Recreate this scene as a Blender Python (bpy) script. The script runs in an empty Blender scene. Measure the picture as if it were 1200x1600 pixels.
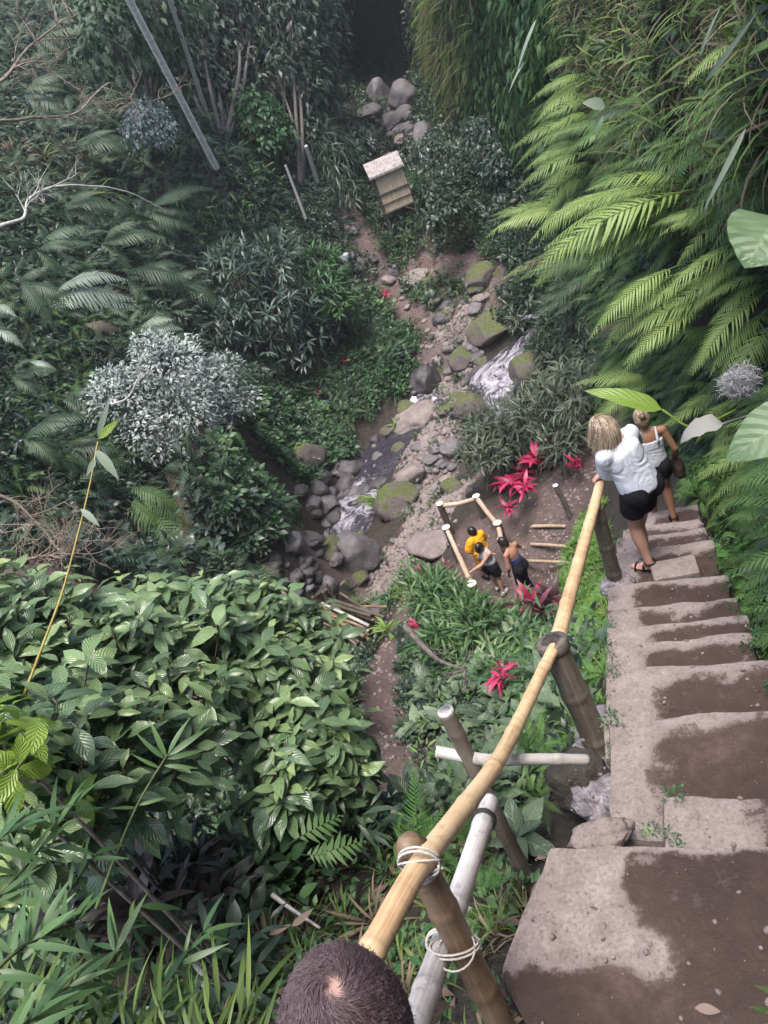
import bpy, bmesh, math, random
import numpy as np
from mathutils import Vector, Matrix, noise as mnoise

C = bpy.context.scene
COL = C.collection
rad = math.radians

# ------------------------------------------------------------------ camera
CAM_D, CAM_R, CAM_F = rad(32.0), rad(24.0), 1200.0          # looking down 32 degrees, rolled 24
_F = np.array([0, math.cos(CAM_D), -math.sin(CAM_D)])
_U = np.array([0, math.sin(CAM_D), math.cos(CAM_D)])
_R = np.array([1.0, 0, 0])
_X = math.cos(CAM_R) * _R - math.sin(CAM_R) * _U
_Y = math.sin(CAM_R) * _R + math.cos(CAM_R) * _U
cam_data = bpy.data.cameras.new('camera')
cam = bpy.data.objects.new('camera', cam_data)
COL.objects.link(cam)
cam.matrix_world = Matrix(((_X[0], _Y[0], -_F[0], 0), (_X[1], _Y[1], -_F[1], 0), (_X[2], _Y[2], -_F[2], 0), (0, 0, 0, 1)))
cam_data.sensor_fit = 'VERTICAL'
cam_data.sensor_height = 24.0
cam_data.lens = 24.0 * CAM_F / 1600.0
cam_data.clip_start = 0.05
cam_data.clip_end = 3000
C.camera = cam

# ------------------------------------------------------------------ light
SUN_EL, SUN_AZ = rad(76), rad(200)          # azimuth from +Y clockwise: high, behind the camera to the left
world = bpy.data.worlds.new('World'); C.world = world; world.use_nodes = True
wn = world.node_tree.nodes; wl = world.node_tree.links
sky = wn.new('ShaderNodeTexSky'); sky.sky_type = 'NISHITA'; sky.sun_disc = False
sky.sun_elevation = SUN_EL; sky.sun_rotation = SUN_AZ; sky.air_density = 1.0; sky.dust_density = 4.0; sky.ozone_density = 1.0
wl.new(sky.outputs[0], wn['Background'].inputs[0]); wn['Background'].inputs[1].default_value = 0.15
sd = bpy.data.lights.new('sun', 'SUN'); sd.energy = 1.5; sd.angle = rad(22); sd.color = (1, 0.95, 0.87)
sun = bpy.data.objects.new('sun', sd); COL.objects.link(sun)
_sv = Vector((math.sin(SUN_AZ) * math.cos(SUN_EL), math.cos(SUN_AZ) * math.cos(SUN_EL), math.sin(SUN_EL)))
sun.rotation_euler = (-_sv).to_track_quat('-Z', 'Y').to_euler()
C.view_settings.view_transform = 'Standard'; C.view_settings.look = 'None'
C.view_settings.exposure = 1.5; C.view_settings.gamma = 1.0
C.render.engine = 'CYCLES'
C.cycles.max_bounces = 6; C.cycles.diffuse_bounces = 3; C.cycles.glossy_bounces = 2; C.cycles.transmission_bounces = 3
C.cycles.transparent_max_bounces = 4

rng = np.random.default_rng(7)
random.seed(7)

# ------------------------------------------------------------------ measuring helpers (photo pixel + height or distance -> world point)
def ray(px, py):
    v = _F * CAM_F + (px - 600) * _X + (800 - py) * _Y
    return v / np.linalg.norm(v)
def P(px, py, z):
    r = ray(px, py); return r * (z / r[2])
def D(px, py, d):
    return ray(px, py) * d
def nrm(v):
    v = np.asarray(v, float)
    return v / np.maximum(np.linalg.norm(v, axis=-1, keepdims=True), 1e-9)

# ------------------------------------------------------------------ noise
def _hash(ix, iy, iz, s):
    h = (ix * 374761393 + iy * 668265263 + iz * 2147483647 + s * 974634777) & 0xFFFFFFFF
    h = ((h ^ (h >> 13)) * 1274126177) & 0xFFFFFFFF
    return ((h ^ (h >> 16)) & 0xFFFF) / 32768.0 - 1.0
def vnoise(p, seed=0):
    p = np.asarray(p, float); i = np.floor(p).astype(np.int64); f = p - i; u = f * f * (3 - 2 * f)
    r = 0
    for dx in (0, 1):
        for dy in (0, 1):
            for dz in (0, 1):
                w = (u[..., 0] if dx else 1 - u[..., 0]) * (u[..., 1] if dy else 1 - u[..., 1]) * (u[..., 2] if dz else 1 - u[..., 2])
                r = r + w * _hash(i[..., 0] + dx, i[..., 1] + dy, i[..., 2] + dz, seed)
    return r
def fbm(p, seed=0, oct=4):
    r = 0; a = 0.5
    p = np.asarray(p, float)
    for k in range(oct):
        r = r + a * vnoise(p * 2 ** k, seed + k); a *= 0.5
    return r

# ------------------------------------------------------------------ stair axis (needed by the ground too)
ST_O = P(950, 1320, -2.7)[:2]; ST_A = np.array([0.44, 0.898]); ST_A /= np.linalg.norm(ST_A); ST_B = np.array([ST_A[1], -ST_A[0]])
def stw(s, l, z):                      # along the stair, across it (right positive), height
    q = ST_O + ST_A * s + ST_B * l
    return np.array([q[0], q[1], z])
NOSE = [0.0, 0.37, 1.0, 1.55, 2.02, 2.46, 2.92, 3.48, 4.25, 4.85, 5.5, 6.1, 6.95]
TZ = [-2.7 - .28 * k for k in range(9)] + [-5.28, -5.7, -6.15, -6.6]     # far edge of tread k
def stair_z(s):
    k = np.searchsorted(NOSE, s, side='left')
    return np.asarray(TZ)[np.minimum(k, 12)]

# ------------------------------------------------------------------ ground height
CTRL = []; LAM = []
def cz(px, py, z): CTRL.append(P(px, py, z)); LAM.append(.08)
def cd(px, py, d): CTRL.append(D(px, py, d)); LAM.append(.03 if d < 8 else 1.3)
def cw(*a): CTRL.append(np.array(a, float)); LAM.append(.03 if math.hypot(a[0], a[1]) < 9 else .8)
for a in [(-.33, 1.24, -2.85), (0.05, 1.75, -3.2), (-1, 2.2, -3.5), (-.5, .2, -2.75), (-2, 0, -2.8), (-3, 2, -3.6), (-1.8, 3.2, -4.6), (0.2, 2.5, -3.75),
          (0.25, 3.3, -4.75), (0.9, 4.7, -5.7), (-.6, 4.5, -6.2), (-2.5, 5, -6.6), (0.3, 6, -7.6), (1.5, 7.6, -8.3), (0, -2, -2.2), (-4, -2, -2.3), (4, -3, -2), (-6, 1, -2.6)]: cw(*a)
for q in [(280, 1400, 4.2), (400, 1330, 4.5), (150, 1500, 3.9), (400, 1500, 3.85), (520, 1400, 4.1), (50, 1400, 4.3), (480, 1300, 4.9)]: cd(*q)
for s in (0.7, 1.7, 2.7, 3.7, 4.7, 5.7):
    cw(*stw(s, 0.2, -2.85 - .28 * (s + .9) / .56)); cw(*stw(s, 0.9, -2.75 - .28 * (s + .9) / .56)); cw(*stw(s, 1.6, -2.1 - .28 * (s + .9) / .56))
    if s > 1: cw(*stw(s, -0.42, -2.95 - .28 * (s + 1.2) / .56)); cw(*stw(s, -1.0, -3.7 - .28 * (s + 1.6) / .56))
for q in [(604, 135, 54), (600, 120, 58), (596, 100, 64), (594, 90, 75)]: cd(*q); LAM[-1] = .03
cw(3.5, 8.3, -7.3); cw(3.9, 10.5, -8.6); cw(4.1, 12.6, -9.4); cw(6, 9, -6); cw(6, 13, -7)
for a in [(900, 735, -9.7), (930, 700, -9.4), (865, 830, -10.4), (850, 885, -10.9), (820, 930, -11.2), (770, 930, -11.2), (760, 850, -11.2), (710, 850, -11.3), (735, 790, -11.4),
          (780, 1000, -10.2), (700, 960, -11.2), (790, 1080, -8.6), (700, 1080, -9.6), (600, 1000, -11.7), (615, 1150, -10.0), (615, 1260, -8.8), (640, 940, -11.7), (540, 990, -12.4),
          (430, 920, -14.0), (490, 860, -13.7), (545, 770, -13.2), (600, 690, -12.7), (650, 630, -12.3), (690, 740, -12.3), (600, 830, -12.7), (680, 790, -11.9), (700, 640, -11.9), (640, 690, -12.3),
          (720, 560, -11.8), (775, 575, -11.7), (818, 512, -10.9), (840, 480, -10.4), (800, 640, -12.0), (850, 670, -11.7), (840, 760, -10.4), (780, 740, -11.5),
          (700, 520, -11.0), (640, 480, -10.5), (690, 430, -9.9), (600, 440, -9.9), (555, 350, -8.9), (575, 280, -8.1), (632, 330, -7.75), (610, 300, -7.7), (720, 380, -9.2), (800, 420, -9.7), (840, 560, -10.6), (880, 650, -10.3), (395, 865, -13.5), (440, 790, -13.1), (470, 715, -12.5), (540, 660, -12.1), (380, 930, -13.9), (400, 800, -12.4), (600, 610, -11.7), (650, 560, -11.3), (350, 900, -13.0), (440, 1000, -14.2), (440, 1060, -12.8), (340, 1000, -13.2), (510, 1080, -12.0), (380, 1150, -12), (300, 1120, -12), (560, 940, -13.0), (500, 900, -13.8), (540, 850, -13.4), (580, 900, -12.9), (500, 840, -13.5)]: cz(*a)
for a in [(40, 840, 9.5), (100, 720, 15), (0, 700, 11), (60, 560, 15.5), (110, 470, 20), (0, 350, 15.5), (40, 250, 17.5), (0, 100, 20), (200, 200, 26), (0, 0, 23), (200, 0, 34), (240, 380, 29),
          (340, 270, 34), (300, 400, 32.5), (420, 480, 34), (350, 560, 31), (270, 650, 26.5), (200, 650, 22), (400, 660, 29), (330, 750, 26.5), (300, 830, 24.5), (240, 870, 21), (450, 690, 27.8),
          (480, 580, 30.5), (560, 560, 30.5), (480, 370, 35), (500, 280, 38), (400, 130, 44), (460, 60, 50), (555, 190, 46), (600, 160, 52), (640, 200, 46), (680, 260, 40), (150, 300, 25), (330, 130, 42)]: cd(*a)
for a in [(-8, 8, -1.5), (-8, 14, -2), (-12, 20, -1), (-9, 30, 0.5), (-5, 40, 0), (-16, 34, 4), (3, 55, 1), (4, 66, 2), (19, 66, 2), (17, 52, -2), (-20, 10, 1), (-14, -6, 0), (12, 20, -2), (16, 36, -1), (14, 8, -1), (30, 20, 5), (-34, 30, 8), (0, -14, 1), (16, -14, 3), (-10, 60, 6), (30, 60, 6), (-10, 42, 6), (-3, 50, 5), (-12, 26, 2), (-7, 18, -.8)]: cw(*a)
CT = np.array(CTRL)
def _rbf_fit(pts):
    n = len(pts); xy = pts[:, :2]
    lam = np.array(LAM)
    d = np.linalg.norm(xy[:, None] - xy[None], axis=-1)
    A = np.zeros((n + 3, n + 3)); A[:n, :n] = d - np.diag(lam)
    A[:n, n] = 1; A[:n, n + 1:] = xy; A[n, :n] = 1; A[n + 1:, :n] = xy.T
    b = np.zeros(n + 3); b[:n] = pts[:, 2]
    return np.linalg.solve(A, b)
RB = _rbf_fit(CT)
def Hraw(x, y):
    x = np.asarray(x, float); y = np.asarray(y, float); sh = x.shape
    q = np.stack([x.ravel(), y.ravel()], -1)
    out = np.empty(len(q))
    for i in range(0, len(q), 40000):
        c = q[i:i + 40000]
        d = np.linalg.norm(c[:, None] - CT[None, :, :2], axis=-1)
        out[i:i + 40000] = d @ RB[:-3] + RB[-3] + c @ RB[-2:]
    r = np.hypot(q[:, 0], q[:, 1] - 20)
    far = np.clip((r - 45) / 40, 0, 1)
    out = out * (1 - far) + 8 * far
    return out.reshape(sh)
def polyd(x, y, pl):                   # distance to a polyline in plan, and the fraction along it
    pl = np.asarray(pl, float)[:, :2]; best = np.full(np.shape(x), 1e9)
    for a, b in zip(pl[:-1], pl[1:]):
        ab = b - a; t = np.clip(((x - a[0]) * ab[0] + (y - a[1]) * ab[1]) / (ab @ ab), 0, 1)
        best = np.minimum(best, np.hypot(x - a[0] - t * ab[0], y - a[1] - t * ab[1]))
    return best
STREAM_A = np.array([P(842, 470, -10.0), P(838, 490, -10.3), P(818, 515, -10.75), P(778, 565, -11.5), P(790, 600, -11.75), P(805, 640, -12.0), P(835, 668, -12.1)])
STREAM_B = np.array([P(668, 612, -12.1), P(648, 636, -12.3), P(600, 688, -12.65), P(568, 728, -12.95), P(545, 770, -13.15), P(515, 825, -13.45), P(488, 862, -13.65), P(440, 925, -13.95), P(380, 1010, -14.2)])
POOL = np.array([P(675, 735, -12.35), P(745, 718, -12.2)])
PATH_FAR = np.array([P(590, 262, -7.8), P(572, 300, -8.2), P(556, 345, -8.8), P(562, 385, -9.2), P(590, 430, -9.7), P(625, 475, -10.4), P(660, 500, -10.8), P(700, 520, -11.0)])
PATH_FAR2 = np.array([P(600, 440, -9.8), P(660, 420, -9.7), P(730, 405, -9.5), P(780, 430, -9.8)])
PATH_LOOK = np.array([P(745, 850, -11.2), P(790, 900, -11.2), P(830, 920, -11.15), P(850, 885, -10.9), P(865, 830, -10.4), P(890, 760, -9.9), P(915, 715, -9.55), P(950, 690, -9.2)])
PATH_LOW = np.array([P(640, 930, -11.7), P(605, 990, -11.7), P(600, 1060, -11.2), P(618, 1150, -10.0), P(620, 1220, -9.2), P(612, 1300, -8.4)])
BAR = np.array([P(740, 500, -11.0), P(700, 560, -11.7), P(690, 620, -11.9), P(660, 690, -12.2), P(650, 750, -12.2), P(690, 770, -12.0), P(640, 850, -12.2), P(560, 910, -12.8)])
def H(x, y):
    x = np.asarray(x, float); y = np.asarray(y, float)
    z = Hraw(x, y)
    q = np.stack([x, y, 0 * x], -1)
    z = z + 0.35 * fbm(q * 0.45, 3, 3) * np.clip((np.hypot(x, y) - 2.5) / 6, 0.12, 1) + 0.05 * fbm(q * 2.3, 9, 3)
    da = np.minimum(np.minimum(polyd(x, y, STREAM_A), polyd(x, y, STREAM_B)), polyd(x, y, POOL) + .9)
    z = z - 0.5 * np.clip(2.3 - da / 0.8, 0, 1)
    # keep the ground under the stairs
    s = (x - ST_O[0]) * ST_A[0] + (y - ST_O[1]) * ST_A[1]; l = (x - ST_O[0]) * ST_B[0] + (y - ST_O[1]) * ST_B[1]
    on = (l > -0.5) & (l < 0.85) & (s > -0.9) & (s < 6.95)
    lim = np.where(s < 0.0, -2.77, np.interp(s, NOSE, TZ[1:] + [-7.05]) - .06)
    z = np.where(on, np.minimum(z, lim - 0.0), z)
    return z
def Hn(x, y, e=0.25):
    gx = (H(x + e, y) - H(x - e, y)) / (2 * e); gy = (H(x, y + e) - H(x, y - e)) / (2 * e)
    return nrm(np.stack([-gx, -gy, np.ones_like(gx)], -1))
def hit(px, py, lo=1.5, hi=80):        # where the line of sight meets the ground
    r = ray(px, py); t = np.linspace(lo, hi, 1200); p = t[:, None] * r
    below = p[:, 2] < H(p[:, 0], p[:, 1])
    k = int(np.argmax(below)) if below.any() else len(t) - 1
    a, b = t[max(k - 1, 0)], t[k]
    for _ in range(14):
        m = (a + b) / 2; q = r * m
        if q[2] < H(np.array([q[0]]), np.array([q[1]]))[0]: b = m
        else: a = m
    return r * b
def gz(x, y): return float(H(np.array([x]), np.array([y]))[0])

# the cliff on the right: foot line in plan
CL_FOOT = np.array([(-1.2, -4.0), (0.35, -0.6), (1.35, 1.2), (2.35, 3.3), (3.35, 5.3), (4.3, 7.1), (4.75, 8.4), (4.7, 9.4), (4.9, 10.6), (5.6, 12.5), (6.3, 15), (7.1, 18), (8.3, 22), (9.6, 27), (11.0, 33), (11.8, 40), (12.6, 48), (13, 60)], float)
_seg = np.r_[0, np.cumsum(np.linalg.norm(np.diff(CL_FOOT, axis=0), axis=1))]
CL_LEN = _seg[-1]
def cliff(s, h):                       # point on the cliff face: distance along, height above its foot
    s = np.asarray(s, float); h = np.asarray(h, float)
    x = np.interp(s, _seg, CL_FOOT[:, 0]); y = np.interp(s, _seg, CL_FOOT[:, 1])
    tx = np.interp(s + .6, _seg, CL_FOOT[:, 0]) - np.interp(s - .6, _seg, CL_FOOT[:, 0]); ty = np.interp(s + .6, _seg, CL_FOOT[:, 1]) - np.interp(s - .6, _seg, CL_FOOT[:, 1])
    L = np.hypot(tx, ty) + 1e-6; nx, ny = -ty / L, tx / L                # towards the ravine
    z0 = np.interp(s, _seg, CL_Z)
    n = fbm(np.stack([s * .35, h * .4, 0 * s], -1), 21, 4)
    out = 0.9 * n - 0.13 * h
    return np.stack([x + nx * out, y + ny * out, z0 + h], -1)
CL_Z = Hraw(CL_FOOT[:, 0], CL_FOOT[:, 1]) - 0.6
def cliff_n(s, h, e=.2):
    a = cliff(s + e, h) - cliff(s - e, h); b = cliff(s, h + e) - cliff(s, h - e)
    return -nrm(np.cross(a, b))

# ------------------------------------------------------------------ mesh helpers
def link(o, parent=None):
    COL.objects.link(o)
    if parent is not None: o.parent = parent
    return o
def make_mesh(name, V, F, uv=None, rnd=None, smooth=True):
    V = np.ascontiguousarray(V, np.float32); me = bpy.data.meshes.new(name)
    me.vertices.add(len(V)); me.vertices.foreach_set('co', V.ravel())
    fl = F if isinstance(F, (list, tuple)) else [F]
    loops = np.concatenate([np.asarray(f).ravel() for f in fl if len(f)]).astype(np.int32)
    tot = np.concatenate([np.full(len(f), np.asarray(f).shape[1]) for f in fl if len(f)]).astype(np.int32)
    st = np.r_[0, np.cumsum(tot)[:-1]].astype(np.int32)
    me.loops.add(len(loops)); me.loops.foreach_set('vertex_index', loops)
    me.polygons.add(len(tot)); me.polygons.foreach_set('loop_start', st); me.polygons.foreach_set('loop_total', tot)
    me.polygons.foreach_set('use_smooth', np.full(len(tot), smooth))
    if uv is not None:
        l = me.uv_layers.new(name='UVMap'); l.data.foreach_set('uv', np.ascontiguousarray(np.asarray(uv, np.float32)[loops]).ravel())
    if rnd is not None:
        a = me.attributes.new('rnd', 'FLOAT', 'POINT'); a.data.foreach_set('value', np.ascontiguousarray(rnd, np.float32))
    me.update(calc_edges=True); me.validate()
    return me
def mobj(name, me, mat, parent=None):
    o = bpy.data.objects.new(name, me); me.materials.clear(); me.materials.append(mat)
    return link(o, parent)
def tag(o, label=None, cat=None, group=None, kind=None):
    if label: o['label'] = label
    if cat: o['category'] = cat
    if group: o['group'] = group
    if kind: o['kind'] = kind
    return o
def empty(name, loc, label=None, cat=None, group=None, rot=None):
    o = bpy.data.objects.new(name, None); o.location = [float(v) for v in loc]; o.empty_display_size = .1
    if rot is not None: o.rotation_euler = rot
    link(o); return tag(o, label, cat, group)
class MB:                              # collects pieces that become one mesh
    def __init__(s): s.V = []; s.F = {}; s.U = []; s.R = []; s.n = 0
    def add(s, V, F, uv=None, rnd=None):
        V = np.asarray(V, float).reshape(-1, 3)
        for f in (F if isinstance(F, (list, tuple)) else [F]):
            f = np.asarray(f)
            if len(f): s.F.setdefault(f.shape[1], []).append(f + s.n)
        s.V.append(V); s.U.append(np.zeros((len(V), 2)) if uv is None else np.asarray(uv, float))
        s.R.append(np.full(len(V), .5) if rnd is None else np.broadcast_to(np.asarray(rnd, float), (len(V),)))
        s.n += len(V); return s
    def mesh(s, name, smooth=True):
        return make_mesh(name, np.concatenate(s.V), [np.concatenate(v) for v in s.F.values()], np.concatenate(s.U), np.concatenate(s.R), smooth)
    def build(s, name, mat, parent=None, smooth=True):
        return mobj(name, s.mesh(name, smooth), mat, parent)
def tube_geo(pts, radii, n=10, cap=True):
    pts = np.asarray(pts, float); k = len(pts); radii = np.broadcast_to(np.asarray(radii, float), (k,))
    T = nrm(np.gradient(pts, axis=0)); up = np.array([0, 0, 1.0])
    if abs(T[0] @ up) > .95: up = np.array([1.0, 0, 0])
    N = np.zeros_like(pts); N[0] = nrm(np.cross(T[0], up))
    for i in range(1, k): N[i] = nrm(N[i - 1] - T[i] * (N[i - 1] @ T[i]))
    B = np.cross(T, N); th = np.arange(n) / n * 2 * np.pi
    V = (pts[:, None] + radii[:, None, None] * (np.cos(th)[None, :, None] * N[:, None] + np.sin(th)[None, :, None] * B[:, None])).reshape(-1, 3)
    i, j = np.meshgrid(np.arange(k - 1), np.arange(n), indexing='ij'); j2 = (j + 1) % n
    F = [np.stack([i * n + j, i * n + j2, (i + 1) * n + j2, (i + 1) * n + j], -1).reshape(-1, 4)]
    L = np.r_[0, np.cumsum(np.linalg.norm(np.diff(pts, axis=0), axis=1))]
    U = np.stack([np.tile(th / (2 * np.pi), k), np.repeat(L, n)], -1)
    if cap:
        V = np.concatenate([V, pts[:1], pts[-1:]]); c0, c1 = k * n, k * n + 1
        a = np.arange(n); b = (a + 1) % n
        F.append(np.concatenate([np.stack([b, a, np.full(n, c0)], -1), np.stack([(k - 1) * n + a, (k - 1) * n + b, np.full(n, c1)], -1)]))
        U = np.concatenate([U, [[.5, 0], [.5, L[-1]]]])
    return V, F, U
def spline(pts, m=24):                 # Catmull-Rom through points
    pts = np.asarray(pts, float); k = len(pts)
    q = np.concatenate([[2 * pts[0] - pts[1]], pts, [2 * pts[-1] - pts[-2]]]); t = np.linspace(0, k - 1, m); i = np.clip(t.astype(int), 0, k - 2); f = (t - i)[:, None]
    a, b, c, d = q[i], q[i + 1], q[i + 2], q[i + 3]
    return .5 * (2 * b + (c - a) * f + (2 * a - 5 * b + 4 * c - d) * f ** 2 + (3 * b - a - 3 * c + d) * f ** 3)
def box_geo(sx, sy, sz, c=(0, 0, 0)):
    v = np.array([(x, y, z) for x in (-.5, .5) for y in (-.5, .5) for z in (-.5, .5)]) * (sx, sy, sz) + np.asarray(c)
    f = np.array([(0, 1, 3, 2), (4, 6, 7, 5), (0, 4, 5, 1), (2, 3, 7, 6), (0, 2, 6, 4), (1, 5, 7, 3)])
    return v, f

# ------------------------------------------------------------------ materials
class NT:
    def __init__(s, name):
        s.m = bpy.data.materials.new(name); s.m.use_nodes = True; s.t = s.m.node_tree; s.n = s.t.nodes; s.l = s.t.links
        s.b = s.n['Principled BSDF']; s.out = s.n['Material Output']
    def N(s, t, **k):
        x = s.n.new(t)
        for a, v in k.items():
            if a.startswith('i_'):
                key = a[2:]; key = int(key) if key.isdigit() else key.replace('_', ' ')
                if isinstance(v, bpy.types.NodeSocket): s.l.new(v, x.inputs[key])
                else: x.inputs[key].default_value = v
            else: setattr(x, a, v)
        return x
    def L(s, a, b): s.l.new(a, b)
    def math(s, op, a, b=0.0, clamp=False):
        x = s.n.new('ShaderNodeMath'); x.operation = op; x.use_clamp = clamp
        for i, v in enumerate((a, b)):
            if isinstance(v, bpy.types.NodeSocket): s.l.new(v, x.inputs[i])
            else: x.inputs[i].default_value = v
        return x.outputs[0]
    def mix(s, f, a, b, mode='MIX'):
        x = s.n.new('ShaderNodeMix'); x.data_type = 'RGBA'; x.blend_type = mode
        for i, v in ((0, f), (6, a), (7, b)):
            if isinstance(v, bpy.types.NodeSocket): s.l.new(v, x.inputs[i])
            else: x.inputs[i].default_value = v if i == 0 else (*v[:3], 1)
        return x.outputs[2]
    def ramp(s, f, stops, interp='LINEAR'):
        x = s.n.new('ShaderNodeValToRGB'); x.color_ramp.interpolation = interp; e = x.color_ramp.elements
        while len(e) < len(stops): e.new(.5)
        for k, (p, c) in enumerate(stops): e[k].position = p; e[k].color = (*c[:3], 1) if len(c) >= 3 else (c[0],) * 3 + (1,)
        s.l.new(f, x.inputs[0]); return x.outputs[0]
    def noise(s, scale, detail=4, rough=.55, vec=None, dist=0.0):
        x = s.N('ShaderNodeTexNoise'); x.inputs['Scale'].default_value = scale; x.inputs['Detail'].default_value = detail; x.inputs['Roughness'].default_value = rough; x.inputs['Distortion'].default_value = dist
        if vec is not None: s.l.new(vec, x.inputs['Vector'])
        return x.outputs['Fac']
    def geo(s): return s.N('ShaderNodeNewGeometry')
    def pos(s): return s.geo().outputs['Position']
    def obj(s): return s.N('ShaderNodeTexCoord').outputs['Object']
    def uv(s): return s.N('ShaderNodeTexCoord').outputs['UV']
    def attr(s, n): return s.N('ShaderNodeAttribute', attribute_name=n).outputs['Fac']
    def map(s, vec, scale): return s.N('ShaderNodeMapping', i_Vector=vec, i_Scale=scale).outputs[0]
    def bump(s, h, strength=.5, dist=.02):
        x = s.N('ShaderNodeBump'); x.inputs['Strength'].default_value = strength; x.inputs['Distance'].default_value = dist
        s.l.new(h, x.inputs['Height']); s.l.new(x.outputs[0], s.b.inputs['Normal']); return x
    def fin(s, col, rough=.8, spec=.3):
        if isinstance(col, bpy.types.NodeSocket): s.L(col, s.b.inputs['Base Color'])
        else: s.b.inputs['Base Color'].default_value = (*col, 1)
        if isinstance(rough, bpy.types.NodeSocket): s.L(rough, s.b.inputs['Roughness'])
        else: s.b.inputs['Roughness'].default_value = rough
        s.b.inputs['Specular IOR Level'].default_value = spec
        return s.m
    def thin(s, col, f=.3):            # leaf: let some light through
        tr = s.N('ShaderNodeBsdfTranslucent'); s.L(col, tr.inputs[0])
        mx = s.N('ShaderNodeMixShader'); mx.inputs[0].default_value = f
        s.L(s.b.outputs[0], mx.inputs[1]); s.L(tr.outputs[0], mx.inputs[2]); s.L(mx.outputs[0], s.out.inputs[0]); return s.m

def leaf_mat(name, stops, rough=.5, spec=.4, trans=.28, veins=0, back=None, spots=0.0, sat=1.0):
    t = NT(name); r = t.attr('rnd')
    n = t.noise(1.3, 3, .6, t.pos())
    f = t.math('ADD', t.math('MULTIPLY', r, .8), t.math('MULTIPLY', t.math('SUBTRACT', n, .4), .6), True)
    c = t.ramp(f, stops)
    if veins:
        sx = t.N('ShaderNodeSeparateXYZ'); t.L(t.uv(), sx.inputs[0]); u, v = sx.outputs[0], sx.outputs[1]
        au = t.math('ABSOLUTE', t.math('SUBTRACT', u, .5))
        mid = t.math('LESS_THAN', au, .035)
        ph = t.math('SUBTRACT', t.math('MULTIPLY', v, veins), t.math('MULTIPLY', au, veins * .55))
        tri = t.math('PINGPONG', ph, .5)
        side = t.math('LESS_THAN', tri, .07)
        line = t.math('MAXIMUM', mid, t.math('MULTIPLY', side, .55))
        c = t.mix(t.math('MULTIPLY', line, .5), c, t.mix(.5, c, (.32, .4, .2)))
        t.bump(t.math('SUBTRACT', tri, t.math('MULTIPLY', mid, .3)), .55, .008)
    if spots:
        sp = t.ramp(t.noise(38, 2, .5, t.pos()), [(.60, (0,)), (.66, (1,))])
        c = t.mix(t.math('MULTIPLY', sp, spots), c, (.33, .36, .30))
    if back:
        c = t.mix(t.geo().outputs['Backfacing'], c, back)
    t.fin(c, rough, spec)
    return t.thin(c, trans)

G = lambda *a: [(p, c) for p, c in a]
M = {}
M['coffee'] = leaf_mat('coffee_leaf', G((.0, (.05, .095, .045)), (.4, (.11, .19, .085)), (.75, (.21, .31, .13)), (1, (.34, .44, .14))), .3, .8, .25, 9, (.19, .27, .14))
M['young_leaf'] = leaf_mat('young_leaf', G((0, (.10, .2, .03)), (1, (.26, .38, .06))), .4, .5, .35, 8)
M['fern_bright'] = leaf_mat('bright_fern_leaf', G((0, (.10, .17, .05)), (.5, (.21, .31, .09)), (1, (.33, .42, .15))), .5, .35, .35)
M['fern_mid'] = leaf_mat('mid_fern_leaf', G((0, (.045, .095, .03)), (.6, (.10, .19, .055)), (1, (.2, .3, .09))), .5, .35, .35)
M['fern_near'] = leaf_mat('fresh_fern_leaf', G((0, (.06, .15, .04)), (.6, (.11, .25, .06)), (1, (.2, .36, .09))), .5, .35, .35)
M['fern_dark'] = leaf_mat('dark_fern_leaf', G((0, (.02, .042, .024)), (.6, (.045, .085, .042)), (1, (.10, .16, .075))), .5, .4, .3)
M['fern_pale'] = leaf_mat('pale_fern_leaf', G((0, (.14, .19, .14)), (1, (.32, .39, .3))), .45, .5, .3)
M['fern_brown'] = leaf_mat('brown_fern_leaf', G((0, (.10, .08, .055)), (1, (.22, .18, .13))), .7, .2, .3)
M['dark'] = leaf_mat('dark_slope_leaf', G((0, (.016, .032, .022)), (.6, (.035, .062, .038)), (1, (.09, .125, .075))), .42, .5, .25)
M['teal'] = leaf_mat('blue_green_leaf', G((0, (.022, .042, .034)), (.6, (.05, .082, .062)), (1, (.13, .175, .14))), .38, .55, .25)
M['cover'] = leaf_mat('ground_cover_leaf', G((0, (.022, .06, .024)), (.6, (.05, .12, .045)), (1, (.12, .21, .08))), .45, .4, .3)
M['silver'] = leaf_mat('silver_leaf', G((0, (.10, .13, .12)), (.5, (.25, .29, .27)), (1, (.45, .5, .47))), .4, .5, .2)
M['vine'] = leaf_mat('vine_leaf', G((0, (.02, .05, .02)), (.5, (.05, .11, .042)), (.85, (.12, .21, .07)), (1, (.2, .32, .09))), .36, .5, .28)
M['bamboo_leaf'] = leaf_mat('bamboo_leaf', G((0, (.03, .075, .03)), (.6, (.075, .15, .055)), (1, (.15, .24, .08))), .42, .45, .3)
M['grey_leaf'] = leaf_mat('grey_narrow_leaf', G((0, (.035, .05, .036)), (.6, (.085, .11, .075)), (1, (.18, .21, .14))), .45, .45, .28)
M['big_leaf'] = leaf_mat('spotted_broad_leaf', G((0, (.04, .07, .045)), (.6, (.09, .14, .085)), (1, (.16, .23, .12))), .42, .45, .25, 9, None, .35)
M['taro'] = leaf_mat('taro_leaf', G((0, (.075, .15, .07)), (1, (.13, .22, .10))), .42, .45, .35, 7, (.2, .27, .17))
M['grass'] = leaf_mat('grass_blade', G((0, (.05, .09, .025)), (.6, (.11, .17, .045)), (1, (.2, .26, .08))), .55, .3, .3)
M['fresh_grass'] = leaf_mat('fresh_grass_blade', G((0, (.07, .14, .025)), (.6, (.14, .25, .05)), (1, (.24, .36, .09))), .55, .3, .35)
M['dry'] = leaf_mat('dry_grass_blade', G((0, (.10, .075, .05)), (.6, (.2, .16, .11)), (1, (.34, .28, .2))), .75, .2, .2)
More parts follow.
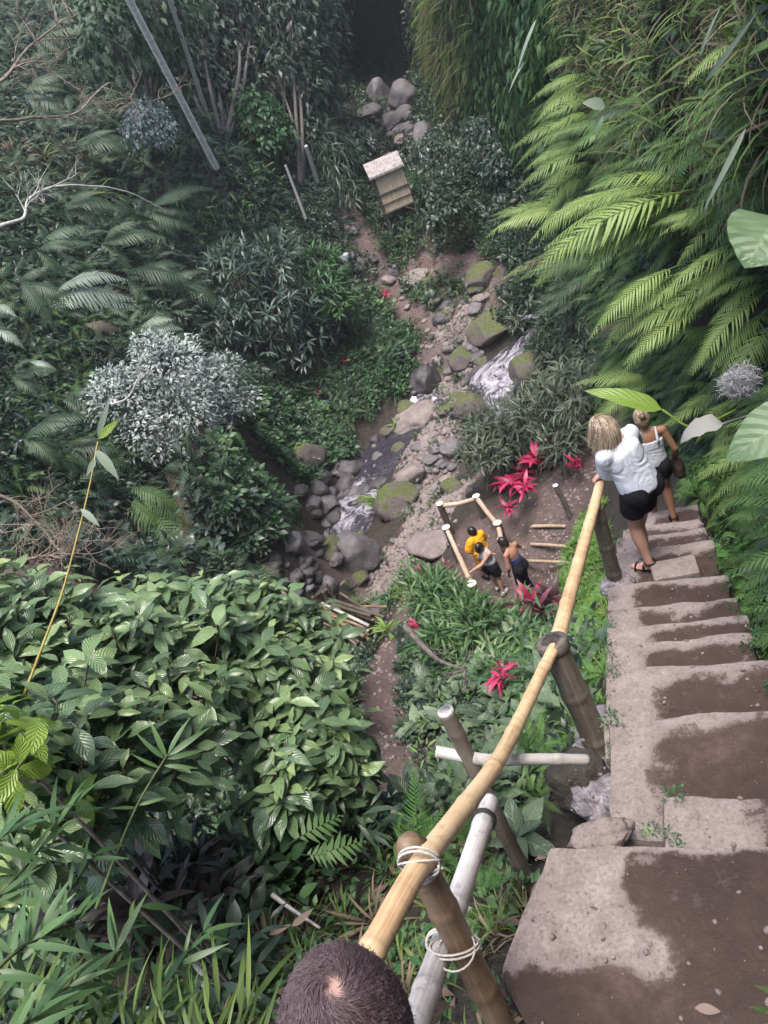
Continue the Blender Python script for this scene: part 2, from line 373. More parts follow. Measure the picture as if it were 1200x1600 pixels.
M['litter'] = leaf_mat('fallen_leaf', G((0, (.05, .034, .028)), (.6, (.14, .10, .085)), (1, (.3, .24, .2))), .7, .25, .1)
M['cordyline'] = leaf_mat('red_cordyline_leaf', G((0, (.10, .008, .03)), (.5, (.40, .02, .08)), (1, (.68, .07, .2))), .4, .45, .35)
M['cordyline_dark'] = leaf_mat('dark_cordyline_leaf', G((0, (.03, .014, .02)), (.6, (.09, .03, .04)), (1, (.22, .06, .09))), .4, .45, .25)
M['purple_leaf'] = leaf_mat('dark_brown_leaf', G((0, (.025, .02, .02)), (.7, (.06, .05, .045)), (1, (.16, .13, .10))), .4, .5, .15)
M['web_leaf'] = leaf_mat('dead_grey_leaf', G((0, (.2, .2, .185)), (1, (.36, .36, .34))), .8, .1, .3)

def soil_mat(name='forest_soil'):
    t = NT(name); p = t.pos(); pa = t.attr('path'); br = t.attr('bar')
    n1 = t.noise(1.1, 5, .6, p); n2 = t.noise(9, 5, .65, p); n3 = t.noise(60, 3, .6, p)
    dark = t.ramp(n2, G((.3, (.022, .02, .018)), (.7, (.06, .05, .042))))
    dirt = t.ramp(t.math('ADD', t.math('MULTIPLY', n2, .6), t.math('MULTIPLY', n1, .4)), G((.3, (.06, .042, .04)), (.52, (.11, .08, .076)), (.75, (.2, .155, .148))))
    grav = t.ramp(n3, G((.3, (.07, .055, .056)), (.7, (.21, .178, .176))))
    c = t.mix(t.ramp(pa, G((.25, (0,)), (.6, (1,)))), dark, dirt)
    c = t.mix(t.ramp(br, G((.3, (0,)), (.7, (1,)))), c, t.mix(.5, grav, dirt))
    t.bump(t.math('ADD', n2, t.math('MULTIPLY', n3, .35)), .7, .06)
    return t.fin(c, .92, .2)
def rock_mat(name, c0, c1, moss=.3, wet=.75):
    t = NT(name); p = t.pos(); o = t.obj()
    n = t.noise(2.6, 6, .65, p); n2 = t.noise(17, 5, .6, p); n3 = t.noise(70, 3, .6, p)
    c = t.ramp(t.math('ADD', t.math('MULTIPLY', n, .6), t.math('MULTIPLY', n2, .4)), G((.32, c0), (.68, c1)))
    c = t.mix(t.ramp(n3, G((.62, (0,)), (.72, (.6,)))), c, tuple(min(1, v * 1.7) for v in c1))
    nz = t.N('ShaderNodeSeparateXYZ', i_0=t.geo().outputs['Normal']).outputs[2]
    m = t.math('ADD', t.math('MULTIPLY', nz, .35), t.math('ADD', t.math('MULTIPLY', n, 1.1), moss - .75))
    mk = t.ramp(m, G((.38, (0,)), (.52, (1,))))
    mc = t.ramp(n2, G((.3, (.035, .045, .016)), (.7, (.12, .14, .05))))
    c = t.mix(mk, c, mc)
    t.bump(t.math('ADD', t.math('MULTIPLY', n2, 1.0), t.math('MULTIPLY', n3, .3)), .7, .05)
    return t.fin(c, t.math('ADD', t.math('MULTIPLY', mk, .9 - wet), wet, True), .45)
M['soil'] = soil_mat()
M['rock'] = rock_mat('grey_boulder', (.06, .055, .06), (.18, .167, .176), .0, .55)
M['rock_dark'] = rock_mat('wet_dark_boulder', (.03, .027, .03), (.10, .09, .097), .12, .35)
M['rock_pale'] = rock_mat('pale_pink_rock', (.11, .087, .085), (.28, .235, .228), -.1, .8)
M['rock_moss'] = rock_mat('mossy_rock', (.06, .05, .046), (.17, .145, .14), .42, .8)
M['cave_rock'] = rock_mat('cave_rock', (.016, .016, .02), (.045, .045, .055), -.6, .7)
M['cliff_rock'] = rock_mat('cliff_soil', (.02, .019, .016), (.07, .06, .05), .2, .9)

def concrete_mat():
    t = NT('worn_stair_concrete'); p = t.pos(); o = t.attr('stain')
    n1 = t.noise(2.1, 3, .5, p); n2 = t.noise(11, 8, .72, p); n3 = t.noise(70, 4, .6, p); n4 = t.noise(240, 2, .5, p)
    dry = t.ramp(t.math('ADD', t.math('MULTIPLY', n2, .6), t.math('MULTIPLY', n3, .4)), G((.3, (.115, .09, .086)), (.5, (.215, .178, .17)), (.7, (.34, .29, .28))))
    dry = t.mix(t.ramp(n3, G((.28, (.75,)), (.38, (0,)))), dry, (.09, .06, .055))
    mud = t.ramp(t.math('ADD', t.math('MULTIPLY', n2, .5), t.math('MULTIPLY', n1, .5)), G((.35, (.026, .016, .0135)), (.55, (.05, .031, .026)), (.72, (.105, .07, .058))))
    f = t.math('ADD', t.math('ADD', o, t.math('MULTIPLY', t.math('SUBTRACT', n2, .5), 1.25)), t.math('ADD', t.math('MULTIPLY', t.math('SUBTRACT', n1, .5), .5), t.math('MULTIPLY', t.math('SUBTRACT', n3, .5), .35)))
    mk = t.ramp(f, G((.36, (0,)), (.46, (.28,)), (.53, (.8,)), (.64, (1,))))
    c = t.mix(mk, dry, mud)
    vz = t.N('ShaderNodeTexVoronoi', i_Scale=55, i_Vector=p).outputs['Distance']
    c = t.mix(t.ramp(vz, G((.05, (.8,)), (.09, (0,)))), c, (.05, .034, .03))
    t.bump(t.math('ADD', t.math('MULTIPLY', n2, .8), t.math('ADD', t.math('MULTIPLY', n3, .35), t.math('MULTIPLY', n4, .12))), .8, .02)
    return t.fin(c, t.math('SUBTRACT', .92, t.math('MULTIPLY', mk, .22)), .3)
M['concrete'] = concrete_mat()
def plaster_mat():
    t = NT('grey_cement'); p = t.pos(); n = t.noise(14, 6, .7, p); n2 = t.noise(80, 3, .6, p)
    c = t.ramp(n, G((.3, (.07, .06, .068)), (.5, (.2, .18, .195)), (.7, (.42, .39, .42))))
    t.bump(t.math('ADD', n, t.math('MULTIPLY', n2, .4)), .8, .03); return t.fin(c, .9, .2)
M['cement'] = plaster_mat()
def bamboo_mat(name, c0, c1, c2, dirt=.3):
    t = NT(name); u = t.uv(); st = t.noise(1, 5, .65, t.map(u, (26, 2.2, 1))); b = t.noise(3.2, 4, .6, t.pos()); f = t.noise(26, 4, .6, t.pos())
    c = t.ramp(t.math('ADD', t.math('MULTIPLY', st, .5), t.math('MULTIPLY', b, .5)), G((.34, c0), (.5, c1), (.66, c2)))
    c = t.mix(t.math('MULTIPLY', t.ramp(f, G((.55, (0,)), (.68, (1,)))), dirt), c, tuple(v * .35 for v in c0))
    r = t.attr('rnd')                                  # 1 on the node rings
    c = t.mix(t.math('MULTIPLY', r, .5), c, tuple(v * .45 for v in c1))
    t.bump(t.math('ADD', st, t.math('MULTIPLY', f, .6)), .25, .006)
    return t.fin(c, .45, .4)
M['bamboo'] = bamboo_mat('golden_bamboo', (.38, .23, .12), (.60, .42, .25), (.72, .56, .37), .35)
M['bamboo_brown'] = bamboo_mat('brown_bamboo', (.10, .065, .042), (.19, .13, .082), (.29, .21, .14), .5)
M['bamboo_dark'] = bamboo_mat('dark_weathered_bamboo', (.045, .038, .033), (.095, .08, .066), (.17, .15, .125), .5)
M['bamboo_grey'] = bamboo_mat('grey_bamboo', (.27, .25, .25), (.5, .47, .47), (.66, .63, .63), .4)
M['bamboo_pale'] = bamboo_mat('pale_dry_pole', (.22, .21, .2), (.38, .36, .345), (.5, .48, .46), .35)
M['fence_bamboo'] = bamboo_mat('old_fence_bamboo', (.26, .19, .13), (.40, .30, .22), (.52, .42, .33), .3)
M['cut_end'] = NT('cut_bamboo_end').fin((.72, .66, .58), .7)
def noisy(name, c0, c1, sc, rough=.85, bump=.3, det=5, dist=.01):
    t = NT(name); n = t.noise(sc, det, .65, t.pos()); c = t.ramp(n, G((.33, c0), (.67, c1))); t.bump(n, bump, dist); return t.fin(c, rough, .25)
M['bark'] = noisy('grey_bark', (.05, .042, .038), (.16, .14, .125), 16)
M['bark_pale'] = noisy('pale_bare_bark', (.24, .23, .215), (.5, .48, .45), 22)
M['pole_pale'] = noisy('weathered_pale_pole', (.42, .4, .38), (.72, .7, .66), 8)
M['twig'] = noisy('dry_twig', (.12, .095, .075), (.27, .22, .18), 20)
M['stem'] = noisy('green_stem', (.05, .07, .03), (.12, .15, .06), 20)
M['cane'] = noisy('yellow_cane', (.25, .2, .06), (.42, .36, .13), 30, .5)
M['string'] = noisy('white_cord', (.3, .28, .26), (.55, .53, .5), 120, .8)
M['cord_and_hollow_shade'] = noisy('black_cord_and_hollow_shade', (.015, .015, .015), (.04, .04, .04), 60, .6)
M['white_plastic'] = noisy('white_plastic', (.6, .62, .66), (.8, .82, .86), 12, .4)
M['web'] = noisy('grey_web_tuft', (.2, .2, .21), (.42, .42, .44), 30, 1.0, .1, 6, .01)
def water_mat():
    t = NT('stream_water'); u = t.uv(); fo = t.attr('rnd')
    n = t.noise(1, 6, .7, t.map(u, (5, 1.4, 1)), 1.2); n2 = t.noise(1, 4, .6, t.map(u, (16, 5, 1)), .6)
    mk = t.ramp(t.math('ADD', t.math('ADD', t.math('MULTIPLY', n, .8), t.math('MULTIPLY', n2, .35)), t.math('SUBTRACT', fo, .55)), G((.44, (0,)), (.54, (.4,)), (.68, (1,))))
    c = t.mix(mk, (.03, .027, .038), (.56, .54, .62))
    t.bump(t.math('ADD', n, n2), .9, .06)
    return t.fin(c, t.math('ADD', t.math('MULTIPLY', mk, .5), .12), .5)
M['water'] = water_mat()
def cloth(name, c, var=.15):
    t = NT(name); n = t.noise(7, 4, .6, t.pos()); w = t.noise(260, 2, .5, t.pos())
    t.bump(t.math('ADD', t.math('MULTIPLY', n, 1.0), t.math('MULTIPLY', w, .08)), .55, .03)
    return t.fin(t.mix(t.math('MULTIPLY', n, var * 2), c, tuple(v * .7 for v in c)), .9, .15)
M['white_cloth'] = cloth('white_cotton', (.52, .55, .64)); M['white_tank'] = cloth('white_tank_cotton', (.48, .5, .56)); M['black_cloth'] = cloth('black_cloth', (.010, .010, .014))
M['yellow_cloth'] = cloth('mustard_yellow_cloth', (.66, .32, .02)); M['ochre_cloth'] = cloth('ochre_cloth', (.42, .20, .045)); M['blue_cloth'] = cloth('navy_cloth', (.02, .03, .09))
M['brown_bag'] = cloth('dark_brown_leather', (.03, .02, .018)); M['shoe_white'] = cloth('white_trainer', (.62, .62, .62)); M['grey_shirt'] = cloth('grey_shirt', (.16, .16, .18))
def skin(name, c):
    t = NT(name); n = t.noise(9, 3, .5, t.pos()); t.b.inputs['Subsurface Weight'].default_value = .12; t.b.inputs['Subsurface Radius'].default_value = (.02, .008, .004)
    return t.fin(t.mix(t.math('MULTIPLY', n, .5), c, tuple(v * .75 for v in c)), .55, .35)
M['skin'] = skin('fair_skin', (.50, .29, .225)); M['skin_pink'] = skin('pinkish_skin', (.46, .30, .27)); M['skin_tan'] = skin('tanned_skin', (.36, .19, .135)); M['skin_brown'] = skin('brown_skin', (.22, .115, .07))
def hair_mat(name, c0, c1, sc=60):
    t = NT(name); r = t.attr('rnd'); n = t.noise(sc, 3, .6, t.pos())
    c = t.ramp(t.math('ADD', t.math('MULTIPLY', r, .6), t.math('MULTIPLY', n, .4)), G((.3, c0), (.75, c1))); return t.fin(c, .42, .5)
M['hair_blond'] = hair_mat('blond_hair', (.10, .06, .035), (.72, .6, .46)); M['hair_brown'] = hair_mat('brown_hair', (.10, .065, .04), (.33, .24, .16))
M['hair_black'] = hair_mat('black_hair', (.008, .007, .008), (.03, .026, .03)); M['hair_dark'] = hair_mat('dark_brown_hair', (.015, .010, .010), (.05, .035, .035))
M['hair_man'] = hair_mat('thinning_dark_hair', (.055, .038, .044), (.19, .135, .15), 20); M['eye'] = NT('dark_eye').fin((.02, .015, .01), .2)

# ------------------------------------------------------------------ leaf and frond shapes (along +Y, unit length, upper side +Z)
def T_leaf(seg=4, w=.4, bend=.25, fold=.15, peak=.45, tip=1.0, wav=0.0):
    ys = np.linspace(0, 1, seg + 1); V = []; U = []; R = []
    pw = math.log(.5) / math.log(peak)
    wd = w * .5 * np.sin(np.pi * ys ** pw) ** tip
    ang = 0; pts = [(0, 0)]
    for k in range(seg):
        a = .35 * bend - bend * 2.0 * (ys[k] + ys[k + 1]) / 2
        pts.append((pts[-1][0] + math.cos(a) / seg, pts[-1][1] + math.sin(a) / seg))
    for k, y in enumerate(ys):
        py, pz = pts[k]; wv = wav * math.sin(k * 2.1)
        V += [(-wd[k], py, pz + fold * wd[k] + wv * wd[k]), (0, py, pz), (wd[k], py, pz + fold * wd[k] - wv * wd[k])]; U += [(0, y), (.5, y), (1, y)]
    F = []
    for k in range(seg):
        b = k * 3; F += [(b, b + 1, b + 4, b + 3), (b + 1, b + 2, b + 5, b + 4)]
    V = np.array(V); return V, [np.array(F)], np.array(U), np.full(len(V), .5)
def T_quad(w=.4, bend=.2):
    V = np.array([(0, 0, 0), (w * .5, .45, .1), (0, 1, -bend), (-w * .5, .45, .1), (0, .5, 0.02)])
    return V, [np.array([(0, 1, 4), (1, 2, 4), (2, 3, 4), (3, 0, 4)])], np.array([(.5, 0), (1, .5), (.5, 1), (0, .5), (.5, .5)]), np.full(5, .5)
def T_frond(n=22, lmax=.24, arch=.16, seg=3, pw=.045, base=.12, ang=62, droop=.25, prof=.32, seed=0, gap=0.0):
    g = np.random.default_rng(seed); V = []; F = []; U = []; R = []
    def rach(t): return np.array([0.02 * math.sin(3 * t + seed), t, arch * 4 * t * (1 - t)])
    m = 14; rp = np.array([rach(t) for t in np.linspace(0, 1, m)])
    tv, tf, tu = tube_geo(rp, np.linspace(.0075, .0025, m), 4, False); V.append(tv); F4 = [tf[0]]; nn = len(tv); R.append(np.full(nn, .2)); U.append(np.tile((.5, .5), (nn, 1)))
    F3 = []
    for i in range(n):
        t = base + (1 - base) * (i + .5) / n
        u = (t - base) / (1 - base)
        L = lmax * (min(1, u / prof + .25) if u < prof else 1) * (1 - max(0, (u - prof) / (1 - prof)) ** 1.35) + .012
        for sd in (-1, 1):
            if gap and g.random() < gap: continue
            o = rach(t + (.25 * sd + .25) / n * (1 - base)); d = rach(min(1, t + .02)) - rach(t - .02); d /= np.linalg.norm(d)
            a = rad(ang - 22 * u + g.uniform(-5, 5)); l = L * g.uniform(.88, 1.08)
            out = np.array([sd * math.sin(a), 0, 0]) + d * math.cos(a); nz = np.array([0, -d[2], d[1]])
            w = max(pw * (.55 + .45 * l / lmax), .4 * (1 - base) / n)
            k0 = nn; pts = []
            for s in range(seg + 1):
                f = s / seg; c = o + out * l * f + d * l * .12 * f * f - nz * droop * l * f * f
                ww = w * .5 * (1 - f ** 1.6) * (0.75 if s == 0 else 1)
                if s == seg: V.append(c[None]); nn += 1; U.append(np.array([(.5, 1)])); R.append(np.array([.5]))
                else:
                    V.append(np.array([c - d * ww, c + d * ww])); nn += 2; U.append(np.array([(0, f), (1, f)])); R.append(np.array([.5, .5]))
            for s in range(seg - 1):
                b = k0 + 2 * s; F4.append(np.array([(b, b + 1, b + 3, b + 2)] if sd > 0 else [(b + 1, b, b + 2, b + 3)]))
            b = k0 + 2 * (seg - 1); F3.append((b, b + 1, b + 2) if sd > 0 else (b + 1, b, b + 2))
    return np.concatenate(V), [np.concatenate(F4), np.array(F3)], np.concatenate(U), np.concatenate(R)
def frames(y, z):
    y = nrm(y); x = nrm(np.cross(y, z)); return np.stack([x, y, np.cross(x, y)], 1)        # rows are the local axes
def scatter(mb, T, pos, fr, size, rnd, ws=1.0):
    V, F, U, R = T; n = len(pos)
    if n == 0: return
    size = np.broadcast_to(np.asarray(size, float), (n,)); ws = np.broadcast_to(np.asarray(ws, float), (n,))
    L = V[None] * size[:, None, None] * np.stack([ws, np.ones(n), np.ones(n)], -1)[:, None, :]
    W = np.einsum('nvk,nkj->nvj', L, fr) + np.asarray(pos)[:, None, :]
    off = (np.arange(n) * len(V))[:, None, None]
    mb.add(W.reshape(-1, 3), [(f[None] + off).reshape(-1, f.shape[1]) for f in F], np.tile(U, (n, 1)), np.clip((np.asarray(rnd)[:, None] + R[None] - .5), 0, 1).ravel())
def rdir(n, g=rng):
    return nrm(g.normal(size=(n, 3)))
def clump(kind, seed, n=14):           # a small plant as one template
    g = np.random.default_rng(seed); mb = MB()
    if kind == 'broad':
        az = g.uniform(0, 2 * np.pi, n); el = g.uniform(.15, 1.1, n); y = np.stack([np.cos(az) * np.cos(el), np.sin(az) * np.cos(el), np.sin(el)], -1)
        z = nrm(np.array([0, 0, 1.2]) - .3 * y + .35 * rdir(n, g)); p = np.stack([np.cos(az), np.sin(az), 0 * az], -1) * g.uniform(.05, .55, (n, 1)) + np.array([0, 0, 1]) * g.uniform(.1, .75, (n, 1))
        scatter(mb, T_leaf(4, .5, .4, .2), p, frames(y, z), g.uniform(.3, .55, n), g.uniform(.2, .8, n))
    elif kind == 'lance':
        az = g.uniform(0, 2 * np.pi, n); el = g.uniform(-.5, .9, n); y = np.stack([np.cos(az) * np.cos(el), np.sin(az) * np.cos(el), np.sin(el)], -1)
        z = nrm(np.array([0, 0, 1.2]) + .5 * rdir(n, g)); p = np.stack([np.cos(az), np.sin(az), 0 * az], -1) * g.uniform(.05, .45, (n, 1)) + np.array([0, 0, 1]) * g.uniform(.1, .9, (n, 1))
        scatter(mb, T_leaf(3, .17, .5, .15), p, frames(y, z), g.uniform(.35, .65, n), g.uniform(.2, .8, n))
    elif kind == 'fern':
        for k in range(n):
            az = k / n * 2 * np.pi + g.uniform(-.4, .4); el = g.uniform(.25, .8); y = np.array([[math.cos(az) * math.cos(el), math.sin(az) * math.cos(el), math.sin(el) * .6]])
            scatter(mb, T_frond(11, .2, .22, 2, .075, .15, 60, .3, .3, seed + k), np.array([[0, 0, .05]]), frames(y, np.array([[0, 0, 1.0]])), [g.uniform(.8, 1.1)], [g.uniform(.2, .8)])
    elif kind == 'grass':
        az = g.uniform(0, 2 * np.pi, n); el = g.uniform(.5, 1.4, n); y = np.stack([np.cos(az) * np.cos(el), np.sin(az) * np.cos(el), np.sin(el)], -1)
        z = nrm(np.stack([-np.cos(az) * .6, -np.sin(az) * .6, np.full(n, .8)], -1)); p = np.stack([np.cos(az), np.sin(az), 0 * az], -1) * g.uniform(.0, .35, (n, 1))
        scatter(mb, T_leaf(4, .06, .75, .1, .35), p, frames(y, z), g.uniform(.6, 1.1, n), g.uniform(.2, .8, n))
    elif kind == 'tiny':
        az = g.uniform(0, 2 * np.pi, n); el = g.uniform(0, 1.2, n); y = np.stack([np.cos(az) * np.cos(el), np.sin(az) * np.cos(el), np.sin(el)], -1)
        z = nrm(np.array([0, 0, 1.2]) + .5 * rdir(n, g)); p = np.stack([np.cos(az), np.sin(az), 0 * az], -1) * g.uniform(.05, .7, (n, 1)) + np.array([0, 0, 1]) * g.uniform(.05, .6, (n, 1))
        scatter(mb, T_quad(.55), p, frames(y, z), g.uniform(.2, .38, n), g.uniform(.2, .8, n))
    return np.concatenate(mb.V), [np.concatenate(v) for v in mb.F.values()], np.concatenate(mb.U), np.concatenate(mb.R)
CL = {k: [clump(k, 100 + i * 7, n) for i in range(4)] for k, n in (('broad', 14), ('lance', 18), ('fern', 6), ('grass', 22), ('tiny', 26))}
def clumps(mb, kind, pos, up, size, rnd=None, g=rng):
    n = len(pos)
    if n == 0: return
    size = np.broadcast_to(size, (n,)); which = g.integers(0, 4, n); t = rdir(n, g); fr = frames(np.cross(up, t), up); rnd = g.uniform(.15, .85, n) if rnd is None else rnd
    for k in range(4):
        m = which == k; scatter(mb, CL[kind][k], pos[m], fr[m], size[m], rnd[m])

# ------------------------------------------------------------------ ground, path and gravel bar (one sheet, cut by what covers it)
gxs = np.unique(np.concatenate([np.linspace(-400, -14, 24), np.arange(-14, -5, .22), np.arange(-5, 9.5, .1), np.arange(9.5, 17, .22), np.linspace(17, 400, 24)]).round(4))
gys = np.unique(np.concatenate([np.linspace(-400, -4, 18), np.arange(-4, 7, .09), np.arange(7, 28, .13), np.arange(28, 62, .25), np.linspace(62, 460, 22)]).round(4))
def path_val(x, y):
    q = np.stack([x, y, 0 * x], -1); n = fbm(q * 1.1, 40, 3) * .9
    def f(pl, w): return np.clip(1 - polyd(x, y, pl) / w + .5 + n, 0, 1)
    return np.maximum.reduce([f(PATH_FAR, .58), f(PATH_FAR2, .45), f(PATH_LOOK, .95), f(PATH_LOW, .34), .9 * f(BAR, 1.1), f(np.array([D(-40, 800, 9.4), D(20, 800, 9.5), D(60, 860, 9.5), D(-40, 880, 9.2)]), .75)])
def bar_val(x, y):
    q = np.stack([x, y, 0 * x], -1); return np.clip(1.25 - polyd(x, y, BAR) / 1.1 + .8 * fbm(q * .9, 44, 3), 0, 1)
X_, Y_ = np.meshgrid(gxs, gys, indexing='ij'); Z_ = H(X_, Y_)
GV = np.stack([X_, Y_, Z_], -1).reshape(-1, 3); pa_ = path_val(X_, Y_); br_ = bar_val(X_, Y_)
i_, j_ = np.meshgrid(np.arange(len(gxs) - 1), np.arange(len(gys) - 1), indexing='ij'); ny_ = len(gys)
GF = np.stack([i_ * ny_ + j_, (i_ + 1) * ny_ + j_, (i_ + 1) * ny_ + j_ + 1, i_ * ny_ + j_ + 1], -1).reshape(-1, 4)
fb = br_.ravel()[GF].mean(1) > .5; fp = (pa_.ravel()[GF].mean(1) > .55) & ~fb
for nm, sel in (('ground', ~(fb | fp)), ('dirt_path', fp), ('gravel_bar', fb)):
    f = GF[sel]; u, inv = np.unique(f, return_inverse=True); me = make_mesh(nm, GV[u], inv.reshape(-1, 4))
    for an, av in (('path', pa_), ('bar', br_)):
        a = me.attributes.new(an, 'FLOAT', 'POINT'); a.data.foreach_set('value', av.ravel()[u].astype(np.float32))
    tag(mobj(nm, me, M['soil']), kind='structure')
# cliff on the right
cs_, ch_ = np.arange(0, CL_LEN, .25), np.arange(0, 9.5, .25)
S_, H_ = np.meshgrid(cs_, ch_, indexing='ij'); CV = cliff(S_, H_); nh = len(ch_)
i_, j_ = np.meshgrid(np.arange(len(cs_) - 1), np.arange(nh - 1), indexing='ij')
CF = np.stack([i_ * nh + j_, (i_ + 1) * nh + j_, (i_ + 1) * nh + j_ + 1, i_ * nh + j_ + 1], -1).reshape(-1, 4)
# the plateau behind the cliff top
top = CV[:, -1]; back = top + np.array([14.0, -2, 1.5])
n0 = CV.shape[0] * nh; V2 = np.concatenate([CV.reshape(-1, 3), back]); k = np.arange(len(cs_) - 1)
F2 = np.stack([k * nh + nh - 1, (k + 1) * nh + nh - 1, n0 + k + 1, n0 + k], -1)
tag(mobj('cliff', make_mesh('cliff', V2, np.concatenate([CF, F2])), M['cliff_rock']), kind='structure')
CPTS = CV.reshape(-1, 3); CSH = np.stack([S_.ravel(), H_.ravel()], -1)
def pix(p):
    p = np.asarray(p, float); z = p @ _F; z = np.where(np.abs(z) < 1e-3, 1e-3, z)
    return 600 + CAM_F * (p @ _X) / z, 800 - CAM_F * (p @ _Y) / z, z
_cu, _cv, _cz = pix(CPTS)
def cl_at(px, py):                     # point of the cliff seen at a photo pixel (nearest one), else None
    for r in (12, 25, 45):
        m = (np.hypot(_cu - px, _cv - py) < r) & (_cz > .5)
        if m.any():
            k = np.where(m)[0]; dd = np.linalg.norm(CPTS[k], axis=1); j = k[np.argmin(dd)]; return CPTS[j], CSH[j]
    return None
# cave at the head of the ravine
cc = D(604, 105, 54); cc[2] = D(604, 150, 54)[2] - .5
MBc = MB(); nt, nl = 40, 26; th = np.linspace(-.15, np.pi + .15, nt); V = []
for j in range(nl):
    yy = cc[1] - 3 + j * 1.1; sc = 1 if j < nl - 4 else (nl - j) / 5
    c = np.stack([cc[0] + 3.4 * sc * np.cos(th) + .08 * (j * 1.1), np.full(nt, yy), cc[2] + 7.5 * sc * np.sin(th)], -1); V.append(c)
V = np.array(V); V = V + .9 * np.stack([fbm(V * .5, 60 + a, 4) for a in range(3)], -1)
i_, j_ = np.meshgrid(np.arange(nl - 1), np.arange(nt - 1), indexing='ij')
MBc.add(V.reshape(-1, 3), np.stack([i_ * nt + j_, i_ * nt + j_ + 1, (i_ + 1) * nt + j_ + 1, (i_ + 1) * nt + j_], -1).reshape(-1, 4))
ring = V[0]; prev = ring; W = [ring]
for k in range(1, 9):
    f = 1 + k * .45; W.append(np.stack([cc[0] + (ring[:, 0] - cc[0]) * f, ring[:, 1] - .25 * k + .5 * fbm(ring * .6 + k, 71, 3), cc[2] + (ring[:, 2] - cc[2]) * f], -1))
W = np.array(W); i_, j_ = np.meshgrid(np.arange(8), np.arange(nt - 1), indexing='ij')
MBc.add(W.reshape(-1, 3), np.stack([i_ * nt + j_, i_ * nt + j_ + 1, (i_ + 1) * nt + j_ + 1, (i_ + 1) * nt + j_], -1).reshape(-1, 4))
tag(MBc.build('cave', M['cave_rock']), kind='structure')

# ------------------------------------------------------------------ stream
def ribbon(name, pl, w, foam, off=-.1):
    n = 90; q = spline(pl, n); q[:, 2] = H(q[:, 0], q[:, 1]); k = np.ones(9) / 9
    q[:, 2] = np.convolve(np.r_[np.full(4, q[0, 2]), q[:, 2], np.full(4, q[-1, 2])], k, 'valid') + (.12 if len(pl) == 2 else .30)
    T = nrm(np.gradient(q[:, :2], axis=0)); N = np.stack([T[:, 1], -T[:, 0]], -1); m = 9; us = np.linspace(-1, 1, m)
    ww = np.interp(np.linspace(0, 1, n), np.linspace(0, 1, len(w)), w) * .5
    V = np.zeros((n, m, 3)); V[..., :2] = q[:, None, :2] + N[:, None] * (us[None, :, None] * ww[:, None, None]); V[..., 2] = q[:, None, 2] - .10 * us[None] ** 2
    V[..., 2] += .05 * fbm(V * np.array([2.5, 2.5, 0]), 31, 3)
    L = np.r_[0, np.cumsum(np.linalg.norm(np.diff(q, axis=0), axis=1))]
    U = np.stack([np.tile(us * .5 + .5, (n, 1)) * 1.0, np.repeat(L[:, None], m, 1)], -1)
    fo = np.interp(np.linspace(0, 1, n), np.linspace(0, 1, len(foam)), foam); R = np.repeat(fo[:, None], m, 1) - .15 * np.abs(us)[None] ** 3
    i, j = np.meshgrid(np.arange(n - 1), np.arange(m - 1), indexing='ij')
    F = np.stack([i * m + j, i * m + j + 1, (i + 1) * m + j + 1, (i + 1) * m + j], -1).reshape(-1, 4)
    return tag(MB().add(V.reshape(-1, 3), F, U.reshape(-1, 2), R.ravel()).build(name, M['water']), kind='structure')
ribbon('stream_water', STREAM_A, [1.8, 1.9, 1.9, 2.2, 2.2, 2.2, 2.4], [.46, .5, .44, .56, .5, .46, .42])
ribbon('stream_water', STREAM_B, [2.2, 2.8, 3.3, 3.4, 3.2, 3.4, 3.8, 4.2, 4.4], [.46, .34, .28, .36, .52, .48, .4, .36, .28])
ribbon('stream_water', POOL, [1.3, 1.9, 1.4], [.15, .2, .25])

# ------------------------------------------------------------------ stairs
def worn_block(c, ex, ey, ez, hx, hy, hz, step=.035, amp=.014, seed=0):   # box with chipped, rounded edges; local axes ex, ey, ez
    mb = MB(); a = {0: hx, 1: hy, 2: hz}
    for ax in range(3):
        for sg in (-1, 1):
            if ax == 2 and sg < 0: continue
            b, d = [k for k in range(3) if k != ax]
            nb, nd = max(2, int(2 * a[b] / step)), max(2, int(2 * a[d] / step))
            B, Dd = np.meshgrid(np.linspace(-a[b], a[b], nb), np.linspace(-a[d], a[d], nd), indexing='ij')
            p = np.zeros((nb, nd, 3)); p[..., b] = B; p[..., d] = Dd; p[..., ax] = sg * a[ax]
            i, j = np.meshgrid(np.arange(nb - 1), np.arange(nd - 1), indexing='ij')
            f = np.stack([i * nd + j, (i + 1) * nd + j, (i + 1) * nd + j + 1, i * nd + j + 1], -1).reshape(-1, 4)
            if (sg > 0) == (ax == 1): f = f[:, ::-1]
            mb.add(p.reshape(-1, 3), f)
    p = np.concatenate(mb.V); h = np.array([hx, hy, hz]); r = .022
    inner = np.clip(p, -(h - r), h - r); dlt = p - inner; L = np.linalg.norm(dlt, axis=1, keepdims=True)
    p = np.where(L > 1e-6, inner + dlt / np.maximum(L, 1e-6) * r, p)
    w = np.asarray(c) + p @ np.stack([ex, ey, ez])
    w = w + amp * np.stack([fbm(w * 3.1 + 9 * k + seed, 80 + k, 5) for k in range(3)], -1) * np.array([1.6, 1.6, 1.0])
    return w, [np.concatenate(v) for v in mb.F.values()]
ss = lambda a, b, x: (lambda t: t * t * (3 - 2 * t))(np.clip((x - a) / (b - a), 0, 1))
stairs = empty('stone_stairs', stw(2, .2, -3.6), 'worn concrete stairs with muddy brown stains descending beside the bamboo handrail', 'stairs')
def wpar(o, par):                      # keep world-space coordinates under a moved parent
    o.parent = par; o.matrix_parent_inverse = Matrix.Translation(par.location).inverted() if par.rotation_euler == Vector((0, 0, 0)) else par.matrix_basis.inverted(); return o
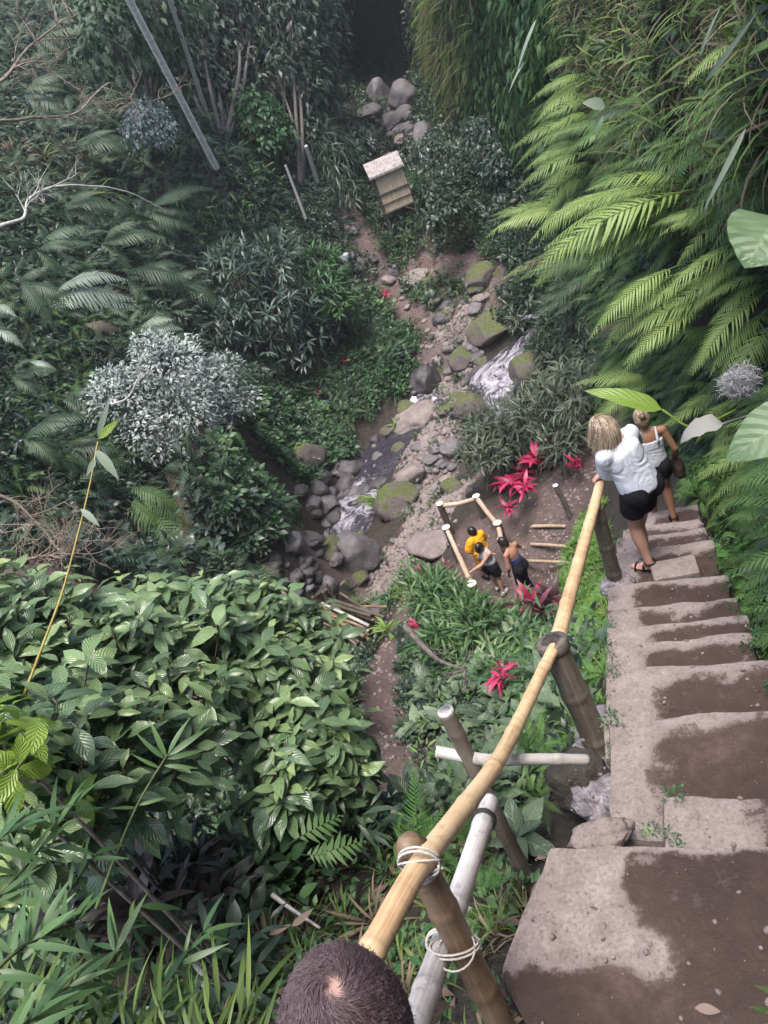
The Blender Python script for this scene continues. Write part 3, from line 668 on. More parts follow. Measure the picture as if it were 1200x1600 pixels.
ex3, ey3, ez3 = np.r_[ST_B, 0], np.r_[ST_A, 0], np.array([0, 0, 1.0])
LB = [-.22, .17, -.10, -.15, -.2, -.24, -.28, -.33, -.32, -.33, -.33, -.33, -.33]; RBd = [1.0, .85, .80, .74, .70, .68, .66, .65, .58, .54, .52, .5, .5]
for k in range(len(NOSE)):
    s0 = -.95 if k == 0 else NOSE[k - 1] - .04; s1 = NOSE[k]; l0, l1 = LB[k], RBd[k]; z = TZ[k]
    tilt = random.uniform(-.012, .012); e1 = nrm(ex3 + np.array([0, 0, tilt])); e2 = ey3
    sk = (.07 if k == 0 else 0)
    w, f = worn_block(stw((s0 + s1) / 2, (l0 + l1) / 2, z - .22), e1, e2, ez3, (l1 - l0) / 2, (s1 - s0) / 2, .22, seed=k, amp=.027)
    s = (w[:, :2] - ST_O) @ ST_A; l = (w[:, :2] - ST_O) @ ST_B
    fr_ = (s - s0) / (s1 - s0)
    if k == 0:                          # the slab: slanted left side, dry only on its far left
        w[:, :2] += np.outer((np.clip(l1 - l, 0, 9) / (l1 - l0)) * (-.30 * np.minimum(-s, .45) + .55 * np.clip(-s - .45, 0, 1)), ST_B) ; l = (w[:, :2] - ST_O) @ ST_B
        st = np.clip(.22 + .62 * np.maximum(ss(.0, .10, l - .03 + .22 * s + .2 * fbm(w * 4.2, 79, 4)), ss(-.36, -.5, s)) * ss(.02, -.06, s), 0, 1)
    elif k == 1: st = .22 + .5 * ss(.42, .62, l)
    else: st = .18 + .56 * ss(l0 + .12, l0 + .36, l) * ss(1.0, .72, fr_) + (.1 if k in (2, 3) else 0) * ss(.2, .5, l)
    st = st + .42 * fbm(w * 3.0, 77, 4) + .16 * fbm(w * 11.0, 78, 3)
    st = np.where(w[:, 2] < z - .05, .42, st)
    mb = MB().add(w, f); me = mb.mesh('step'); a = me.attributes.new('stain', 'FLOAT', 'POINT'); a.data.foreach_set('value', st.astype(np.float32))
    wpar(mobj('step', me, M['concrete']), stairs)
# loose raised stone on the step where the two women stand
w, f = worn_block(P(1055, 893, -4.90), nrm(ex3 + .12 * ey3), nrm(ey3 - .12 * ex3), ez3, .19, .13, .06, .03, .012, 33); me = MB().add(w, f).mesh('slab'); a = me.attributes.new('stain', 'FLOAT', 'POINT'); a.data.foreach_set('value', np.full(len(w), .25, np.float32))
tag(mobj('stone_slab', me, M['concrete']), 'flat square stone slab lying on the step behind the sandalled foot', 'stone slab')

# ------------------------------------------------------------------ rocks
def rock_mesh(name, seed, sub=4, ang=.3, sq=(1, 1, .75)):
    bm = bmesh.new(); bmesh.ops.create_icosphere(bm, subdivisions=sub, radius=1); g = np.random.default_rng(seed)
    V = np.array([v.co[:] for v in bm.verts]); F = np.array([[v.index for v in f.verts] for f in bm.faces]); bm.free()
    for _ in range(int(7 * ang / .3)):                    # flatten a few sides, as broken rock
        n = nrm(g.normal(size=3)); c = g.uniform(.62, .92); dd = V @ n - c; V = V - np.outer(np.clip(dd, 0, None) * .85, n)
    V = V * (1 + .24 * fbm(V * 1.0 + seed * 3.1, seed, 3) + .10 * fbm(V * 3.3 + seed, seed + 5, 3))[:, None]
    return make_mesh(name, V * np.array(sq), F, smooth=True)
ROUND = [rock_mesh('boulder', 200 + i, 4, .2) for i in range(4)]; ANG = [rock_mesh('boulder', 300 + i, 4, .55) for i in range(4)]
SMALL = [rock_mesh('stone', 400 + i, 3, .3) for i in range(5)]
def put_rock(px, py, w, h, mat, label, cat='boulder', shapes=None, name='boulder', group=None, dz=0.0, d=None):
    p = hit(px, py + h * .30) if d is None else D(px, py, d); dist = np.linalg.norm(p); me = random.choice(shapes or ROUND).copy()
    o = bpy.data.objects.new(name, me); me.materials.clear(); me.materials.append(M[mat])
    sx = w * dist / CAM_F * .54; sz = h * dist / CAM_F * .62
    o.location = p + np.array([0, .25 * sx, sz * .28 + dz]); o.scale = (sx, sx * random.uniform(.85, 1.1), sz); o.rotation_euler = (random.uniform(-.2, .2), random.uniform(-.2, .2), random.uniform(0, 6.28))
    link(o); return tag(o, label, cat, group)
BL = [
 (562, 858, 74, 80, 'rock', 'largest grey boulder at the foot of the rocky bar left of the lookout', ANG),
 (458, 848, 46, 38, 'rock', 'smooth round grey boulder at the left edge of the stream', ROUND),
 (433, 828, 42, 30, 'rock', 'oval grey boulder just behind the smooth round one left of the stream', ROUND),
 (485, 712, 56, 72, 'rock_moss', 'tall brown mossy boulder standing on the left stream bank', ANG),
 (546, 732, 48, 38, 'rock_dark', 'dark wet boulder mid-stream right of the tall mossy bank boulder', ROUND),
 (498, 762, 38, 33, 'rock_dark', 'dark wet boulder at the foot of the tall mossy bank boulder', ROUND),
 (489, 786, 30, 24, 'rock', 'small grey boulder left of the white rapid', ROUND),
 (530, 807, 40, 36, 'rock_dark', 'wet black boulder right below the white rapid', ROUND),
 (599, 713, 34, 24, 'rock', 'pale grey boulder in the upper left channel of the stream', ROUND),
 (592, 731, 32, 18, 'rock', 'flat grey stone beside the pale boulder in the left channel', ANG),
 (562, 754, 38, 26, 'rock_dark', 'dark flat boulder splitting the water above the white rapid', ANG),
 (646, 738, 50, 46, 'rock_pale', 'pale pinkish boulder at the near end of the pebble bar', ANG),
 (708, 698, 38, 34, 'rock', 'light grey round boulder on the pebble bar beside the dark pool', ROUND),
 (683, 701, 24, 22, 'rock', 'small grey round stone left of the light grey round boulder', ROUND),
 (676, 716, 30, 18, 'rock', 'low rounded stone at the edge of the dark pool', ROUND),
 (670, 588, 52, 48, 'rock_dark', 'dark brown rock face at the top of the left channel', ANG),
 (727, 558, 40, 36, 'rock_moss', 'mossy boulder above the left channel among grey cobbles', ROUND),
 (772, 510, 64, 44, 'rock_moss', 'broad dark mossy boulder beside the top of the white water', ROUND),
 (832, 575, 70, 60, 'rock_moss', 'big mossy bank rock right of the white water', ROUND),
 (742, 635, 50, 66, 'rock_moss', 'shaggy moss covered rock between pebble bar and white water', ROUND),
 (800, 626, 34, 32, 'rock_dark', 'dark wet boulder inside the white water', ROUND),
 (628, 778, 72, 58, 'rock_moss', 'brown mossy mound rock with a fern growing on its left side', ROUND),
 (709, 760, 40, 34, 'rock_moss', 'mossy boulder behind the back rail of the lookout', ROUND),
 (741, 768, 24, 24, 'rock_dark', 'small dark boulder touching the back corner of the lookout fence', ANG),
 (515, 912, 32, 38, 'rock', 'brown grey boulder standing in water in front of the largest boulder', ANG),
 (515, 862, 36, 28, 'rock_moss', 'low yellow-mossed rock left of the largest grey boulder', ROUND),
 (418, 898, 48, 50, 'rock_moss', 'grassy moss lump at the left water edge above the broad leaved bushes', ROUND),
 (386, 908, 26, 34, 'rock_dark', 'dark narrow rock left of the grassy moss lump', ANG),
 (684, 850, 84, 44, 'rock_pale', 'broad pale rock shelf left of the lookout', ANG),
 (664, 648, 84, 46, 'rock_pale', 'pale pink rock outcrop in the middle of the pebble bar', ANG),
 (640, 668, 40, 34, 'rock_pale', 'pale outcrop lump above the ferny edge of the left channel', ANG),
 (533, 700, 34, 20, 'rock_dark', 'dark low stone left of the pale boulder in the channel', ROUND),
 (559, 812, 30, 24, 'rock', 'grey stone between the black boulder and the largest boulder', ANG),
 (596, 946, 34, 22, 'rock', 'grey half-buried stone behind the bundle of sticks', ROUND),
 (655, 430, 42, 20, 'rock_pale', 'flat pale stone below the wooden shack', ANG),
 (757, 428, 54, 38, 'rock_moss', 'rounded brown boulder at the foot of the right cliff below the shack', ROUND),
 (597, 145, 32, 46, 'rock', 'pointed grey rock at the cave mouth', ANG),
 (634, 150, 44, 50, 'rock', 'broad grey boulder beside the pointed rock at the cave mouth', ANG),
 (615, 188, 34, 28, 'rock', 'sharp grey block below the pointed rock', ANG),
 (634, 178, 30, 26, 'rock', 'grey block wedged under the broad boulder at the cave mouth', ANG),
 (668, 212, 34, 50, 'rock', 'upright dark slab under the hanging grass near the cave', ANG),
 (577, 178, 42, 28, 'rock', 'pale rounded boulder left of the cave mouth rocks', ROUND),
 (632, 202, 30, 20, 'rock', 'small grey block in front of the cave mouth boulders', ANG),
 (470, 765, 30, 22, 'rock_dark', 'dark stone on the left bank beneath the tall mossy boulder', ROUND),
 (455, 800, 28, 20, 'rock', 'small bank stone above the oval grey boulder', ROUND),
]
for b in BL: put_rock(b[0], b[1], b[2], b[3], b[4], b[5], shapes=b[6])
# medium stones on the bar and along the water: one by one; gravel between them as a mass
g = np.random.default_rng(5); nst = 0
def px_in(poly, n):
    poly = np.array(poly, float); lo, hi = poly.min(0), poly.max(0); out = []
    while len(out) < n:
        p = g.uniform(lo, hi); c = False; j = len(poly) - 1
        for i in range(len(poly)):
            if (poly[i, 1] > p[1]) != (poly[j, 1] > p[1]) and p[0] < (poly[j, 0] - poly[i, 0]) * (p[1] - poly[i, 1]) / (poly[j, 1] - poly[i, 1]) + poly[i, 0]: c = not c
            j = i
        if c: out.append(p)
    return out
BARP = [(650, 560), (740, 515), (760, 560), (730, 600), (735, 700), (690, 780), (640, 760), (640, 690), (690, 650), (640, 610)]
for p in px_in(BARP, 95):
    w = g.uniform(8, 20); put_rock(p[0], p[1], w, w * .75, random.choice(['rock', 'rock', 'rock_pale']), 'small grey or pinkish stone lying loose on the pebble bar', 'stone', SMALL, 'stone', 'loose stones of the pebble bar')
for p in px_in([(640, 640), (600, 660), (545, 730), (500, 770), (480, 850), (440, 890), (440, 930), (520, 930), (540, 840), (600, 740), (660, 660)], 60):
    w = g.uniform(10, 26); put_rock(p[0], p[1], w, w * .7, random.choice(['rock_dark', 'rock_dark', 'rock']), 'small dark wet stone in the left channel of the stream', 'stone', SMALL, 'stone', 'wet stones in the left channel')
for p in px_in([(560, 170), (680, 150), (690, 240), (640, 260), (590, 240)], 16):
    w = g.uniform(10, 20); put_rock(p[0], p[1], w, w * .8, 'rock', 'small grey rubble block below the cave mouth', 'stone', SMALL, 'stone', 'rubble below the cave mouth')
for p in px_in([(545, 300), (600, 260), (650, 480), (760, 420), (700, 540), (600, 470)], 26):
    w = g.uniform(7, 14); put_rock(p[0], p[1], w, w * .6, 'rock_pale', 'small pale stone on the dirt path below the shack', 'stone', SMALL, 'stone', 'stones on the upper path')
for p in px_in([(600, 780), (680, 770), (730, 830), (680, 900), (600, 920), (560, 930), (610, 840)], 30):
    w = g.uniform(7, 18); put_rock(p[0], p[1], w, w * .65, random.choice(['rock', 'rock_pale']), 'small stone strewn on the slope left of the lookout', 'stone', SMALL, 'stone', 'stones on the slope left of the lookout')
for p in px_in([(660, 600), (600, 660), (545, 720), (480, 700), (440, 790), (400, 860), (420, 930), (520, 930), (580, 900), (560, 800), (620, 720), (690, 640)], 46):
    w = g.uniform(16, 38); put_rock(p[0], p[1], w, w * .85, random.choice(['rock_dark', 'rock_dark', 'rock_moss', 'rock']), 'dark angular rock in or beside the left channel of the stream', 'boulder', ANG, 'boulder', 'angular rocks of the left channel')
for p in px_in([(720, 540), (790, 500), (760, 560), (740, 660), (700, 640)], 16):
    w = g.uniform(14, 30); put_rock(p[0], p[1], w, w * .85, random.choice(['rock_dark', 'rock_moss', 'rock']), 'angular rock between the pebble bar and the white water', 'boulder', ANG, 'boulder', 'angular rocks beside the white water')
for p in px_in([(560, 165), (645, 160), (625, 250), (590, 300), (575, 380), (640, 440), (780, 430), (740, 520), (640, 490), (545, 420), (540, 330), (570, 260)], 46):
    w = g.uniform(12, 30); put_rock(p[0], p[1], w, w * .8, random.choice(['rock', 'rock_pale', 'rock_moss', 'rock_dark']), 'rough angular rock along the dirt track between shack and stream', 'boulder', ANG, 'boulder', 'angular rocks along the upper track')
mb = MB(); T5 = []
for me in SMALL[:3]:
    pass
def tmpl(me):
    n = len(me.vertices); V = np.empty(n * 3, np.float32); me.vertices.foreach_get('co', V); F = np.array([p.vertices[:] for p in me.polygons]); return V.reshape(-1, 3).astype(float), [F], np.zeros((n, 2)), np.full(n, .5)
PEB = [tmpl(rock_mesh('pebble', 500 + i, 2, .2)) for i in range(4)]
def gravel(name, pts, sz, mat):
    mb = MB(); pts = np.array(pts); w = g.integers(0, 4, len(pts)); s = g.uniform(*sz, len(pts))
    for k in range(4):
        m = w == k; scatter(mb, PEB[k], pts[m], frames(rdir(m.sum(), g), rdir(m.sum(), g)), s[m], np.full(m.sum(), .5))
    return tag(mb.build(name, M[mat]), kind='stuff')
xy = []
for t in range(6000):
    k = g.integers(0, len(BAR) - 1); f = g.random(); q = BAR[k] * (1 - f) + BAR[k + 1] * f + np.r_[g.normal(0, .8, 2), 0]; xy.append(q)
xy = np.array(xy); xy = xy[(bar_val(xy[:, 0], xy[:, 1]) > .35) & (Hn(xy[:, 0], xy[:, 1])[:, 2] > .8)]; xy[:, 2] = H(xy[:, 0], xy[:, 1]) + .01; gravel('gravel', xy, (.03, .11), 'rock_pale')
xy = []
for pl in (PATH_FAR, PATH_FAR2, PATH_LOOK, PATH_LOW):
    for t in range(350):
        k = g.integers(0, len(pl) - 1); f = g.random(); xy.append(pl[k] * (1 - f) + pl[k + 1] * f + np.r_[g.normal(0, .55, 2), 0])
xy = np.array(xy); xy[:, 2] = H(xy[:, 0], xy[:, 1]) + .005; gravel('pebbles', xy, (.015, .05), 'rock_pale')

# ------------------------------------------------------------------ bamboo handrail
def culm(pts, r0, r1=None, node=.33, off=.1, n=14, bumpy=.09, wob=.0):
    r1 = r0 if r1 is None else r1; pts = np.asarray(pts, float)
    L = np.linalg.norm(np.diff(pts, axis=0), axis=1).sum(); m = max(10, int(L / .014)); q = spline(pts, m)
    s = np.r_[0, np.cumsum(np.linalg.norm(np.diff(q, axis=0), axis=1))]
    d = np.abs((s - off + node / 2) % node - node / 2); ringv = np.exp(-(d / .009) ** 2)
    rr = np.interp(s, [0, s[-1]], [r0, r1]) * (1 + bumpy * np.exp(-(d / .02) ** 2) - .03 * np.sin(np.pi * ((s - off) % node) / node))
    V, F, U = tube_geo(q, rr, n); R = np.r_[np.repeat(ringv, n), 0, 0]
    return V, F, U, np.clip(R, 0, 1)
def rope(c, axis, r, turns=3, th=.006, pitch=.012, squash=1.0):
    a = nrm(np.asarray(axis, float)); u = nrm(np.cross(a, [0, 0, 1.0]) if abs(a[2]) < .9 else np.cross(a, [1.0, 0, 0])); v = np.cross(a, u)
    t = np.linspace(0, turns * 2 * np.pi, turns * 22); q = np.asarray(c) + r * (np.cos(t)[:, None] * u + squash * np.sin(t)[:, None] * v) + a * (t / (2 * np.pi) - turns / 2)[:, None] * pitch
    return tube_geo(q, th, 6)
rail_root = empty('bamboo_handrail', P(940, 1178, -3.8), 'long golden bamboo handrail on bamboo posts along the left edge of the stairs', 'handrail')
def part(mb, name, mat, root, label=None):
    o = mb.build(name, M[mat]); wpar(o, root)
    if label: o['label'] = label
    return o
fp_b = P(797, 1628, -2.80); fp_t = D(645, 1326, 2.31)
p1_b, p2_b = P(943, 1180, -3.78), P(962, 908, -4.9)
p1_t = D(862, 1003, 4.27); p2_t = D(931, 792, 6.82)
# the near culm, then the second culm from the middle post on
n0 = D(583, 1482, 2.0); n1 = D(657, 1352, 2.25); n2 = D(762, 1212, 2.95); n3 = D(800, 1148, 3.38); n4 = D(846, 1052, 4.05); n5 = D(866, 1012, 4.24)
ext = n0 + (n0 - n1) * 1.6
part(MB().add(*culm([ext, n0, n1, n2, n3, n4, n5], .033, .032, .40, .12)), 'rail_culm', 'bamboo', rail_root, 'nearer bent golden rail between the bottom of the photo and the middle post')
m0 = D(866, 1020, 4.33); m1 = D(886, 945, 4.85); m2 = D(909, 862, 5.8); m3 = D(931, 782, 6.85); m4 = D(953, 700, 8.0)
part(MB().add(*culm([m0, m1, m2, m3, m4, m4 + (m4 - m3) * .45], .045, .045, .40, .2)), 'rail_culm', 'bamboo', rail_root, 'farther straight golden rail running under the blonde person\'s hands')
front = part(MB().add(*culm([fp_b, (fp_b + fp_t) / 2, fp_t], .046, .044, .38, .3)), 'post', 'bamboo_brown', rail_root, 'brown front post with obliquely cut top tied with white cord')
ax = nrm(fp_t - fp_b); o = MB().add(*tube_geo([fp_t - ax * .01, fp_t + ax * .03 + np.array([-.012, 0, 0]), fp_t + ax * .05 + np.array([-.022, 0, 0])], [.048, .036, .008], 14)).build('cut_tip', M['bamboo_brown']); wpar(o, rail_root)
mid = part(MB().add(*culm([p1_b, (p1_b + p1_t) / 2, p1_t], .078, .074, .31, .12)), 'post', 'bamboo_dark', rail_root, 'thick dark middle post with a ring around its pale cut top')
ax = nrm(p1_t - p1_b); part(MB().add(*tube_geo([p1_t - ax * .06, p1_t - ax * .05, p1_t + ax * .004, p1_t + ax * .012, p1_t + ax * .012, p1_t + ax * .002], [.076, .088, .088, .082, .056, .054], 20)), 'post_ring', 'purple_bamboo' if 'purple_bamboo' in M else 'bark', rail_root)
part(MB().add(*tube_geo([p1_t, p1_t + ax * .009], [.056, .053], 18)), 'post_top', 'cut_end', rail_root)
part(MB().add(*culm([p2_b, (p2_b + p2_t) / 2, p2_t], .068, .064, .30, .1)), 'post', 'bamboo_dark', rail_root, 'dark far post beside the blonde person\'s feet')
# grey lower rail tied to the front post
g0 = D(640, 1625, 2.3); g1 = D(690, 1480, 2.70); g2 = D(766, 1252, 3.3); g0 = g0 + (g0 - g1) * .8
part(MB().add(*culm([g0, g1, g2], .041, .038, .42, .2)), 'lower_rail', 'bamboo_grey', rail_root, 'grey weathered lower rail with a black band near its end')
q = g2 + (g1 - g2) * .16; part(MB().add(*rope(q, g1 - g2, .044, 3, .0045, .007)), 'black_band', 'cord_and_hollow_shade', rail_root)
axp = nrm(fp_t - fp_b); ql = fp_b + (fp_t - fp_b) * .42; ql = D(707, 1474, np.linalg.norm((g1 + D(715, 1470, 2.8)) / 2) + .02)
dr = nrm(g2 - g1)
part(MB().add(*rope(D(711, 1478, 2.62), axp * .8 + dr * .35, .076, 2, .0036, .012, .8)).add(*rope(D(712, 1484, 2.60), axp * .9 + dr * .1, .070, 1, .0032, .02, .85)).add(*rope(D(690, 1476, 2.64), dr, .046, 2, .005, .010)), 'cord_tie', 'string', rail_root, 'white cord tying the grey lower rail to the front post')
part(MB().add(*rope(n1 + .012 * axp, nrm(n2 - n1) * .9 + .5 * axp, .056, 2, .0036, .012, .9)).add(*rope(n1 + .0 * axp, nrm(n2 - n1) * .7 + .75 * axp, .060, 1, .0032, .02, .95)).add(*rope(fp_t - axp * .075, axp, .053, 2, .0036, .010)), 'cord_tie', 'string', rail_root, 'white cord wound round the top of the front post')

# hollow leaning post, and the pale pole lying across
hp_b = P(838, 1402, -3.35); hp_t = D(697, 1113, 3.72)
for k in np.linspace(3.2, 4.6, 60):
    c_ = D(697, 1113, k)
    if abs(np.linalg.norm(c_[:2] - hp_b[:2]) - .30) < abs(np.linalg.norm(hp_t[:2] - hp_b[:2]) - .30): hp_t = c_
ax = nrm(hp_t - hp_b); R0 = .034
hollow = MB().add(*culm([hp_b, (hp_b + hp_t) / 2, hp_t - ax * .002], R0, R0, .35, .2))
o = hollow.build('bamboo_post', M['bamboo_dark']); tag(o, 'dark broken bamboo post with open hollow top left of the handrail', 'post')
c = tube_geo([hp_t - ax * .002, hp_t + ax * .012, hp_t + ax * .012, hp_t - ax * .001], [R0, R0, R0 * .74, R0 * .72], 18, False); o2 = MB().add(*c).build('rim', M['bamboo_grey']); o2.parent = o
shade_disc = MB().add(*tube_geo([hp_t + ax * .0015, hp_t + ax * .004], [R0 * .74, R0 * .74], 18)).build('hollow', M['cord_and_hollow_shade']); shade_disc.parent = o  # black disc: shade inside the open culm put in as colour
dl = np.linalg.norm(hp_b + (hp_t - hp_b) * .72) - .02
o = MB().add(*culm([D(681, 1174, dl), D(760, 1187, dl - .0), D(840, 1186, dl + .1), D(918, 1187, dl + .22)], .026, .024, .4, .15)).build('bamboo_pole', M['bamboo_pale']); tag(o, 'pale dry bamboo pole lying level across the hollow dark post', 'pole')

# cement lumps at the post feet, rubble
def lump(name, c, r, mat, label, cat, seed=1, sc=(1, 1, .6)):
    bm = bmesh.new(); bmesh.ops.create_icosphere(bm, subdivisions=4, radius=1); V = np.array([v.co[:] for v in bm.verts]); F = np.array([[v.index for v in f.verts] for f in bm.faces]); bm.free()
    V = V * (1 + .45 * fbm(V * 1.6 + seed, seed, 4) + .16 * fbm(V * 6 + seed, seed + 1, 3))[:, None] * np.array(sc) * r + np.asarray(c); me = MB().add(V, F).mesh(name)
    a = me.attributes.new('stain', 'FLOAT', 'POINT'); a.data.foreach_set('value', np.full(len(V), .3, np.float32)); return tag(mobj(name, me, M[mat]), label, cat)
lump('cement_footing', p1_b + np.array([.02, -.02, -.08]), .2, 'cement', 'rough grey cement footing around the base of the middle post', 'cement', 3, (1.05, 1, .75))
lump('cement_footing', p1_b + np.array([.13, .16, -.01]), .13, 'cement', 'pale cement smear on the step edge beside the middle post', 'cement', 5, (1.2, 1.3, .25))
lump('cement_footing', p2_b + np.array([0, -.02, -.03]), .14, 'cement', 'small cement footing around the base of the far post', 'cement', 7)
for k, (px, py, w, sd, lb) in enumerate([(955, 1255, .13, 11, 'crumbled grey rubble lump below the middle post footing'), (908, 1220, .15, 12, 'dark earthy rubble lump left of the middle post footing'), (925, 1245, .10, 14, 'grey broken stone between the post footing and the pale rubble block'), (985, 1262, .12, 15, 'rounded grey rubble beside the muddy step')]):
    lump('rubble_stone', P(px, py, -3.42 + .02 * k), w, 'cement' if k != 1 else 'cliff_rock', lb, 'rubble', sd, (1, 1, .8))
lump('rubble_stone', P(940, 1305, -3.12), .115, 'concrete', 'flat pale broken block at the far edge of the near slab', 'stone', 21, (1.25, .7, .5))

# ------------------------------------------------------------------ lookout fence below
lf = empty('lookout_fence', P(740, 850, -11.2), 'small bamboo fence with pale cut post tops round the lookout below', 'fence')
def fpost(px, py, zt, zb, r=.085):
    t = P(px, py, zt); b = np.array([t[0], t[1], zb]); o = MB().add(*culm([b, (b + t) / 2, t], r, r, .35, .1, 12)).build('post', M['bamboo_dark']); wpar(o, lf)
    c = MB().add(*tube_geo([t - [0, 0, .004], t + [0, 0, .014]], [r * 1.12, r * 1.12], 14)).build('post_top', M['cut_end']); c.parent = o; return t
A1 = fpost(737, 912, -10.25, -11.6, .095); A2 = fpost(697, 824, -10.25, -11.8, .09); A3 = fpost(687, 787, -10.3, -11.9, .085); A4 = fpost(744, 775, -10.3, -11.7, .085); A5 = fpost(777, 817, -10.25, -11.6, .09); A6 = fpost(782, 842, -10.4, -11.5, .07)
for a, b in ((A1, A2), (A3, A4), (A4, A5), (A5, A6)):
    dn = np.array([0, 0, -.07]); o = MB().add(*culm([a + dn, (a + b) / 2 + dn + [0, 0, -.04], b + dn], .062, .055, .45, .2, 10)).build('rail', M['fence_bamboo']); wpar(o, lf)
# log edges of the dirt steps and the stump post
for (xa, ya, xb, yb, lb) in [(834, 825, 884, 825, 'farthest of the three pale sticks edging the dirt steps'), (831, 853, 888, 857, 'middle one of the three pale sticks edging the dirt steps'), (812, 879, 888, 882, 'nearest of the three pale sticks edging the dirt steps')]:
    a, b = hit(xa, ya), hit(xb, yb); a[2] += .05; b[2] += .05
    tag(MB().add(*culm([a, (a + b) / 2 + [0, 0, .01], b], .04, .035, .5, .2, 8)).build('step_log', M['fence_bamboo']), lb, 'log')
b = hit(893, 808); t = b + np.array([-.12, .1, .85]); sp = MB().add(*culm([b - [0, 0, .2], (b + t) / 2, t], .06, .055, .4, .1, 10)).build('stump_post', M['bark']); tag(sp, 'short dark post beside the dirt steps below the stairs', 'post')
c = MB().add(*tube_geo([t - [0, 0, .004], t + [0, 0, .012]], [.058, .058], 12)).build('post_top', M['cut_end']); c.parent = sp

# ------------------------------------------------------------------ bundle of split bamboo above the water
bd = P(548, 975, -11.9); e1 = nrm(P(598, 978, -11.9) - P(520, 945, -11.9)); up = np.array([0, 0, 1.0]); e2 = np.cross(up, e1)
bun = empty('stick_bundle', bd, 'heap of split brown bamboo canes stacked at the water below the bushes', 'stick bundle'); gb = np.random.default_rng(3)
for k in range(26):
    lay = k // 7; off = e2 * ((k % 7) - 3) * .15 + up * (.06 + .1 * lay); c = bd + off + gb.normal(0, .02, 3); l = gb.uniform(.75, 1.05); dr = nrm(e1 + .12 * gb.normal(size=3))
    o = MB().add(*culm([c - dr * l, c, c + dr * l], gb.uniform(.03, .05), None, .4, gb.uniform(0, .4), 7)).build('cane', M[['bamboo_dark', 'bamboo_brown', 'bamboo_dark', 'bamboo_pale'][gb.integers(0, 4)]]); wpar(o, bun)
for k in range(4):
    c = bd - e1 * (.75 + .14 * (k % 2)) + e2 * (-.4 + .25 * k); o = MB().add(*culm([c - up * .8, c, c + up * .75], .04, None, .4, .1, 8)).build('stake', M['bamboo_dark']); wpar(o, bun)
w_ = P(548, 1030, -12.2)

# ------------------------------------------------------------------ shack
hp = P(626, 333, -7.70); hut = empty('wooden_shack', hp, 'narrow bamboo walled shack on legs under a slanting board roof below the cave', 'shack', rot=(0, 0, rad(-4)))
def hpart(name, mat, geo_list, smooth=False):
    mb = MB()
    for gg in geo_list: mb.add(*gg)
    o = mb.build(name, M[mat], hut, smooth); return o
def panel_mat(name, c0, c1):
    t = NT(name); n = t.noise(1, 5, .6, t.map(t.obj(), (22, 22, 2))); n2 = t.noise(5, 4, .6, t.obj()); c = t.ramp(t.math('ADD', t.math('MULTIPLY', n, .6), t.math('MULTIPLY', n2, .4)), G((.35, c0), (.65, c1))); t.bump(n, .5, .02); return t.fin(c, .85, .2)
M['panel'] = panel_mat('woven_bamboo_panel', (.28, .22, .15), (.50, .42, .31)); M['old_wood'] = panel_mat('old_dark_timber', (.05, .042, .036), (.12, .10, .085)); M['roof_board'] = panel_mat('stained_roof_board', (.11, .095, .093), (.42, .39, .38))
W_, Dp, Hh = 1.25, .7, 1.95
for sx in (-1, 1):
    for sy in (-1, 1): hpart('leg', 'old_wood', [box_geo(.07, .07, Hh + .3, (sx * W_ / 2, sy * Dp / 2, Hh / 2 - .15))])
fpn = [box_geo(W_ / 12 - .008, .02 + .012 * (k % 2), 1.58, (-W_ / 2 + W_ / 12 * (k + .5), -Dp / 2 - .02, .28 + .79)) for k in range(12)]
hpart('front_panel', 'panel', fpn); hpart('back_panel', 'old_wood', [box_geo(W_, .025, 1.58, (0, Dp / 2 + .02, 1.07))])
for sx in (-1, 1): hpart('side_panel', 'old_wood', [box_geo(.025, Dp, 1.58, (sx * (W_ / 2 + .045), 0, 1.07))])
hpart('cross_bar', 'old_wood', [box_geo(W_ + .06, .05, .07, (0, -Dp / 2 - .06, 1.05))]); hpart('cross_bar', 'old_wood', [box_geo(W_ + .06, .045, .03, (0, -Dp / 2 - .055, .66))]); hpart('sill_bar', 'old_wood', [box_geo(W_ + .1, .06, .06, (0, -Dp / 2 - .05, .30))])
hpart('brace', 'old_wood', [tube_geo([(W_ / 2 - .5, -Dp / 2 - .09, .33), (W_ / 2 + .05, -Dp / 2 - .09, -.05)], .025, 6)])
v, f = box_geo(1.5, .86, .045); ca, sa = math.cos(rad(32)), math.sin(rad(32)); v = v @ np.array([[1, 0, 0], [0, ca, sa], [0, -sa, ca]]) + np.array([-.06, -.16, Hh + .12])
hpart('roof', 'roof_board', [(v, f)]); v2, f2 = box_geo(1.54, .04, .09, (-.06, -.16 - .43 * ca - .01, Hh + .10 - .43 * sa)); hpart('fascia', 'roof_board', [(v2, f2)])
# white bag on a stick
b = hit(545, 422); sb = empty('white_bag', b, 'white plastic bag hanging upside down on a stick beside the upper path', 'bag')
t_ = np.linspace(0, 2 * np.pi, 17)[:-1]; mb = MB(); rings = []
for k in range(9):
    f_ = k / 8; r_ = .05 + .16 * f_; rings.append(np.stack([np.cos(t_) * r_ * (1 + .22 * np.sin(3 * t_ + k * .3)), np.sin(t_) * r_ * .6 * (1 + .2 * np.cos(4 * t_)), np.full(16, .05 + .62 * f_ + 0) + .04 * np.sin(2 * t_) * f_], -1))
V = np.array(rings).reshape(-1, 3); i_, j_ = np.meshgrid(np.arange(8), np.arange(16), indexing='ij'); mb.add(V, np.stack([i_ * 16 + j_, i_ * 16 + (j_ + 1) % 16, (i_ + 1) * 16 + (j_ + 1) % 16, (i_ + 1) * 16 + j_], -1).reshape(-1, 4)); mb.build('sack', M['white_plastic'], sb)
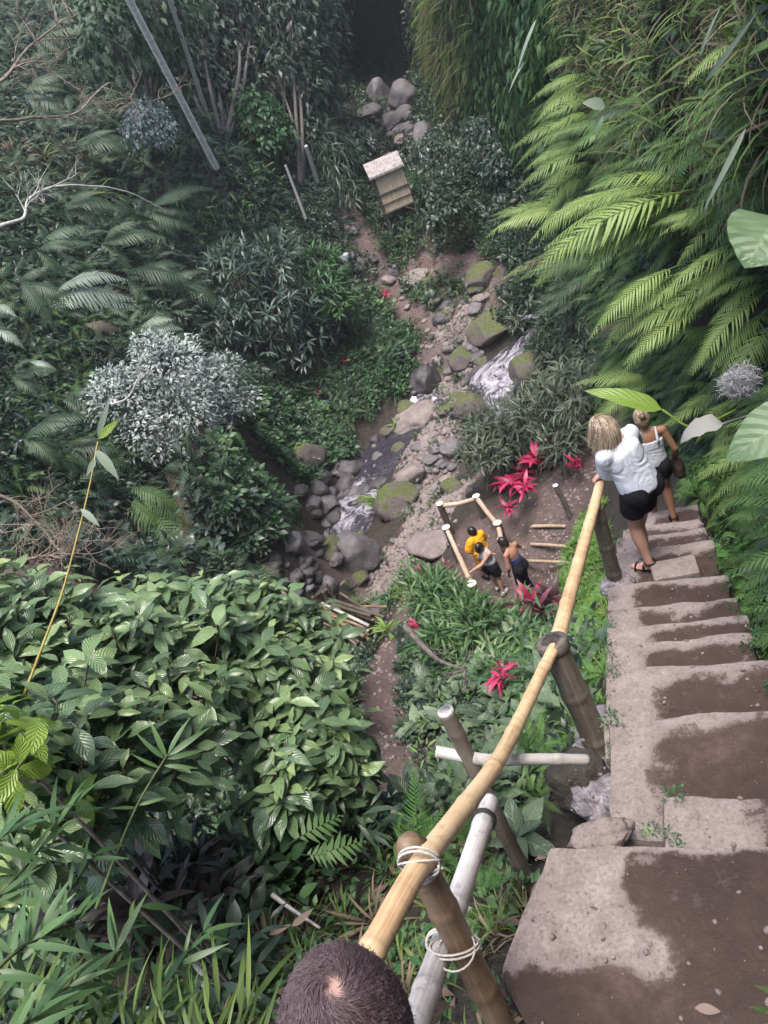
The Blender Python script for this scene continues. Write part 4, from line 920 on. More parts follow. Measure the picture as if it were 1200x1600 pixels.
MB().add(*tube_geo([(0, 0, -.2), (0, 0, .4)], .02, 6)).build('stick', M['twig'], sb)
# blue and white rag caught at the head of the left channel
b = hit(649, 632); lump('plastic_rag', b + np.array([0, 0, .12]), .2, 'white_plastic', 'crumpled white and blue plastic caught at the head of the left channel', 'rag', 44, (.8, .6, 1.1))
# three long pale poles leaning on the left slope
for (xa, ya, da, xb, yb, db, r, mt, lb) in [(338, 262, 31.5, 196, -12, 26.0, .12, 'pole_pale', 'thickest pale bare pole leaning on the upper left slope'), (337, 220, 36, 262, -10, 31, .085, 'bark_pale', 'thinner dark grey pole behind the thick pale pole'), (299, 18, 40, 290, -20, 40, .10, 'bark_pale', 'short pale pole end at the top of the photo'),
        (496, 284, 37, 478, 228, 36, .10, 'bark_pale', 'short pale trunk at the edge of the trees left of the shack'), (478, 342, 33, 446, 258, 32.5, .06, 'bark_pale', 'thin pale stick standing left of the upper path')]:
    tag(MB().add(*culm([D(xa, ya, da), (D(xa, ya, da) + D(xb, yb, db)) / 2, D(xb, yb, db)], r, r * .85, 2.2, .4, 10, .05)).build('leaning_pole', M[mt]), lb, 'pole')

# ------------------------------------------------------------------ people
def ell(c, r, ax=None, n=14):
    th = np.linspace(0, np.pi, n); ph = np.linspace(0, 2 * np.pi, 2 * n, endpoint=False); T_, Q_ = np.meshgrid(th, ph, indexing='ij')
    V = np.stack([np.sin(T_) * np.cos(Q_), np.sin(T_) * np.sin(Q_), np.cos(T_)], -1).reshape(-1, 3) * np.asarray(r, float)
    if ax is not None: V = V @ np.asarray(ax)
    m = 2 * n; i, j = np.meshgrid(np.arange(n - 1), np.arange(m), indexing='ij'); return V + np.asarray(c), np.stack([i * m + j, (i + 1) * m + j, (i + 1) * m + (j + 1) % m, i * m + (j + 1) % m], -1).reshape(-1, 4)
def caps(mb, a, b, ra, rb, bulge=0.0):
    a, b = np.asarray(a, float), np.asarray(b, float); t = np.linspace(0, 1, 9); r = ra + (rb - ra) * t + bulge * np.sin(np.pi * np.clip(t * 1.5, 0, 1))
    V, F, U = tube_geo(a + (b - a) * t[:, None], r, 14); mb.add(V, F); mb.add(*ell(a, [ra] * 3, n=9)); mb.add(*ell(b, [rb] * 3, n=9))
def remesh(mb, name, mat, vox, smooth=3, parent=None, wr=0.0):
    me = mb.mesh('tmp'); o = bpy.data.objects.new('tmp', me); COL.objects.link(o); m = o.modifiers.new('r', 'REMESH'); m.mode = 'VOXEL'; m.voxel_size = vox; m.use_smooth_shade = True
    s = o.modifiers.new('s', 'SMOOTH'); s.iterations = smooth; s.factor = .6
    dg = bpy.context.evaluated_depsgraph_get(); ev = o.evaluated_get(dg); me2 = bpy.data.meshes.new_from_object(ev); bpy.data.objects.remove(o); bpy.data.meshes.remove(me)
    if wr:
        n = len(me2.vertices); V = np.empty(n * 3, np.float32); me2.vertices.foreach_get('co', V); V = V.reshape(-1, 3); N = np.empty(n * 3, np.float32); me2.vertices.foreach_get('normal', N); N = N.reshape(-1, 3)
        f = fbm(V * np.array([7, 7, 3.5]) + 2.5 * vnoise(V * 4, 6)[:, None], 61, 3); V = V + N * (wr * (1 - 2 * np.abs(f)))[:, None]; me2.vertices.foreach_set('co', V.astype(np.float32).ravel())
    me2.name = name; me2.polygons.foreach_set('use_smooth', np.ones(len(me2.polygons), bool)); return mobj(name, me2, mat, parent)
def fr3(fwd, up):
    f = nrm(np.asarray(fwd, float)); r = nrm(np.cross(f, up)); return np.stack([r, f, np.cross(r, f)])
def hand(mb, w, d, nrm_, s=1.0, curl=.5, side=1):
    d = nrm(np.asarray(d, float)); n = nrm(np.asarray(nrm_, float) - d * (np.asarray(nrm_) @ d)); x = np.cross(d, n) * side
    mb.add(*ell(w + d * .045 * s, [.038 * s, .05 * s, .017 * s], np.stack([x, d, n]), 9))
    for k, (o, l) in enumerate([(-.028, .066), (-.009, .076), (.010, .072), (.028, .056)]):
        p = w + d * .082 * s + x * o * s; a = curl * .6; q = p + (d * math.cos(a) - n * math.sin(a)) * l * .5 * s; a2 = curl * 1.7; e = q + (d * math.cos(a2) - n * math.sin(a2)) * l * .55 * s
        caps(mb, p - d * .02 * s, q, .0095 * s, .0085 * s); caps(mb, q, e, .0085 * s, .007 * s)
    p = w + d * .025 * s - x * .03 * s; q = p + (d * .6 - x * .75 - n * .2) * .038 * s; e = q + (d * .9 - x * .15 - n * .4) * .032 * s; caps(mb, p, q, .012 * s, .010 * s); caps(mb, q, e, .010 * s, .008 * s)
def strands(c, ax, r, whorl, n, L, mat, parent, g, name='hair', mask=None, swirl=.6, lift=.004, th=.0009, drop=0.0, seg=6, thin=0.0, taper=.4):
    """short hair combed away from a whorl over an ellipsoid scalp (r in the head frame ax)"""
    r = np.asarray(r, float); d = nrm(g.normal(size=(n * 3, 3))); wl = nrm(np.asarray(whorl, float))
    k = np.ones(len(d), bool) if mask is None else mask(d)
    ang = np.arccos(np.clip(d @ wl, -1, 1))
    if thin: k &= g.random(len(d)) < np.clip((ang - .04) / thin, .05, 1)
    d = d[k][:n]; ang = ang[k][:n]; m = len(d); P_ = np.zeros((m, seg, 3)); cur = d.copy(); l = g.uniform(.6, 1.15, m) * L; step = l / (seg - 1) / r.mean(); h = np.zeros(m)
    jit = .35 * g.normal(size=(m, 3)); wd = np.zeros((m, seg, 3))
    for s in range(seg):
        hh = lift * (.3 + 1.4 * math.sin(math.pi * min(1, (s + .3) / seg))) * g.uniform(.6, 1.4, m); P_[:, s] = cur * r + nrm(cur / r) * hh[:, None]
        t = cur - wl * (cur @ wl)[:, None]; t = nrm(t); sw = np.cross(wl, t); v = nrm(t + swirl * sw * np.exp(-np.arccos(np.clip(cur @ wl, -1, 1)) / .6)[:, None] + jit + np.array([0, 0, -drop])); v = v - cur * np.sum(v * cur, 1, keepdims=True); cur = nrm(cur + v * step[:, None])
    W = P_ @ ax + np.asarray(c); T = nrm(np.gradient(W, axis=1)); N = nrm(np.cross(T, np.array([.3, .5, .8]))); B = np.cross(T, N); w = th * np.linspace(1, taper, seg)[None, :, None]
    V = np.stack([W + N * w, W + w * (-.5 * N + .87 * B), W + w * (-.5 * N - .87 * B)], 2).reshape(-1, 3)
    b = (np.arange(m) * seg * 3)[:, None, None]; i = np.arange(seg - 1)[:, None]; j = np.arange(3)[None]; f = np.stack([i * 3 + j, i * 3 + (j + 1) % 3, (i + 1) * 3 + (j + 1) % 3, (i + 1) * 3 + j], -1).reshape(1, -1, 4); F = (b + f).reshape(-1, 4)
    rr = np.repeat(np.clip(g.normal(.5, .25, m), 0, 1), seg * 3); return MB().add(V, F, None, rr).build(name, mat, parent)
def person(label, loc, az, J, skin_m, vox=.012, group=None, height=1.65):
    """J: joints in a local frame (x right, y forward, z up from the soles)"""
    root = empty('person', loc, label, 'person', group, rot=(0, 0, -az)); J = {k: np.asarray(v, float) for k, v in J.items()}; mb = MB()
    ha = fr3(J['face'], J.get('hup', np.array([0, 0, 1.0]))); hc = J['head']; mb.add(*ell(hc, [.074, .094, .112], ha)); mb.add(*ell(hc + np.array([0, .045, -.055]) @ ha, [.05, .05, .06], ha)); mb.add(*ell(hc + np.array([0, .098, -.012]) @ ha, [.012, .018, .02], ha, 8)); mb.add(*ell(hc + np.array([0, .094, -.062]) @ ha, [.024, .01, .008], ha, 8))
    for s in (-1, 1): mb.add(*ell(hc + np.array([s * .076, -.005, -.012]) @ ha, [.012, .02, .03], ha, 8))
    caps(mb, J['neck'], hc + np.array([0, -.012, -.07]) @ ha, .056, .05)
    sp = nrm(J['neck'] - J['pelvis']); sh = nrm(J['shR'] - J['shL']); ta = np.stack([sh, nrm(np.cross(sp, sh)), sp])
    mid = (J['pelvis'] + J['neck']) / 2; mb.add(*ell(J['pelvis'] + sp * .03, [.162, .112, .12], ta)); mb.add(*ell(J['pelvis'] * .58 + J['neck'] * .42, [.128, .094, .15], ta)); mb.add(*ell(J['pelvis'] * .3 + J['neck'] * .7, [.152, .105, .16], ta)); caps(mb, J['shL'], J['shR'], .056, .056); caps(mb, J['neck'] - sp * .02, J['shL'], .055, .05); caps(mb, J['neck'] - sp * .02, J['shR'], .055, .05)
    for s in 'LR':
        sg = -1 if s == 'L' else 1
        caps(mb, J['sh' + s], J['el' + s], .050, .038); caps(mb, J['el' + s], J['wr' + s], .039, .026, .004)
        hd = J.get('hd' + s, J['wr' + s] - J['el' + s]); hand(mb, J['wr' + s], hd, J.get('hn' + s, np.array([sg * .3, .5, .8])), 1, J.get('curl', np.array(.6)), sg)
        caps(mb, J['hip' + s], J['kn' + s], .088, .056); caps(mb, J['kn' + s], J['an' + s], .056, .036, .012); mb.add(*ell(J['hip' + s] + np.array([0, -.04, .0]), [.1, .1, .11]))
        fd = nrm(J.get('ft' + s, np.array([0, 1.0, -.05]))); a = fr3(fd, [0, 0, 1.0]); mb.add(*ell(J['an' + s] + np.array([0, -.02, -.045]) @ a, [.034, .045, .035], a, 9)); mb.add(*ell(J['an' + s] + np.array([0, .09, -.055]) @ a, [.042, .10, .026], a, 9)); caps(mb, J['an' + s], J['an' + s] + np.array([0, .08, -.04]) @ a, .036, .03)
    remesh(mb, 'body', M[skin_m], vox, 3, root)
    for s in (-1, 1): e = MB().add(*ell(hc + np.array([s * .03, .088, .008]) @ ha, [.012, .008, .007], ha, 7)).build('eye', M['eye'], root)
    return root, J, ha, ta, sp
def torso_cloth(J, ta, sp, g=.02, lo=0.0, neck=True, sleeves=0.0, loose=0.0, strap=False):
    mb = MB(); mb.add(*ell(J['pelvis'] * .58 + J['neck'] * .42, [.128 + g + loose, .094 + g + loose, .16], ta)); mb.add(*ell(J['pelvis'] * .3 + J['neck'] * .7, [.152 + g, .105 + g, .165], ta))
    if lo: mb.add(*ell(J['pelvis'] + sp * (.10 - lo), [.16 + g + loose, .115 + g + loose, .12 + lo * .5], ta))
    if not strap:
        caps(mb, J['shL'], J['shR'], .056 + g, .056 + g); caps(mb, J['neck'] - sp * .045, J['shL'], .05 + g, .05 + g); caps(mb, J['neck'] - sp * .045, J['shR'], .05 + g, .05 + g)
    if sleeves:
        for s in 'LR': caps(mb, J['sh' + s], J['sh' + s] + (J['el' + s] - J['sh' + s]) * sleeves, .056 + g, .058 + g + loose * .6)
    return mb
def loft_cloth(J, ta, sp, g=.02, hem=-.02, sleeves=.7):
    mb = MB(); L = (J['neck'] - J['pelvis']) @ sp; th = np.linspace(0, 2 * np.pi, 33)[:-1]; lev = [(hem, .172, .135), (.06, .168, .130), (.16, .155, .118), (.28, .162, .115), (.36, .168, .11), (L - .055, .135, .085), (L - .01, .075, .06)]; V = []
    for t, rx, ry in lev:
        c = J['pelvis'] + sp * t; V.append(c + np.outer(np.cos(th) * (rx + g * .6), ta[0]) + np.outer(np.sin(th) * (ry + g * .6), ta[1]))
    V = np.array(V); n = 32; V = np.concatenate([V.reshape(-1, 3), [J['pelvis'] + sp * lev[0][0], J['pelvis'] + sp * lev[-1][0]]]); k = len(lev)
    i, j = np.meshgrid(np.arange(k - 1), np.arange(n), indexing='ij'); a = np.arange(n)
    mb.add(V, [np.stack([i * n + j, i * n + (j + 1) % n, (i + 1) * n + (j + 1) % n, (i + 1) * n + j], -1).reshape(-1, 4), np.concatenate([np.stack([(a + 1) % n, a, np.full(n, k * n)], -1), np.stack([(k - 1) * n + a, (k - 1) * n + (a + 1) % n, np.full(n, k * n + 1)], -1)])])
    caps(mb, J['shL'], J['shR'], .05 + g * .7, .05 + g * .7)
    if sleeves:
        for s in 'LR': caps(mb, J['sh' + s], J['sh' + s] + (J['el' + s] - J['sh' + s]) * sleeves, .052 + g, .062 + g)
    return mb
def long_hair(c, ax, r, n, L, mat, parent, g, wind, mask, th=.0015, seg=14, grav=.35, name='hair'):
    d = nrm(g.normal(size=(n * 3, 3))); d = d[mask(d)][:n]; m = len(d); r = np.asarray(r, float); P_ = np.zeros((m, seg, 3)); p = d * r; dr = nrm(np.stack([np.sign(d[:, 0] + .02) * .8, -.5 + 0 * d[:, 0], -.5 + 0 * d[:, 0]], -1) + .1 * d + .22 * g.normal(size=(m, 3))); st = g.uniform(.6, 1.1, m) * L / (seg - 1); wj = g.uniform(.3, 1.3, (m, 1)); up = ax @ np.array([0, 0, 1.0]); wl = ax @ np.asarray(wind, float)
    cl = .06 * g.normal(size=(m, 3)); rr = r * (1.01 + .05 * g.random((m, 1)))
    for s in range(seg):
        P_[:, s] = p; dr = nrm(dr - up * grav + wl * wj * .22 + cl); p = p + dr * st[:, None]; q = p / rr; l = np.linalg.norm(q, axis=1, keepdims=True); p = np.where(l < 1, q / np.maximum(l, 1e-6) * rr, p)
    W = P_ @ ax + np.asarray(c); T = nrm(np.gradient(W, axis=1)); N = nrm(np.cross(T, np.array([.3, .5, .8]))); B = np.cross(T, N); w = th * np.linspace(1, .5, seg)[None, :, None]
    V = np.stack([W + N * w, W + w * (-.5 * N + .87 * B), W + w * (-.5 * N - .87 * B)], 2).reshape(-1, 3)
    b = (np.arange(m) * seg * 3)[:, None, None]; i = np.arange(seg - 1)[:, None]; j = np.arange(3)[None]; f = np.stack([i * 3 + j, i * 3 + (j + 1) % 3, (i + 1) * 3 + (j + 1) % 3, (i + 1) * 3 + j], -1).reshape(1, -1, 4)
    lock = vnoise(d * 5.0, 12); g.shuffle(wj)
    return MB().add(V, (b + f).reshape(-1, 4), None, np.repeat(np.clip(.5 + .55 * lock + g.normal(0, .18, m), 0, 1), seg * 3)).build(name, mat, parent)
def legs_cloth(J, ta, sp, frac=.4, g=.018, flare=.0, waist=.1, full=False):
    mb = MB(); mb.add(*ell(J['pelvis'] + sp * .03, [.164 + g, .114 + g, waist + .03], ta))
    for s in 'LR':
        mb.add(*ell(J['hip' + s] + np.array([0, -.04, .0]), [.1 + g] * 2 + [.11 + g]))
        if full: caps(mb, J['hip' + s], J['kn' + s], .088 + g, .062 + g); caps(mb, J['kn' + s], J['an' + s] + np.array([0, 0, .02]), .062 + g, .062 + g + flare)
        else: caps(mb, J['hip' + s], J['hip' + s] + (J['kn' + s] - J['hip' + s]) * frac, .09 + g, .082 + g + flare)
    return mb
def hair_cap(J, ha, g_=.014, extra=(), lo=.0):
    mb = MB(); mb.add(*ell(J['head'] + np.array([0, -.012, .014]) @ ha, [.074 + g_, .092 + g_, .108 + g_], ha))
    cut = MB()
    for o, r in extra: mb.add(*ell(J['head'] + np.asarray(o) @ ha, r, ha, 9))
    return mb
def shoes(J, mat, root, nm='shoe', h=.0):
    for s in 'LR':
        a = fr3(nrm(J.get('ft' + s, np.array([0, 1.0, -.05]))), [0, 0, 1.0]); mb = MB(); mb.add(*ell(J['an' + s] + np.array([0, -.02, -.035]) @ a, [.044, .055, .05], a, 9)); mb.add(*ell(J['an' + s] + np.array([0, .09, -.05]) @ a, [.05, .115, .037], a, 9)); caps(mb, J['an' + s] + np.array([0, 0, -.0]), J['an' + s] + np.array([0, .08, -.035]) @ a, .043, .036); remesh(mb, nm, M[mat], .01, 2, root)
def sandals(J, root, mat='black_cloth'):
    for s in 'LR':
        a = fr3(nrm(J.get('ft' + s, np.array([0, 1.0, -.05]))), [0, 0, 1.0]); an = J['an' + s]; mb = MB(); mb.add(*ell(an + np.array([0, .04, -.088]) @ a, [.05, .145, .014], a, 10))
        for y, hgt in ((.13, -.03), (.05, -.005)):
            t = np.linspace(-1, 1, 9); q = an + np.stack([t * .05, np.full(9, y), hgt - .06 * np.abs(t) ** 2.2 + .0], -1) @ a; mb.add(*tube_geo(q, .011, 6))
        t = np.linspace(0, 2 * np.pi, 17); mb.add(*tube_geo(an + np.stack([.045 * np.cos(t), .05 * np.sin(t) - .005, 0 * t + .01], -1) @ a, .008, 6)); mb.build('sandal', M[mat], root)
def stand(h=1.65, **kw):
    J = dict(head=(0, .03, 1.53), neck=(0, 0, 1.385), pelvis=(0, 0, .92), shL=(-.175, 0, 1.345), shR=(.175, 0, 1.345), elL=(-.22, -.02, 1.07), elR=(.22, -.02, 1.07), wrL=(-.22, .08, .84), wrR=(.22, .08, .84), hipL=(-.09, 0, .87), hipR=(.09, 0, .87), knL=(-.095, .02, .48), knR=(.095, .02, .48), anL=(-.095, -.01, .09), anR=(.095, -.01, .09), face=(0, 1, -.15))
    J.update(kw); k = h / 1.65; return {n: (np.asarray(v, float) * (k if n not in ('face', 'hup', 'ftL', 'ftR', 'hdL', 'hdR', 'hnL', 'hnR', 'curl') else 1)) for n, v in J.items()}
def loc_of(root_loc, az, w):           # world point in the person's own frame
    d = np.asarray(w) - np.asarray(root_loc); f = np.array([math.sin(az), math.cos(az), 0]); r = np.array([math.cos(az), -math.sin(az), 0]); return np.array([d @ r, d @ f, d[2]])
gp = np.random.default_rng(21)

# -- blonde person in a white T-shirt, both hands on the rail
w1 = P(1022, 884, -4.94) + np.array([.03, .03, 0]); az = rad(-22)
hl, hr = D(942, 742, 7.22), D(955, 692, 7.75)
J = stand(1.64, head=(-.10, .17, 1.50), neck=(-.055, .10, 1.365), pelvis=(0, 0, .92), shL=(-.215, .09, 1.30), shR=(.125, .11, 1.325), anL=(-.10, -.03, .09), knL=(-.10, .05, .49), anR=(.10, .22, -.19), knR=(.085, .20, .30), face=(-.75, .62, -.45), ftL=(-.35, .95, -.05), ftR=(.1, 1, -.05), curl=np.array(.95))
J['wrL'] = loc_of(w1, az, hl); J['wrR'] = loc_of(w1, az, hr)
for s, bend in (('L', np.array([-.05, -.14, -.16])), ('R', np.array([.10, .0, -.16]))):
    a, b = J['sh' + s], J['wr' + s]; d = b - a; L = np.linalg.norm(d)
    if L > .54: J['wr' + s] = a + d * (.54 / L); b = J['wr' + s]; d = b - a; L = .54
    J['el' + s] = (a + b) / 2 + nrm(bend - d * (bend @ d) / (L * L)) * math.sqrt(max(.004, .285 ** 2 - (L / 2) ** 2))
J['hdL'] = np.array([-.8, .5, -.3]); J['hdR'] = np.array([-.6, .7, -.3]); J['hnL'] = J['hnR'] = np.array([0.1, .1, 1.0])
pr, J, ha, ta, sp = person('blonde person in white T-shirt and black shorts holding the rail with both hands', w1, az, J, 'skin', .009)
remesh(loft_cloth(J, ta, sp, .02, -.05, .74), 't_shirt', M['white_cloth'], .010, 8, pr, .012); remesh(legs_cloth(J, ta, sp, .42, .016, .012), 'shorts', M['black_cloth'], .010, 12, pr, .008); sandals(J, pr)
remesh(hair_cap(J, ha, .006, [((0, -.05, -.04), [.068, .05, .08])]), 'hair', M['hair_blond'], .008, 3, pr)
msk = lambda d: (d[:, 2] > -.35) & ~((d[:, 1] > .45) & (d[:, 2] < .68))
long_hair(J['head'] + np.array([0, -.012, .012]) @ ha, ha, [.083, .101, .117], 3600, .24, M['hair_blond'], pr, gp, (-.5, .35, .0), msk, grav=.55)
# -- second person below on the stairs
w2 = P(1038, 812, -6.6); az = rad(20)
J = stand(1.66, head=(-.03, .05, 1.53), elR=(.27, -.06, 1.08), wrR=(.25, .06, .86), elL=(-.22, .05, 1.08), wrL=(-.15, .25, .95), face=(-.1, 1, -.3), anR=(.11, -.1, .09), knR=(.1, .04, .49), anL=(-.09, .24, -.19), knL=(-.09, .22, .31))
pr, J, ha, ta, sp = person('person in white tank top with tied up fair hair just below the blonde person', w2, az, J, 'skin_brown', .011)
mbt = MB(); Jt = dict(J); Jt['neck'] = J['neck'] - sp * .09; Jt['shL'] = J['neck'] - sp * .12 - ta[0] * .08; Jt['shR'] = J['neck'] - sp * .12 + ta[0] * .08; remesh(loft_cloth(Jt, ta, sp, .0, -.0, 0), 'tank_top', M['white_tank'], .010, 6, pr, .007)
mb = MB()
for s in (-1, 1):
    t = np.linspace(0, 1, 9); q = J['neck'] + np.stack([np.full(9, s * .095), -.10 + .2 * t, -.16 + .17 * np.sin(np.pi * t)], -1); mb.add(*tube_geo(q, .018, 6))
mb.build('strap', M['white_tank'], pr); remesh(legs_cloth(J, ta, sp, .35, .018, .01), 'shorts', M['black_cloth'], .012, 3, pr); sandals(J, pr)
remesh(hair_cap(J, ha, .011, [((0, -.115, .05), [.04, .04, .04]), ((0, -.07, -.04), [.06, .05, .07])]), 'hair', M['hair_brown'], .009, 2, pr)
strands(J['head'] + np.array([0, -.012, .012]) @ ha, ha, [.086, .104, .12], (0, -1, .1), 900, .09, M['hair_blond'], pr, gp, 'hair', lambda d: (d[:, 2] > -.4) & (d[:, 1] < .5), .1, .003, .0018, 0, 6)
f3 = lambda p: np.array([math.cos(az) * p[0] + math.sin(az) * p[1], -math.sin(az) * p[0] + math.cos(az) * p[1], p[2]])
bg = np.asarray(w2) + f3(J['wrR'] + np.array([.03, -.02, -.12])); mb = MB(); mb.add(*ell((0, 0, 0), [.075, .14, .13])); mb.add(*ell((0, 0, -.05), [.08, .15, .09])); ba = empty('shoulder_bag', bg, 'dark brown bag hanging from the hand of the person in the tank top', 'bag', rot=(0, 0, -az)); remesh(mb, 'pouch', M['brown_bag'], .014, 2, ba)
t = np.linspace(0, np.pi, 12); MB().add(*tube_geo(np.stack([0 * t, .09 * np.cos(t), .08 + .1 * np.sin(t)], -1), .009, 6)).build('handle', M['brown_bag'], ba)

# -- three people at the lookout
w3 = P(828, 934, -11.18); az = rad(-38)
J = stand(1.70, head=(-.02, .19, 1.50), neck=(0, .10, 1.37), shL=(-.18, .08, 1.31), shR=(.18, .08, 1.31), elL=(-.25, .05, 1.04), wrL=(-.20, .15, .82), elR=(.33, .10, 1.10), wrR=(.22, .28, 1.24), face=(-.1, 1, -.5), knL=(-.12, .03, .48), knR=(.10, .05, .48))
pr, J, ha, ta, sp = person('person with bare back, navy top round the waist and black trousers at the lookout', w3, az, J, 'skin_tan', .014)
remesh(legs_cloth(J, ta, sp, full=True, g=.02, flare=.02), 'trousers', M['black_cloth'], .014, 3, pr)
mb = MB(); mb.add(*ell(J['pelvis'] + sp * .13, [.155, .125, .085], ta)); mb.add(*ell(J['pelvis'] + sp * .19, [.15, .12, .06], ta)); remesh(mb, 'waist_top', M['blue_cloth'], .013, 2, pr); shoes(J, 'black_cloth', pr)
remesh(hair_cap(J, ha, .016, [((0, -.06, -.03), [.08, .06, .09])]), 'hair', M['hair_dark'], .011, 2, pr)
w4 = P(782, 928, -11.2); az = rad(48)
J = stand(1.62, head=(-.0, -.10, 1.49), neck=(0, -.05, 1.36), shL=(-.165, -.03, 1.31), shR=(.165, -.08, 1.31), pelvis=(0, .02, .92), elL=(-.22, .12, 1.07), wrL=(-.10, .30, .92), face=(.25, .9, .45), hup=(0, -.3, 1), knL=(-.1, .08, .48), anL=(-.12, .12, .09))
rl = P(733, 897, -10.3); J['wrR'] = loc_of(w4, az, rl); a = J['shR']; d = J['wrR'] - a; L = np.linalg.norm(d)
if L > .55: J['wrR'] = a + d * .55 / L
J['elR'] = (a + J['wrR']) / 2 + np.array([.02, -.03, -.05])
pr, J, ha, ta, sp = person('person in white vest and black shorts leaning on the lookout rail', w4, az, J, 'skin', .013)
remesh(torso_cloth(J, ta, sp, .016, .02, strap=True), 'vest', M['white_tank'], .013, 3, pr); remesh(legs_cloth(J, ta, sp, .5, .02, .02), 'shorts', M['black_cloth'], .013, 3, pr); shoes(J, 'shoe_white', pr)
mb = MB()
for s in (-1, 1):
    t = np.linspace(0, 1, 9); q = J['neck'] + np.stack([np.full(9, s * .09), -.10 + .21 * t, -.16 + .175 * np.sin(np.pi * t)], -1); mb.add(*tube_geo(q, .02, 6))
mb.build('strap', M['white_tank'], pr); remesh(hair_cap(J, ha, .014, [((0, -.09, -.02), [.06, .05, .09])]), 'hair', M['hair_dark'], .011, 2, pr)
w5 = P(766, 902, -11.25); az = rad(-25)
J = stand(1.45, elL=(-.26, .08, 1.08), wrL=(-.16, .26, .98), elR=(.26, .10, 1.08), wrR=(.16, .28, .98), face=(-.2, 1, -.2), head=(0, .06, 1.52))
pr, J, ha, ta, sp = person('short black haired person in mustard yellow shirt at the lookout', w5, az, J, 'skin_brown', .014)
remesh(torso_cloth(J, ta, sp, .03, .05, sleeves=.75, loose=.025), 'shirt', M['yellow_cloth'], .012, 8, pr, .012); remesh(legs_cloth(J, ta, sp, .95, .03, .03), 'shorts', M['ochre_cloth'], .014, 3, pr); shoes(J, 'black_cloth', pr); remesh(hair_cap(J, ha, .02), 'hair', M['hair_black'], .012, 2, pr)

# -- the head in the foreground: a person standing on the step below the camera
hd = D(543, 1618, 1.27); az = rad(14); hgt = 1.74; w6 = np.array([hd[0], hd[1], 0.0]); top = hd[2] + .115
w6[2] = top - hgt; f = np.array([math.sin(az), math.cos(az), 0]); w6 = w6 - f * .05
J = stand(hgt, head=(0, .045, 1.53), neck=(0, 0, 1.38), face=(0, 1, -.12)); k = hgt / 1.65
J['head'] = np.array([0, .05, hgt - .118])
pr, J, ha, ta, sp = person('person with thinning dark purple brown hair seen from above at the bottom edge', w6, az, J, 'skin_pink', .012)
remesh(torso_cloth(J, ta, sp, .022, .08, sleeves=.7, loose=.02), 'shirt', M['grey_shirt'], .013, 3, pr); remesh(legs_cloth(J, ta, sp, full=True, g=.02), 'trousers', M['black_cloth'], .014, 3, pr); shoes(J, 'black_cloth', pr)
msk = lambda d: (d[:, 2] > -.35) & ~((d[:, 1] > .62) & (d[:, 2] < .5))
strands(J['head'], ha, [.0755, .0955, .1135], (.28, .02, .96), 17000, .06, M['hair_man'], pr, gp, 'hair', msk, 1.5, .006, .00048, .0, 8, .2)
strands(J['head'], ha, [.0755, .0955, .1135], (.28, .02, .96), 900, .065, M['hair_man'], pr, gp, 'hair', msk, 1.2, .008, .00045, .0, 9, .3)

# ------------------------------------------------------------------ vegetation: scattered cover
def inpoly(u, v, poly):
    c = np.zeros(np.shape(u), bool); j = len(poly) - 1
    for i in range(len(poly)):
        (xi, yi), (xj, yj) = poly[i], poly[j]
        c ^= ((yi > v) != (yj > v)) & (u < (xj - xi) * (v - yi) / (yj - yi + 1e-9) + xi); j = i
    return c
gr = np.random.default_rng(11)
NC = 150000
_x = gr.uniform(-15, 13, NC); _y = np.where(gr.random(NC) < .35, gr.uniform(0, 14, NC), gr.uniform(0, 58, NC)); _n = Hn(_x, _y)
DENS0 = 1.0
keep = gr.random(NC) < np.clip(.33 / np.maximum(_n[:, 2], .15), 0, 1)
_x, _y, _n = _x[keep], _y[keep], _n[keep]; TP = np.stack([_x, _y, H(_x, _y)], -1); TN = _n
tu, tv, tz = pix(TP); TDist = np.linalg.norm(TP, axis=1)
tpath = path_val(_x, _y); tbar = bar_val(_x, _y); tstr = np.minimum(polyd(_x, _y, STREAM_A), polyd(_x, _y, STREAM_B))
ts_ = (TP[:, :2] - ST_O) @ ST_A; tl_ = (TP[:, :2] - ST_O) @ ST_B
tfree = (tpath < .5) & (tbar < .45) & (tstr > 1.0) & ~((tl_ > -.35) & (tl_ < .95) & (ts_ > -1.2) & (ts_ < 6.9)) & (tz > .6)
# screen-independent candidate density per square metre of slope
area_near, area_all = 28 * 14, 28 * 58
def cand(poly, dens, g=gr, free=True):  # choose ground points in the area the photo shows at poly, dens per square metre
    m = inpoly(tu, tv, poly) & (tz > .6)
    if free: m = m & tfree
    idx = np.where(m)[0]
    loc = np.where(_y[idx] < 14, NC * .35 / area_near + NC * .65 / area_all, NC * .65 / area_all) * .33
    return idx[g.random(len(idx)) < np.clip(dens / loc, 0, 1)]
NCC = 60000
_s = gr.uniform(0, CL_LEN, NCC); _h = gr.uniform(0, 9.3, NCC); QP = cliff(_s, _h); QN = cliff_n(_s, _h); qu, qv, qz = pix(QP)
def ccand(poly, dens, g=gr):
    idx = np.where(inpoly(qu, qv, poly) & (qz > .5))[0]; return idx[g.random(len(idx)) < dens / (NCC / (CL_LEN * 9.3))]
def cover(name, kind, mat, poly, dens, size, lean=.35, jit=.25, lift=0.0, on='ground'):
    if on == 'ground': i = cand(poly, dens); p, n = TP[i], TN[i]
    else: i = ccand(poly, dens); p, n = QP[i], QN[i]
    if len(i) == 0: return None
    up = nrm(n * lean + np.array([0, 0, 1 - lean]) + jit * rdir(len(i), gr)); mb = MB()
    pat = .5 + .9 * fbm(p * .55, 91, 3) + gr.uniform(-.2, .2, len(i))
    clumps(mb, kind, p + n * lift, up, gr.uniform(*size, len(i)), np.clip(pat, .05, .95), gr)
    return tag(mb.build(name, M[mat]), kind='stuff')
